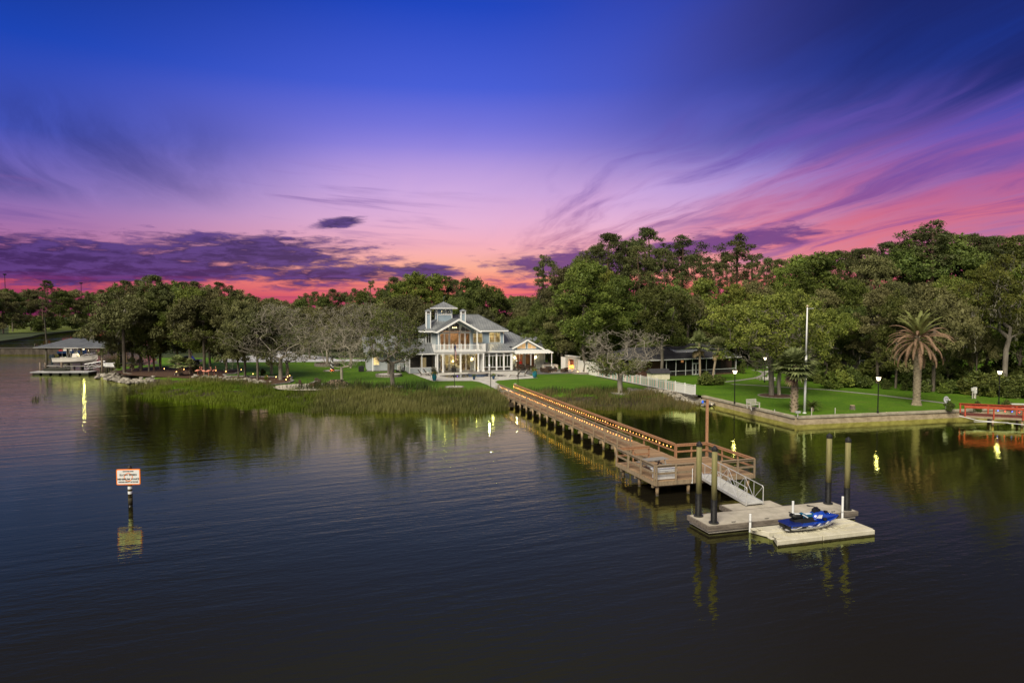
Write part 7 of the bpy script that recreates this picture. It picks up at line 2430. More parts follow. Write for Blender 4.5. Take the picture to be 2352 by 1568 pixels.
MB().loft([[(-1.68, -1.1, 1.10), (-1.68, 0, 1.75), (-1.68, 1.1, 1.10)], [(1.68, -1.1, 1.10), (1.68, 0, 1.75), (1.68, 1.1, 1.10)]], closed=True).build('roof', shr, sh)
MB().box(-0.75, 0.75, -0.93, -0.902, 0.05, 1.05).build('door', shc, sh)
MB().box(-0.01, 0.01, -0.945, -0.932, 0.05, 1.05).build('door_gap', wirem, sh)

# ================================================================== NEIGHBOUR HOUSE WITH SCREENED PORCH
NA = at(1530, 866, ZR)
NB = at(1690, 857.5, ZR)
nv = (NB - NA)
nL = nv.length
nh = thing('neighbour_house', 'low dark roofed house with a long screened porch and white frame', 'house', NA, math.atan2(nv.y, nv.x))
alw = M('white_frame', (0.58, 0.60, 0.58), rough=0.5)
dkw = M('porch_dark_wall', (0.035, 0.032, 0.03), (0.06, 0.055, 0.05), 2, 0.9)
brick = M('brown_brick', (0.10, 0.055, 0.038), (0.16, 0.09, 0.065), 5, 0.9, 0.3)
MB().box(-5.5, nL, 3.6, 3.75, 0, 2.75).build('porch_back_wall', dkw, nh)
MB().box(-5.5, nL, 0.0, 3.6, 0.0, 0.18).build('porch_floor', brick, nh)
MB().box(-5.4, -0.02, 1.2, 1.35, 0, 2.75).build('brick_wall', brick, nh)
xs = [0.0, 1.95, 3.95, 5.35, 6.85, 8.3, 10.1, nL]
for x in xs:
    MB().box(x - 0.045, x + 0.045, -0.045, 0.045, 0.0, 2.75).build('porch_post', alw, nh)
for i in range(len(xs) - 1):
    a, b = xs[i] + 0.045, xs[i + 1] - 0.045
    if i == 3:
        continue
    MB().box(a, b, -0.03, 0.03, 0.88, 0.95).build('screen_rail', alw, nh)
    MB().poly([(a, 0.01, 0.18), (b, 0.01, 0.18), (b, 0.01, 2.75), (a, 0.01, 2.75)]).build('screen', scrm, nh)
    x = a + 0.08
    while x < b:
        MB().box(x - 0.012, x + 0.012, 0.04, 0.07, 0.2, 0.88).build('baluster', M('grey_baluster', (0.22, 0.22, 0.22)), nh)
        x += 0.16
MB().box(-0.1, nL + 0.1, -0.06, 0.06, 2.75, 2.95).build('porch_beam', alw, nh)
for s_, (a, b) in enumerate(((5.42, 6.08), (6.12, 6.78))):
    d_ = MB()
    for q in ((a, a + 0.10, 0.1, 2.05), (b - 0.10, b, 0.1, 2.05), (a + 0.1, b - 0.1, 0.1, 0.32), (a + 0.1, b - 0.1, 1.95, 2.05), (a + 0.1, b - 0.1, 0.92, 1.0)):
        d_.box(q[0], q[1], -0.04, 0.04, q[2], q[3])
    d_ = d_.build('screen_door', alw, nh)
    MB().poly([(a + 0.1, 0.0, 0.3), (b - 0.1, 0.0, 0.3), (b - 0.1, 0.0, 1.95), (a + 0.1, 0.0, 1.95)]).build('screen', scrm, d_)
    MB().box(b - 0.09 if s_ == 0 else a + 0.03, b - 0.03 if s_ == 0 else a + 0.09, -0.08, -0.042, 0.98, 1.08).build('handle', hoopm, d_)
MB().box(5.40, 6.80, -0.04, 0.04, 2.06, 2.14).build('door_head', alw, nh)
MB().poly([(5.4, 0.01, 2.14), (6.8, 0.01, 2.14), (6.8, 0.01, 2.75), (5.4, 0.01, 2.75)]).build('screen', scrm, nh)
for x in (1.0, 3.2, 7.8, 9.4):
    MB().box(x - 0.14, x + 0.14, 3.3, 3.58, 0.2, 2.7).build('inner_column', M('porch_column', (0.09, 0.08, 0.075)), nh)
MB().box(5.9, 6.3, 3.4, 3.58, 1.95, 2.3).build('porch_lantern', M('dim_lantern', (0.4, 0.2, 0.1), emit=(1.0, 0.45, 0.15), estr=0.7), nh)
MB().box(5.1, 7.1, -0.75, -0.06, -0.05, 0.14).build('brick_step', brick, nh)
roof_plane(nh, [(-5.9, -0.55, 2.92), (nL + 0.6, -0.55, 2.92), (nL - 1.5, 5.5, 4.6), (-3.5, 5.5, 4.6)], 0, mat=shr)
roof_plane(nh, [(nL + 0.6, -0.55, 2.92), (nL + 0.6, 11.5, 2.92), (nL - 1.5, 5.5, 4.6)], 0, mat=shr)
roof_plane(nh, [(-5.9, 11.5, 2.92), (-5.9, -0.55, 2.92), (-3.5, 5.5, 4.6)], 0, mat=shr)
MB().box(-5.95, nL + 0.65, -0.62, -0.56, 2.80, 2.94).build('fascia', alw, nh)
MB().box(3.9, 8.4, 2.4, 4.6, 3.6, 4.35).build('dormer', M('dormer_white', (0.5, 0.52, 0.55)), nh)
MB().box(3.75, 8.55, 2.2, 4.8, 4.35, 4.43).build('dormer_roof', shr, nh)
MB().loft([[(nL - 4, 3, 2.9), (nL - 4, 7.5, 4.9), (nL - 4, 12, 2.9)], [(nL + 3.2, 3, 2.9), (nL + 1.0, 7.5, 4.9), (nL + 3.2, 12, 2.9)]]).build('rear_roof', shr, nh)
MB().box(nL - 4, nL + 2.8, 4, 11, 0, 2.88).build('rear_wall', brick, nh)
bn = thing('trash_can', 'dark round bin on the path by the porch steps', 'bin', at(1632, 867, ZR))
MB().lathe([(0.26, 0), (0.32, 0.85)], 12).build('can', M('grey_can', (0.035, 0.036, 0.04), rough=0.6), bn)
MB().lathe([(0.35, 0.852), (0.35, 0.90), (0.1, 0.98)], 12).build('lid', M('grey_can', (0.035, 0.036, 0.04)), bn)

# ================================================================== LAMP POSTS
iron = M('black_iron', (0.012, 0.012, 0.013), rough=0.45, metal=0.3)
lglass = M('lantern_glow', (1, 0.85, 0.55), emit=(1.0, 0.82, 0.55), estr=4.5)


def lamp_post(u, v, h, label, e_=120):
    e = thing('lamp_post', label, 'lamp post', at(u, v, ZR), random.uniform(0, 1), 'lantern posts on the neighbour lawn')
    MB().lathe([(0.10, 0), (0.10, 0.25), (0.06, 0.32), (0.05, h - 0.5)], 10).build('post', iron, e)
    MB().loft([[(s_ * q, t_ * q, z) for s_, t_ in ((-1, -1), (1, -1), (1, 1), (-1, 1))] for q, z in ((0.10, h - 0.50), (0.19, h - 0.13))]).build('lantern_glass', lglass, e)
    MB().loft([[(s_ * q, t_ * q, z) for s_, t_ in ((-1, -1), (1, -1), (1, 1), (-1, 1))] for q, z in ((0.24, h - 0.128), (0.22, h - 0.08), (0.05, h + 0.02), (0.01, h + 0.12))]).build('lantern_roof', iron, e)
    for s_, t_ in ((-1, -1), (1, -1), (1, 1), (-1, 1)):
        MB().bar((s_ * 0.105, t_ * 0.105, h - 0.50), (s_ * 0.195, t_ * 0.195, h - 0.13), 0.02, 0.02).build('lantern_bar', iron, e)
    lamp(e, (0, 0, h - 0.62), e_ * 0.35, (1.0, 0.78, 0.42), 0.10)
    return e


lamp_post(1687, 926, 4.0, 'lamp post nearest the seawall bench')
lamp_post(1756, 878, 3.9, 'lamp post beside the white fountain', 90)
lamp_post(2016, 949, 4.0, 'lamp post at the seawall left of the date palm')
lamp_post(2294, 928, 4.0, 'lamp post at the right edge behind the red dock')
# far street light behind the palm
sl = thing('street_light', 'small far orange street light among the trees', 'street light', (side(2029, 128), 128, 0.8))
h = height_at(770, 128) - 0.8
MB().tube([(0, 0, 0), (0, 0, h)], 0.06, 6).tube([(0, 0, h), (-0.6, 0, h + 0.15)], 0.04, 6).build('pole', iron, sl)
MB().lathe([(0.05, h + 0.02), (0.28, h + 0.08), (0.15, h + 0.2)], 8).build('lamp_head', M('sodium_glow', (1, 0.6, 0.2), emit=(1.0, 0.55, 0.18), estr=20), sl, (-0.7, 0, 0))

# ================================================================== THINGS ON THE NEIGHBOUR LAWN
wfp = thing('white_flagpole', 'tall white flagpole beside the stout palm', 'flagpole', at(1848, 949, ZR))
wh = height_at(706, wfp.location.y) - ZR
MB().lathe([(0.20, 0.0), (0.20, 0.08), (0.14, 0.10)], 12).tube([(0, 0, 0.1), (0.03, 0, wh * 0.55)], [0.125, 0.115], 12).tube([(0.03, 0, wh * 0.55), (0.06, 0, wh)], [0.095, 0.06], 12).build('pole', whitep, wfp, smooth=True)
MB().lathe([(0.02, wh), (0.13, wh + 0.10), (0.13, wh + 0.16), (0.03, wh + 0.27)], 12).build('ball_finial', M('gold_ball', (0.6, 0.5, 0.35), metal=0.3, rough=0.4), wfp, (0.06, 0, 0))
MB().tube([(0.06, 0, wh - 0.12), (0.75, 0, wh - 0.10)], 0.02, 5).build('arm', whitep, wfp)
MB().tube([(0.20, 0, wh - 0.12), (0.30, 0, 1.2)], 0.012, 4).build('halyard', wirem, wfp)
bn_w = M('old_white_bench', (0.42, 0.40, 0.35), (0.52, 0.50, 0.44), 4, 0.9, 0.3)
bp_ = at(1730, 937.5, ZR)
be_ = thing('park_bench', 'old whitish slatted bench facing the water on the seawall', 'bench', bp_, R(22))
for k in range(4):
    MB().box(-0.7, 0.7, -0.30 + k * 0.14, -0.19 + k * 0.14, 0.42, 0.46).build('seat_slat', bn_w, be_)
    MB().box(-0.7, 0.7, 0.26 + k * 0.025, 0.30 + k * 0.025, 0.54 + k * 0.13, 0.63 + k * 0.13).build('back_slat', bn_w, be_)
for s in (-1, 1):
    MB().box(s * 0.62 - 0.05, s * 0.62 + 0.05, -0.32, -0.24, 0, 0.62).build('leg', bn_w, be_)
    MB().bar((s * 0.62, 0.26, 0), (s * 0.62, 0.40, 1.02), 0.08, 0.07).build('back_leg', bn_w, be_)
    MB().box(s * 0.62 - 0.06, s * 0.62 + 0.06, -0.34, 0.30, 0.622, 0.67).build('armrest', bn_w, be_)
# fountain
fo = thing('stone_fountain', 'tiered white stone fountain on the neighbour lawn', 'fountain', at(1766, 872, ZR))
fst = M('fountain_stone', (0.55, 0.53, 0.48), (0.64, 0.62, 0.57), 4, 0.85, 0.2)
MB().lathe([(1.0, 0), (1.05, 0.35), (0.9, 0.40), (0.85, 0.2)], 20).build('basin', fst, fo, smooth=False)
MB().lathe([(0.30, 0.1), (0.22, 0.5), (0.18, 1.0), (0.24, 1.1), (0.75, 1.25), (0.78, 1.34), (0.4, 1.30), (0.16, 1.35), (0.14, 1.8), (0.45, 1.95), (0.46, 2.02), (0.2, 2.0), (0.10, 2.05), (0.10, 2.3), (0.16, 2.45), (0.05, 2.65)], 16).build('tiers', fst, fo, smooth=True)
for k in range(9):
    a = 2 * PI * k / 9
    put('edging_rock', rock_me[k % 6], fo, (1.7 * math.cos(a), 1.7 * math.sin(a), 0.08)).scale = (0.45, 0.45, 0.4)
# cycad
cyc = thing('sago_palm', 'dark green sago palm at the foot of the white flagpole', 'palm', at(1866, 944, ZR))


def feather(mb, base, az_, el_, ln, g, droop, nl=14, w=0.2, mi=0):
    d = Vector((math.cos(az_), math.sin(az_), 0))
    up = Vector((0, 0, 1))
    sd = Vector((-d.y, d.x, 0))
    pts = []
    for i in range(nl + 1):
        q = i / nl
        a = el_ - droop * q * q
        pts.append((pts[-1] if pts else Vector(base)) + (d * math.cos(a) + up * math.sin(a)) * (ln / nl if i else 0))
    mb.tube(pts[::2] + [pts[-1]], [0.03] * (len(pts[::2])) + [0.01], 3, mi, caps=False)
    for i in range(2, nl + 1):
        q = i / nl
        l_ = w * ln * math.sin(PI * (0.12 + 0.80 * q)) ** 0.7
        t_ = (pts[i] - pts[i - 1]).normalized()
        for s in (-1, 1):
            for h_ in (0.0, 0.5):
                b = pts[i - 1].lerp(pts[i], h_)
                tip = b + sd * s * l_ * 0.75 + t_ * l_ * 0.65 - up * l_ * 0.25
                wv = t_ * ln / nl * 0.28
                mb.poly([b - wv, b + wv, tip], mi)


g = np.random.default_rng(8)
m = MB()
for k in range(26):
    feather(m, (0, 0, 0.45), k * 2.4, R(70 - 65 * k / 26), 1.15, g, 1.1, 10, 0.18)
put('crown', tint_mesh(m.mesh('sago_crown', LEAF['oak']), g), cyc)
MB().lathe([(0.16, 0), (0.20, 0.25), (0.14, 0.5)], 10).build('trunk', BARK['palm'], cyc)
# date palm with dead fronds
dp = thing('date_palm', 'big date palm with green top and drooping dead brown fronds', 'palm', at(2105, 930, ZR))
th = height_at(778, dp.location.y) - ZR
tk = MB()
tk.lathe([(0.62, -0.1), (0.50, 0.25), (0.40, 0.7), (0.40, th * 0.5), (0.36, th * 0.72), (0.38, th * 0.85), (0.55, th * 0.93), (0.62, th), (0.3, th + 0.4)], 16)
for k in range(110):
    z = 0.5 + k * (th * 0.86) / 110
    a = k * 2.4
    o_ = Vector((math.cos(a), math.sin(a), 0))
    tk.bar(Vector((0, 0, z)) + o_ * 0.33, Vector((0, 0, z + 0.10)) + o_ * 0.43, 0.20, 0.05)
tk.build('trunk', M('date_bark', (0.17, 0.14, 0.095), (0.26, 0.22, 0.15), 4, 0.95, 0.5, 10, stretch=(1, 1, 3)), dp)
g = np.random.default_rng(18)
m = MB()
for k in range(22):
    feather(m, (0, 0, th + 0.3), k * 2.4 + g.normal(0, 0.1), R(86 - 36 * (k / 17)), 3.5 * g.uniform(0.85, 1.05), g, 0.75, 18, 0.15)
put('green_crown', tint_mesh(m.mesh('date_crown', LEAF['date']), g), dp)
m = MB()
for k in range(52):
    e_ = R(42 - 78 * (k / 52) + g.normal(0, 5))
    feather(m, (0, 0, th + 0.1 - 0.4 * k / 52), k * 2.4 + g.normal(0, 0.12), e_, 3.9 * g.uniform(0.8, 1.08), g, 1.25, 18, 0.10)
put('dead_frond_crown', tint_mesh(m.mesh('dead_crown', LEAF['dead']), g), dp)
g2 = np.random.default_rng(3)
c = np.array([0, 0, th - 0.6]) + g2.normal(0, 1, (700, 3)) * np.array([0.5, 0.5, 0.42])
put('fern_skirt', leaf_mesh('fern_skirt', c, LEAF['bright'], 0.35, 0.10, g2.uniform(0, 1, 700), droop=(0, 0, -0.8), rg=g2), dp)['kind'] = 'stuff'
# stumps, dish, meter box, mailbox post, stakes, concrete bench
for u, v, h, r_, lb in ((1958, 940, 0.45, 0.28, 'low dark stump on the lawn left of the lamp post'), (2003, 876, 3.2, 0.26, 'tall cut pale stump by the leaning trunk')):
    e = thing('tree_stump', lb, 'stump', at(u, v, ZR))
    MB().lathe([(r_ * 1.25, -0.05), (r_, h * 0.4), (r_ * 0.95, h)], 9).build('stump_wood', BARK['oak'], e)
    MB().lathe([(r_ * 0.93, h + 0.002), (r_ * 0.9, h + 0.02)], 9).build('cut_face', M('cut_wood', (0.45, 0.33, 0.2)), e)
sd_ = thing('satellite_dish', 'grey satellite dish on a white post at the seawall', 'satellite dish', at(2172, 942, ZR), R(25))
MB().tube([(0, 0, 0), (0, 0, 0.85)], 0.04, 8).build('post', whitep, sd_)
m = MB()
rings = []
for q in (0.0, 0.5, 1.0):
    rings.append([(0.06 * (q * q) * -1 + 0.10, 0.30 * q * math.cos(a) + 0.0, 1.15 + 0.40 * q * math.sin(a)) for a in np.linspace(0, 2 * PI, 17)[:-1]])
for i in range(2):
    m.loft([rings[i], rings[i + 1]], caps=False)
do = m.build('dish', M('dish_grey', (0.40, 0.41, 0.43), rough=0.5), sd_, smooth=True)
do.modifiers.new('thick', 'SOLIDIFY').thickness = 0.02
MB().tube([(0.05, 0, 0.82), (0.62, 0, 1.10)], 0.022, 6).box(0.58, 0.70, -0.05, 0.05, 1.06, 1.18).build('feed_arm', whitep, sd_)
mt = thing('meter_box', 'white utility meter boxes on posts near the lamp post', 'utility box', at(2236, 915, ZR), R(10))
MB().box(-0.30, -0.02, -0.08, 0.08, 0.95, 1.35).box(0.02, 0.36, -0.12, 0.12, 0.65, 1.42).build('cabinet', M('box_white', (0.55, 0.55, 0.52)), mt)
MB().box(-0.2, -0.12, -0.04, 0.04, 0, 0.95).box(0.08, 0.30, -0.06, 0.06, 0, 0.65).build('post', M('box_post', (0.42, 0.40, 0.35)), mt)
mb2 = thing('drop_box', 'small grey box on a post at the seawall corner', 'box', at(1832, 958, ZR))
MB().box(-0.04, 0.04, -0.04, 0.04, 0, 0.45).build('post', bn_w, mb2)
MB().box(-0.24, 0.24, -0.14, 0.14, 0.45, 0.58).box(-0.27, 0.27, -0.17, 0.17, 0.582, 0.62).build('box_body', M('grey_cabinet', (0.3, 0.3, 0.3)), mb2)
for u, v, h, lb in ((1864, 953, 0.75, 'short wooden stake right of the white flagpole'), (1918, 950, 0.6, 'thin white stake on the lawn edge'), (1779, 947, 0.3, 'tiny white stake left of the stout palm'), (1726, 942, 0.25, 'tiny stake beside the old bench')):
    e = thing('stake', lb, 'stake', at(u, v, ZR))
    MB().box(-0.035, 0.035, -0.03, 0.03, 0, h).lathe([(0.045, h), (0.01, h + 0.05)], 6).build('stick', bn_w, e)
cbn = thing('concrete_bench', 'concrete bench beside the round bush at the right edge', 'bench', at(2338, 938, ZR), R(-8))
MB().box(-0.75, 0.75, -0.22, 0.22, 0.46, 0.55).build('seat', fst, cbn)
for s in (-1, 1):
    MB().lathe([(0.2, 0), (0.1, 0.12), (0.1, 0.36), (0.2, 0.458)], 8, 0, (s * 0.5, 0)).build('leg', fst, cbn)
pc = thing('garden_chair', 'white garden chair at the far right edge', 'chair', at(2362, 942, ZR), R(30))
MB().box(-0.25, 0.25, -0.25, 0.25, 0.38, 0.42).build('seat', whitep, pc)
for k in range(5):
    MB().box(-0.24 + k * 0.105, -0.18 + k * 0.105, 0.23, 0.26, 0.42, 0.88).build('back_slat', whitep, pc)
for x in (-0.22, 0.22):
    for y in (-0.22, 0.22):
        MB().box(x - 0.025, x + 0.025, y - 0.025, y + 0.025, 0, 0.38).build('leg', whitep, pc)
# dark neighbour house among the trees
dh = thing('shaded_house', 'dark house half hidden under the trees left of the date palm', 'house', (side(1975, 118), 118, ZR), R(12))
MB().box(-7, 7, 0, 8, 0, 2.7).build('wall', dkw, dh)
MB().loft([[(-7.6, -0.6, 2.7), (-7.6, 4, 4.6), (-7.6, 8.6, 2.7)], [(7.6, -0.6, 2.7), (7.6, 4, 4.6), (7.6, 8.6, 2.7)]]).build('roof', shr, dh)
for x in (-4, 0.6, 4):
    w_ = MB().box(x - 0.55, x + 0.55, -0.05, -0.005, 0.9, 2.2).build('window', alw, dh)
    MB().box(x - 0.47, x + 0.47, -0.06, -0.052, 0.98, 2.12).build('pane', M('dark_pane', (0.02, 0.025, 0.03), rough=0.1), w_)

# ================================================================== RED DOCK
redw = M('red_paint', (0.36, 0.055, 0.025), (0.46, 0.085, 0.04), 3, 0.6, 0.2, 15)
redd = M('red_deck', (0.15, 0.045, 0.032), (0.21, 0.07, 0.05), 3, 0.85, 0.3, stretch=(1, 5, 1), vary=0.15)
RD0 = at(2216, 953, ZR + 0.1)
rd = thing('red_dock', 'red painted walkway dock with railings at the right edge', 'dock', (RD0.x, RD0.y, 0), R(-21))
plk = MB().box(-0.07, 0.07, 0, 1.9, -0.05, 0).mesh('plank', redd)
x = 0.0
while x < 13:
    put('plank', plk, rd, (x, -0.05, ZR + 0.12))
    x += 0.155
for y in (0.0, 1.8):
    MB().box(-0.05, 13, y - 0.03, y + 0.03, ZR - 0.16, ZR + 0.065).build('stringer', M('tan_timber', (0.26, 0.21, 0.13), (0.33, 0.27, 0.18), 3, 0.9), rd)
    for k in range(6):
        MB().box(k * 2.5 - 0.06, k * 2.5 + 0.06, y - 0.06 + (0.1 if y else -0.1), y + 0.06 + (0.1 if y else -0.1), ZR - 0.15, ZR + 1.05).build('rail_post', redw, rd)
    yo = y + (0.1 if y else -0.1)
    MB().box(-0.1, 13, yo - 0.10, yo + 0.10, ZR + 1.052, ZR + 1.10).build('top_rail', redw, rd)
    MB().box(-0.1, 13, yo - 0.13 if not y else yo + 0.062, yo - 0.062 if not y else yo + 0.13, ZR + 0.88, ZR + 1.05).build('side_rail', redw, rd)
for k in range(1, 6):
    for y in (0.15, 1.65):
        put('pile', pile_me, rd, (k * 2.5, y, -0.05))
for k, c in enumerate(((0.1, 0.15, 1.0), (1.0, 0.05, 0.03)) * 4):
    MB().lathe([(0.02, 0.0), (0.06, 0.05), (0.02, 0.1)], 8).build('coloured_bulb', M('bulb_blue' if k % 2 == 0 else 'bulb_red', c, emit=c, estr=5), rd, (3.4 + k * 0.62, 1.95, ZR + 0.42 - 0.02 * k))
gp_ = thing('floating_pipe', 'long white pipe lying across the water beside the red dock', 'pipe', (RD0.x, RD0.y, 0), R(-21))
MB().tube([(-0.6, -0.35, ZR + 0.05), (1.0, -0.55, 0.55), (3.2, -0.6, 0.45), (6.0, -0.6, 0.3), (8.5, -0.5, 0.35)], 0.035, 6).tube([(0.6, -0.9, 0.45), (3.6, -0.75, 0.5)], 0.03, 6).build('pipe', whitep, gp_, smooth=True)
ps = thing('mooring_post', 'short pale post in the water in front of the red dock', 'post', at(2276, 969, 0))
MB().tube([(0, 0, -1), (0, 0, 0.72)], 0.13, 10).build('post', M('pale_post', (0.30, 0.28, 0.18), (0.4, 0.37, 0.26), 4, 0.9), ps)
MB().lathe([(0.17, 0.60), (0.17, 0.80), (0.1, 0.84)], 10).build('post_cap', M('pale_cap', (0.5, 0.48, 0.36)), ps)
# ================================================================== BOATHOUSE
bh0 = at(150, 858, 0)
BY = 129.5
bh = thing('boathouse', 'open boathouse on posts with a grey metal hip roof', 'boathouse', (0, BY, 0), R(-2))
bx0, bx1 = side(90, BY), side(238, BY)
ez, rz_ = height_at(800, BY - 3), height_at(779, BY + 0)
by0, by1 = -3.2, 4.6
ymid = 0.7
roofb = M('boathouse_roof', (0.10, 0.11, 0.125), (0.15, 0.16, 0.175), 0.8, 0.5, metal=0.2)
R0, R1 = (bx0 - 1.2, bx1 + 0.8), (bx0 + 3.4, bx1 - 2.2)
roof_plane(bh, [(R0[0], by0, ez), (R0[1], by0, ez), (R1[1], ymid, rz_), (R1[0], ymid, rz_)], 0.42, mat=roofb)
roof_plane(bh, [(R0[0], by1, ez), (R0[0], by0, ez), (R1[0], ymid, rz_)], 0.42, mat=roofb)
roof_plane(bh, [(R0[1], by0, ez), (R0[1], by1, ez), (R1[1], ymid, rz_)], 0.42, mat=roofb)
roof_plane(bh, [(R0[1], by1, ez), (R0[0], by1, ez), (R1[0], ymid, rz_), (R1[1], ymid, rz_)], 0, mat=roofb)
dkp = M('dark_pile', (0.045, 0.04, 0.03), (0.085, 0.075, 0.055), 3, 0.85, 0.4, 10, stretch=(2, 2, 0.3))
for x in (bx0 + 0.8, bx0 + 5.2, (bx0 + bx1) / 2 + 1.5, bx1 - 0.6):
    for y in (-2.4, 3.6):
        MB().tube([(x, y, -1.5), (x, y, ez - 0.2)], 0.19, 10).build('roof_post', dkp, bh, smooth=True)
MB().box(R0[0] + 0.5, R0[1] - 0.4, -2.55, -2.25, ez - 0.32, ez - 0.10).box(R0[0] + 0.5, R0[1] - 0.4, 3.45, 3.75, ez - 0.32, ez - 0.10).build('roof_beam', dkp, bh)
MB().box(bx0 + 0.6, bx1 + 2.2, -2.9, -1.6, 0.95, 1.1).build('walkway_deck', grw, bh)
MB().box(bx0 + 0.6, bx1 + 2.2, 3.4, 4.6, 0.95, 1.1).build('walkway_deck', grw, bh)
x = bx0 + 1.0
while x < bx1 + 2:
    MB().tube([(x, -2.2, -1), (x, -2.2, 0.95)], 0.13, 8).build('walkway_pile', dkp, bh)
    x += 1.7
MB().lathe([(0.28, ez - 0.45), (0.33, ez - 0.36), (0.2, ez - 0.33)], 10).build('ceiling_lamp', M('dock_lamp', (1, 0.9, 0.7), emit=(1.0, 0.80, 0.48), estr=5), bh, (side(163, BY - 2.5), -2.0, 0))
lamp(bh, (side(163, BY - 2.5), -2.0, ez - 0.65), 130, (1.0, 0.80, 0.5), 0.15)
MB().poly([(side(180, BY), -2.45, ez - 0.35), (side(183.5, BY), -2.45, ez - 0.75), (side(187.5, BY), -2.45, ez - 0.35)]).build('pennant_sign', whitep, bh)
# lift cradle
for x in (bx0 + 3.2, bx0 + 8.5):
    MB().box(x - 0.1, x + 0.1, -1.5, 3.2, 1.25, 1.42).build('lift_beam', alu, bh)
    for y in (-1.4, 3.1):
        MB().tube([(x, y, 1.4), (x, y, ez - 0.3)], 0.025, 5).build('lift_cable', alu, bh)
# boat on the lift
bo = thing('motor_boat', 'white centre console motor boat hanging in the boathouse', 'boat', (bx0 + 2.6, BY + 0.7, 1.44), R(-2))
hw = M('boat_white', (0.62, 0.58, 0.52), (0.68, 0.64, 0.58), 1.5, 0.3, coat=0.3)
sta = [(0.0, 1.05, 1.20, 0.0, 1.15), (2.0, 1.12, 1.25, 0.0, 1.20), (4.0, 1.10, 1.25, 0.02, 1.32), (6.0, 0.85, 1.10, 0.10, 1.50), (7.4, 0.40, 0.66, 0.35, 1.68), (8.2, 0.04, 0.10, 0.95, 1.78)]
MB().loft([[(x, 0, zk), (x, -c, zk + (zg - zk) * 0.35), (x, -g_, zg), (x, -g_ + 0.12, zg), (x, -g_ * 0.86, zg - 0.35), (x, g_ * 0.86, zg - 0.35), (x, g_ - 0.12, zg), (x, g_, zg), (x, c, zk + (zg - zk) * 0.35)] for x, c, g_, zk, zg in sta]).build('hull', hw, bo)
MB().loft([[(x, -g_ - 0.02, zg - 0.10), (x, -g_ - 0.03, zg - 0.05), (x, -g_ + 0.01, zg - 0.03)] for x, c, g_, zk, zg in sta]).build('rub_rail', alu, bo)
MB().quadbox([(3.3, -0.45, 0.85), (4.6, -0.45, 0.95), (4.6, 0.45, 0.95), (3.3, 0.45, 0.85), (3.5, -0.40, 1.95), (4.2, -0.40, 2.0), (4.2, 0.40, 2.0), (3.5, 0.40, 1.95)]).build('console', hw, bo, bevel=0.04)
MB().quadbox([(3.95, -0.42, 2.0), (4.22, -0.42, 2.0), (4.22, 0.42, 2.0), (3.95, 0.42, 2.0), (3.72, -0.36, 2.45), (3.78, -0.36, 2.45), (3.78, 0.36, 2.45), (3.72, 0.36, 2.45)]).build('windshield', M('smoke_glass', (0.05, 0.06, 0.07), rough=0.1), bo)
MB().box(2.2, 5.0, -0.85, 0.85, 2.98, 3.05).build('t_top', hw, bo)
for x0, x1 in ((2.7, 2.4), (3.4, 3.0), (4.4, 4.7)):
    for y in (-0.5, 0.5):
        MB().tube([(x0, y, 1.0), (x1, y * 1.4, 2.98)], 0.03, 6).build('t_top_leg', alu, bo)
MB().box(2.4, 2.9, -0.45, 0.45, 0.9, 1.35).box(2.36, 2.46, -0.45, 0.45, 1.35, 1.75).build('helm_seat', M('seat_charcoal', (0.05, 0.05, 0.055)), bo, bevel=0.03)
for y in (-0.35,):
    MB().loft([[(x, y - w, z0), (x, y - w, z1), (x, y + w, z1), (x, y + w, z0)] for x, w, z0, z1 in ((-1.05, 0.16, 1.05, 1.55), (-0.75, 0.24, 0.95, 1.75), (-0.3, 0.24, 0.95, 1.75), (-0.02, 0.16, 1.05, 1.55))]).build('outboard_cowl', M('outboard_navy', (0.02, 0.028, 0.04), rough=0.25, coat=0.5), bo, smooth=False)
    MB().box(-0.70, -0.38, y - 0.09, y + 0.09, 0.0, 0.948).box(-0.85, -0.30, y - 0.02, y + 0.02, -0.25, 0.0).build('outboard_leg', M('outboard_navy', (0.02, 0.028, 0.04)), bo)
MB().tube([(5.6, -1.05, 1.5), (6.2, -0.9, 1.85), (7.5, -0.5, 2.0), (8.2, 0, 2.05), (7.5, 0.5, 2.0), (6.2, 0.9, 1.85), (5.6, 1.05, 1.5)], 0.02, 5).build('bow_rail', alu, bo)
# floating dock in front, posts, skiff, gangway, white box
fk = thing('low_floating_dock', 'low grey floating dock in front of the boathouse', 'floating dock', (0, 0, 0))
fxa, fxb = side(80, 124.5), side(213, 124.5)
MB().box(fxa, fxb, 122.9, 125.6, 0.36, 0.52).build('deck', M('float_grey', (0.30, 0.30, 0.30), (0.42, 0.42, 0.41), 0.6, 0.9, stretch=(1, 0.3, 1)), fk)
for k in range(6):
    a = fxa + 0.4 + k * (fxb - fxa) / 6
    MB().box(a, a + 1.3, 123.0, 125.5, -0.3, 0.358).build('float_tub', blk, fk)
for u, v, h, lb in ((93, 858, 2.1, 'leftmost low mooring post at the boathouse float'), (105, 857, 2.0, 'second low mooring post by the outboard motor'), (142, 856, 2.0, 'third low mooring post in front of the white boat'), (235, 857, 2.9, 'tall dark post at the foot of the shore gangway'), (264, 850, 1.7, 'short post at the landward end of the walkway')):
    p = at(u, v, 0)
    e = thing('mooring_post', lb, 'post', p, 0, 'mooring posts at the boathouse')
    MB().tube([(0, 0, -1), (0, 0, h)], 0.17, 9).build('post', M('brown_post', (0.13, 0.10, 0.07), (0.19, 0.15, 0.11), 3, 0.9), e, smooth=True)
    MB().lathe([(0.18, h), (0.02, h + 0.06)], 9).build('post_top', dkp, e)
skf = thing('flat_skiff', 'flat dark jon boat resting on the boathouse float', 'boat', (side(128, 125), 125.2, 0.54), R(0))
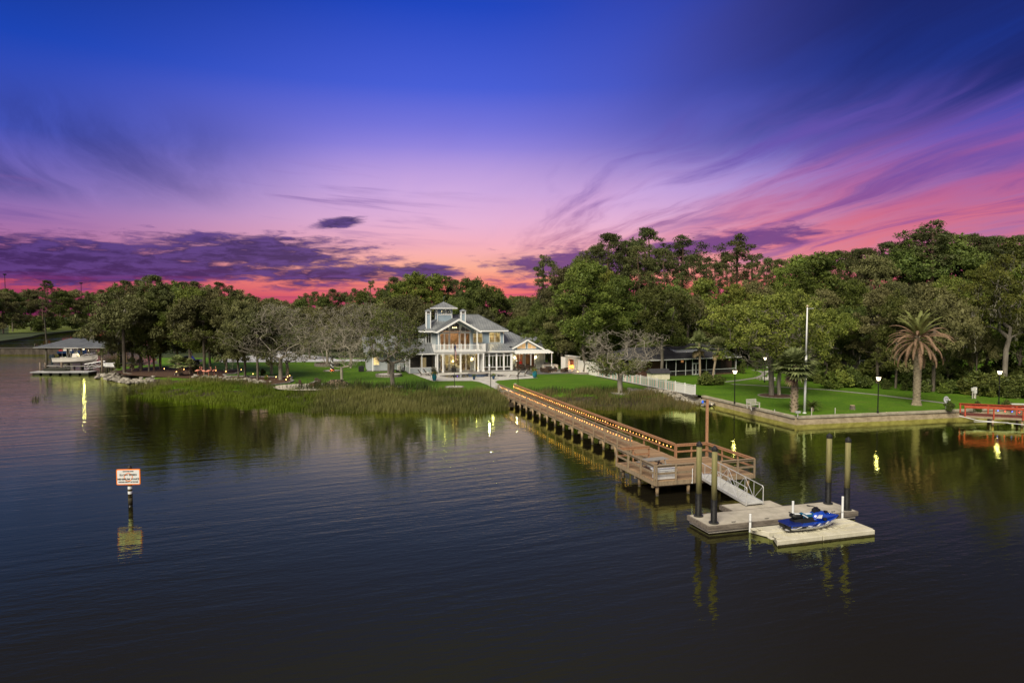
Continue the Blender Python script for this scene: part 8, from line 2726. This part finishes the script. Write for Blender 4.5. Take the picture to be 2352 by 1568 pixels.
MB().loft([[(x, -w * 0.8, z0), (x, -w, 0.55), (x, -w + 0.06, 0.55), (x, -w * 0.7, z0 + 0.1), (x, w * 0.7, z0 + 0.1), (x, w - 0.06, 0.55), (x, w, 0.55), (x, w * 0.8, z0)] for x, w, z0 in ((-2.2, 0.65, 0.0), (1.2, 0.7, 0.0), (2.1, 0.6, 0.22))]).build('hull', M('skiff_green', (0.035, 0.035, 0.028), (0.05, 0.05, 0.04)), skf)
for x in (-1.2, 0.3):
    MB().box(x - 0.15, x + 0.15, -0.6, 0.6, 0.40, 0.44).build('bench', M('skiff_tan', (0.3, 0.25, 0.12)), skf)
lg = thing('shore_gangway', 'white truss gangway between walkway and low float', 'gangway', (0, 0, 0))
ga, gb = Vector((side(196, 126.5), 126.5, 0.75)), Vector((side(236, 127), 127, 1.25))
MB().bar(ga, gb, 1.0, 0.06).build('deck', alu, lg)
for y in (-0.5, 0.5):
    o_ = Vector((0, y, 0))
    MB().tube([ga + o_, ga + o_ + Vector((0, 0, 0.95)), gb + o_ + Vector((0, 0, 0.95)), gb + o_], 0.03, 5).build('hand_rail', alu, lg)
    for k in range(1, 4):
        a = ga.lerp(gb, (k - 1) / 3) + o_
        b = ga.lerp(gb, k / 3) + o_ + Vector((0, 0, 0.95))
        MB().tube([a, b] if k % 2 else [a + Vector((0, 0, 0.95)), b - Vector((0, 0, 0.95))], 0.025, 5).build('diagonal_brace', alu, lg)
wk = thing('shore_walkway', 'short wooden walkway joining the boathouse to the bank', 'walkway', (0, 0, 0))
wa, wb_ = Vector((side(234, 127.5), 127.8, 0)), Vector((side(272, 127.5), 127.8, 0))
MB().box(wa.x, wb_.x, 127.0, 128.6, 0.98, 1.12).build('deck', grw, wk)
for x in np.linspace(wa.x + 0.2, wb_.x - 0.4, 4):
    for y in (127.1, 128.5):
        MB().tube([(x, y, -1), (x, y, 0.98)], 0.13, 8).build('pile', dkp, wk)
wbx = thing('white_dock_box', 'long white locker on the shore walkway', 'dock box', (side(250, 127.5), 127.7, 1.12))
MB().box(-1.1, 1.1, -0.35, 0.35, 0, 0.58).build('body', whitep, wbx, bevel=0.02)
MB().box(-1.15, 1.15, -0.40, 0.40, 0.582, 0.66).build('lid', whitep, wbx, bevel=0.02)

# ================================================================== NEIGHBOUR BULKHEAD, FAR LEFT
fbk = thing('far_bulkhead', 'dark timber bulkhead dock at the far left edge', 'bulkhead', (0, 0, 0))
e0, e1 = side(-40, 178), side(150, 178)
x = e0
while x < e1:
    MB().box(x + 0.01, min(x + 0.9, e1) - 0.01, 177, 177.2, -1, 1.55).build('bulkhead_board', M('dark_bulkhead', (0.05, 0.04, 0.03), (0.085, 0.07, 0.055), 1, 0.9, vary=0.2), fbk)
    x += 0.9
MB().box(e0, e1 + 0.2, 176.9, 180, 1.552, 1.72).build('deck', dkp, fbk)
for u, h, lb in ((108, 3.6, 'tall dark post on the far left bulkhead'), (118, 2.8, 'shorter post right of the tall bulkhead post'), (96, 2.6, 'short post left of the tall bulkhead post'), (154, 4.0, 'slim post seen above the boathouse roof'), (80, 2.6, 'low post at the left part of the bulkhead')):
    e = thing('dock_post', lb, 'post', (side(u, 181), 181, 0))
    MB().tube([(0, 0, -1), (0, 0, h)], 0.2, 8).build('post', dkp, e)
    MB().lathe([(0.2, h), (0.02, h + 0.08)], 8).build('post_top', dkp, e)
bb = thing('blue_boat', 'small dark blue boat with red gear moored at the end of the far bulkhead', 'boat', (side(165, 176), 175.5, 0), R(0))
MB().loft([[(x, 0, zk), (x, -w, 0.5), (x, -w * 1.1, zg), (x, w * 1.1, zg), (x, w, 0.5)] for x, w, zk, zg in ((-3.0, 0.9, -0.1, 1.0), (1.0, 1.0, -0.1, 1.1), (3.2, 0.5, 0.2, 1.3), (4.0, 0.05, 0.8, 1.45))]).build('hull', M('dark_blue_hull', (0.01, 0.03, 0.10), rough=0.3), bb)
MB().box(-1.6, 0.6, -0.6, 0.6, 1.1, 2.0).box(-2.0, 1.0, -0.8, 0.8, 2.6, 2.7).build('cabin', hw, bb)
for x in (-1.5, 0.6):
    MB().tube([(x, -0.6, 2.0), (x, -0.7, 2.6)], 0.04, 5).build('roof_leg', alu, bb)
MB().box(-2.8, -1.8, -0.5, 0.5, 1.0, 1.4).build('red_gear', M('red_gear', (0.3, 0.03, 0.03)), bb)
up = thing('utility_pole', 'leaning dark utility pole standing at the far bulkhead', 'pole', (side(108, 185), 185, 0))
hh = height_at(735, 185)
MB().tube([(0, 0, -1), (-0.5, 0, hh)], [0.2, 0.14], 8).build('pole', dkp, up)
MB().lathe([(0.15, hh), (0.02, hh + 0.1)], 8).build('pole_top', dkp, up, (-0.5, 0, 0))
for u, d, vt, lb in ((16, 520, 632, 'tall far light mast at the left edge of the sky'), (190, 560, 652, 'far light mast above the trees right of the tall pine')):
    e = thing('light_mast', lb, 'light mast', (side(u, d), d, 0.7))
    h = height_at(vt, d) - 0.7
    MB().tube([(0, 0, 0), (0, 0, h)], [0.35, 0.2], 8).build('mast', iron, e)
    MB().lathe([(0.3, h), (1.3, h + 0.4), (1.3, h + 0.9), (0.3, h + 1.2)], 8).build('lamp_ring', iron, e)
ml = thing('meadow_lamp', 'lone far lamp post on the bright meadow', 'lamp post', (side(190, 440), 440, 0.75))
MB().tube([(0, 0, 0), (0, 0, 8)], 0.12, 6).build('post', iron, ml)
MB().lathe([(0.2, 8), (0.45, 8.3), (0.2, 8.7)], 8).build('lamp_head', M('far_lamp', (1, 0.9, 0.7), emit=(1.0, 0.85, 0.6), estr=3), ml)

# ================================================================== LAWN ORNAMENTS
pinkm = M('flamingo_pink', (0.75, 0.25, 0.16), (0.8, 0.35, 0.25), 5, 0.6)
for u, v, rz, lb in ((454, 862, 0.3, 'leftmost pink flamingo ornament under the trees'), (468, 863, 2.8, 'second pink flamingo ornament beside the grey trunk'), (479, 863, 0.2, 'third pale flamingo ornament right of the trunk'), (492, 862, 1.2, 'rightmost pale flamingo ornament')):
    e = thing('flamingo_ornament', lb, 'garden ornament', at(u, v, ZL + 0.02), rz, 'flamingo ornaments')
    MB().loft([[(x, r_ * math.cos(a), 0.78 + z + r_ * 1.0 * math.sin(a)) for a in np.linspace(0, 2 * PI, 9)[:-1]] for x, r_, z in ((-0.42, 0.02, -0.08), (-0.22, 0.13, 0), (0.05, 0.18, 0.02), (0.25, 0.10, 0.06), (0.32, 0.04, 0.10))]).build('body', pinkm, e, smooth=True)
    MB().tube([(0.28, 0, 0.85), (0.44, 0, 1.02), (0.38, 0, 1.20), (0.30, 0, 1.32), (0.36, 0, 1.42), (0.46, 0, 1.38)], [0.06, 0.045, 0.04, 0.04, 0.065, 0.04], 7).build('neck_and_head', pinkm, e, smooth=True)
    MB().tube([(0.46, 0, 1.38), (0.55, 0, 1.30)], [0.035, 0.012], 6).build('beak', blk, e)
    for y in (-0.06, 0.06):
        MB().tube([(0, y, 0.66), (0.03, y, 0.35), (0, y, 0)], 0.014, 5).build('leg', pinkm, e)
lh = thing('lighthouse_ornament', 'small black and white spiral striped lighthouse on the lawn', 'garden ornament', at(763, 852, ZL + 0.1))
m = MB()
n, rows = 24, 24
H_ = 1.75
for i in range(rows):
    for j in range(n):
        a0, a1 = 2 * PI * j / n, 2 * PI * (j + 1) / n
        z0, z1 = 0.35 + H_ * i / rows, 0.35 + H_ * (i + 1) / rows
        r0_, r1_ = 0.36 - 0.16 * i / rows, 0.36 - 0.16 * (i + 1) / rows
        ph = (j / n * 2 + i / rows * 2.5) % 1.0
        m.poly([(r0_ * math.cos(a0), r0_ * math.sin(a0), z0), (r0_ * math.cos(a1), r0_ * math.sin(a1), z0), (r1_ * math.cos(a1), r1_ * math.sin(a1), z1), (r1_ * math.cos(a0), r1_ * math.sin(a0), z1)], 0 if ph < 0.5 else 1)
m.build('striped_tower', [wht, blk], lh)
MB().lathe([(0.46, 0), (0.46, 0.1), (0.40, 0.35)], 8).build('base', M('red_base', (0.45, 0.13, 0.05)), lh)
MB().lathe([(0.28, 2.1), (0.28, 2.16), (0.14, 2.165), (0.14, 2.4), (0.2, 2.42), (0.02, 2.62)], 10).build('lantern_room', blk, lh)
lamp(lh, (0.1, -0.75, 0.35), 9, (1.0, 0.6, 0.3), 0.05)
# fire pit chairs, table, log pile
fpc = at(720, 888, ZL)
for dx, dy, rz, lb in ((-1.75, 0.5, 1.9, 'leftmost dark slatted chair at the fire pit'), (-0.95, -0.35, 2.6, 'second dark chair at the fire pit with a pale cushion'), (1.35, -0.2, -0.2, 'dark chair right of the fire pit'), (0.5, 1.6, 0.1, 'chair behind the fire pit')):
    chair((fpc.x + dx - 0.6, fpc.y + dy, ZL + 0.02), rz, lb, teakd, 'chairs round the fire pit', 'fire_pit_chair', h=1.05)
ftb = thing('fire_pit', 'square brick fire pit with stacked driftwood among the chairs', 'fire pit', (fpc.x - 0.1, fpc.y + 0.5, ZL + 0.02), 0.3)
MB().box(-0.6, 0.6, -0.6, -0.4, 0, 0.45).box(-0.6, 0.6, 0.4, 0.6, 0, 0.45).box(-0.6, -0.4, -0.4, 0.4, 0, 0.45).box(0.4, 0.6, -0.4, 0.4, 0, 0.45).build('brick_surround', brick, ftb)
for k in range(8):
    g = np.random.default_rng(70 + k)
    MB().tube([(g.uniform(-0.6, -0.1), g.uniform(-0.4, 0.4), 0.5), (g.uniform(0.1, 0.7), g.uniform(-0.4, 0.4), 0.72)], 0.05, 6).build('driftwood', grw, ftb)
lgp = thing('log_pile', 'heaped dark firewood log pile on the gravel pad', 'log pile', (fpc.x + 3.2, fpc.y + 0.35, ZL + 0.02), 0.05)
logm = M('log_bark', (0.045, 0.035, 0.026), (0.09, 0.075, 0.055), 5, 0.95, 0.4, vary=0.4)
logc = M('log_cut', (0.16, 0.12, 0.08), (0.24, 0.19, 0.13), 6, 0.9, vary=0.3)
lm_ = MB().tube([(0, -0.25, 0), (0, 0.25, 0)], 0.11, 7, caps=False).lathe([(0, 0)], 3).mesh('log', [logm]) if False else None
m = MB().tube([(0, -0.25, 0), (0, 0.25, 0)], 0.11, 7)
m.mi[-1] = m.mi[-2] = 1
lme = m.mesh('log', [logm, logc])
for lay in range(5):
    for k in range(20 - lay * 3):
        for row in range(3 if lay < 3 else 2):
            o = put('log', lme, lgp, (-1.9 + lay * 0.30 + k * 0.2 + random.uniform(-0.04, 0.04), row * 0.5 - 0.5 + random.uniform(-0.05, 0.05), 0.11 + lay * 0.185 + random.uniform(-0.02, 0.03)), random.uniform(-0.35, 0.35))
            o.rotation_euler.x = random.uniform(-0.15, 0.15)
# curved stone edging of the mulch bed
eg = thing('bed_edging', 'curving grey stone edging around the mulch bed', 'edging')
for a, b in zip(mb_[5:18], mb_[6:19]):
    p, q = at(*a, ZL), at(*b, ZL)
    k = max(1, int((q - p).length / 0.8))
    for j in range(k):
        s0, s1 = p.lerp(q, j / k + 0.01), p.lerp(q, (j + 1) / k - 0.01)
        MB().bar((s0.x, s0.y, ZL + 0.08), (s1.x, s1.y, ZL + 0.08), 0.22, 0.22).build('edging_stone', M('edging_stone', (0.20, 0.19, 0.18), (0.3, 0.29, 0.27), 3, 0.9, vary=0.15), eg)
# garden lights
gl_ = M('garden_light', (1, 0.7, 0.35), emit=(1.0, 0.52, 0.14), estr=7)
spots = [(381, 851, 1), (409, 858, 1), (499, 855, 0), (522, 857, 0), (557, 853, 0), (584, 863, 0), (616, 868, 0), (637, 870, 0), (668, 867, 0), (663, 870, 0), (660, 876, 0), (907, 889, 1), (757, 842, 0), (787, 848, 0), (1418, 902, 1), (1326, 858, 1), (426, 852, 0), (713, 823, 1)]
for k, (u, v, bright) in enumerate(sorted(spots)):
    p = at(u, v - 1, ZL)
    e = thing('garden_light', '%s small glowing garden light from the left on the main lawn' % ORD[k], 'garden light', (p.x, p.y - 0.55, ZL + 0.02), 0, 'garden lights')
    MB().tube([(0, 0, 0), (0, 0, 0.22)], 0.02, 5).build('stem', iron, e)
    MB().lathe([(0.04, 0.22), (0.075, 0.28), (0.05, 0.35)], 8).build('lamp_head', gl_, e)
    lamp(e, (0, 0.12, 0.42), 16 if bright else 2.5, (1.0, 0.72, 0.36), 0.05)
# pool pumps, air conditioner, parked truck
pe = thing('pool_equipment', 'pool pumps and filter tanks beside the screened porch', 'pool pump', hp(-6.1, 3.2), HA)
MB().lathe([(0.3, 0.1), (0.33, 0.5), (0.3, 1.0), (0.1, 1.2)], 12).build('filter_tank', M('tank_tan', (0.42, 0.40, 0.36)), pe)
MB().lathe([(0.22, 0.1), (0.25, 0.7), (0.1, 0.85)], 12, 0, (0.7, 0.2)).build('filter_tank', M('tank_grey', (0.14, 0.14, 0.15)), pe)
MB().tube([(-0.6, -0.3, 0.25), (-0.1, -0.3, 0.25)], 0.16, 10).tube([(0.3, -0.35, 0.22), (0.7, -0.35, 0.22)], 0.14, 10).build('pump', blk, pe)
MB().tube([(-0.3, -0.3, 0.4), (-0.3, 0.3, 1.3), (0.7, 0.3, 1.3), (0.7, 0.3, 0.8)], 0.04, 6).tube([(0, 0, 1.2), (0, 0.5, 1.5), (1.3, 0.5, 1.5)], 0.04, 6).build('pipes', whitep, pe)
ac = thing('air_conditioner', 'dark square air conditioner at the left wing of the house', 'air conditioner', hp(-12.4, 6.0), HA)
MB().box(-0.45, 0.45, -0.45, 0.45, 0.05, 0.95).build('cabinet', M('ac_dark', (0.06, 0.06, 0.06), metal=0.3), ac)
for k in range(8):
    MB().box(-0.46, 0.46, -0.47, -0.452, 0.12 + k * 0.1, 0.16 + k * 0.1).build('grille_bar', blk, ac)
MB().lathe([(0.36, 0.952), (0.34, 0.99), (0.05, 0.995)], 14).build('fan_guard', blk, ac)
tk_ = thing('parked_truck', 'dark pickup truck parked behind the trees on the point', 'truck', at(430, 838, ZL), R(5))
tm = M('truck_dark', (0.02, 0.022, 0.025), rough=0.3, coat=0.5)
MB().box(-2.6, 2.6, -0.9, 0.9, 0.45, 1.05).build('body', tm, tk_, bevel=0.08)
MB().quadbox([(-0.6, -0.85, 1.05), (1.3, -0.85, 1.05), (1.3, 0.85, 1.05), (-0.6, 0.85, 1.05), (-0.35, -0.75, 1.75), (0.8, -0.75, 1.75), (0.8, 0.75, 1.75), (-0.35, 0.75, 1.75)]).build('cab', tm, tk_, bevel=0.06)
MB().quadbox([(-0.4, -0.862, 1.12), (1.05, -0.862, 1.12), (1.05, -0.82, 1.12), (-0.4, -0.82, 1.12), (-0.25, -0.79, 1.66), (0.75, -0.79, 1.66), (0.75, -0.74, 1.66), (-0.25, -0.74, 1.66)]).build('window', M('smoke_glass', (0.05, 0.06, 0.07)), tk_)
for x in (-1.7, 1.7):
    for y in (-0.88, 0.88):
        w_ = MB().tube([(x, y - 0.12, 0.38), (x, y + 0.12, 0.38)], 0.38, 14).build('wheel', blk, tk_)
        MB().tube([(x, y - 0.135, 0.38), (x, y + 0.135, 0.38)], 0.22, 10).build('rim', steel, w_)
for u, v, lb in ((449, 843, 'longer pale wooden bench at the back of the point'), (432, 846, 'short pale wooden bench behind the second palm')):
    e = thing('yard_bench', lb, 'bench', at(u, v, ZL), 0.1)
    MB().box(-1.0, 1.0, -0.25, 0.25, 0.42, 0.50).build('seat', M('yellow_pine', (0.50, 0.38, 0.16)), e)
    for s in (-1, 1):
        MB().box(s * 0.8 - 0.06, s * 0.8 + 0.06, -0.2, 0.2, 0, 0.42).build('leg', M('yellow_pine', (0.5, 0.38, 0.16)), e)
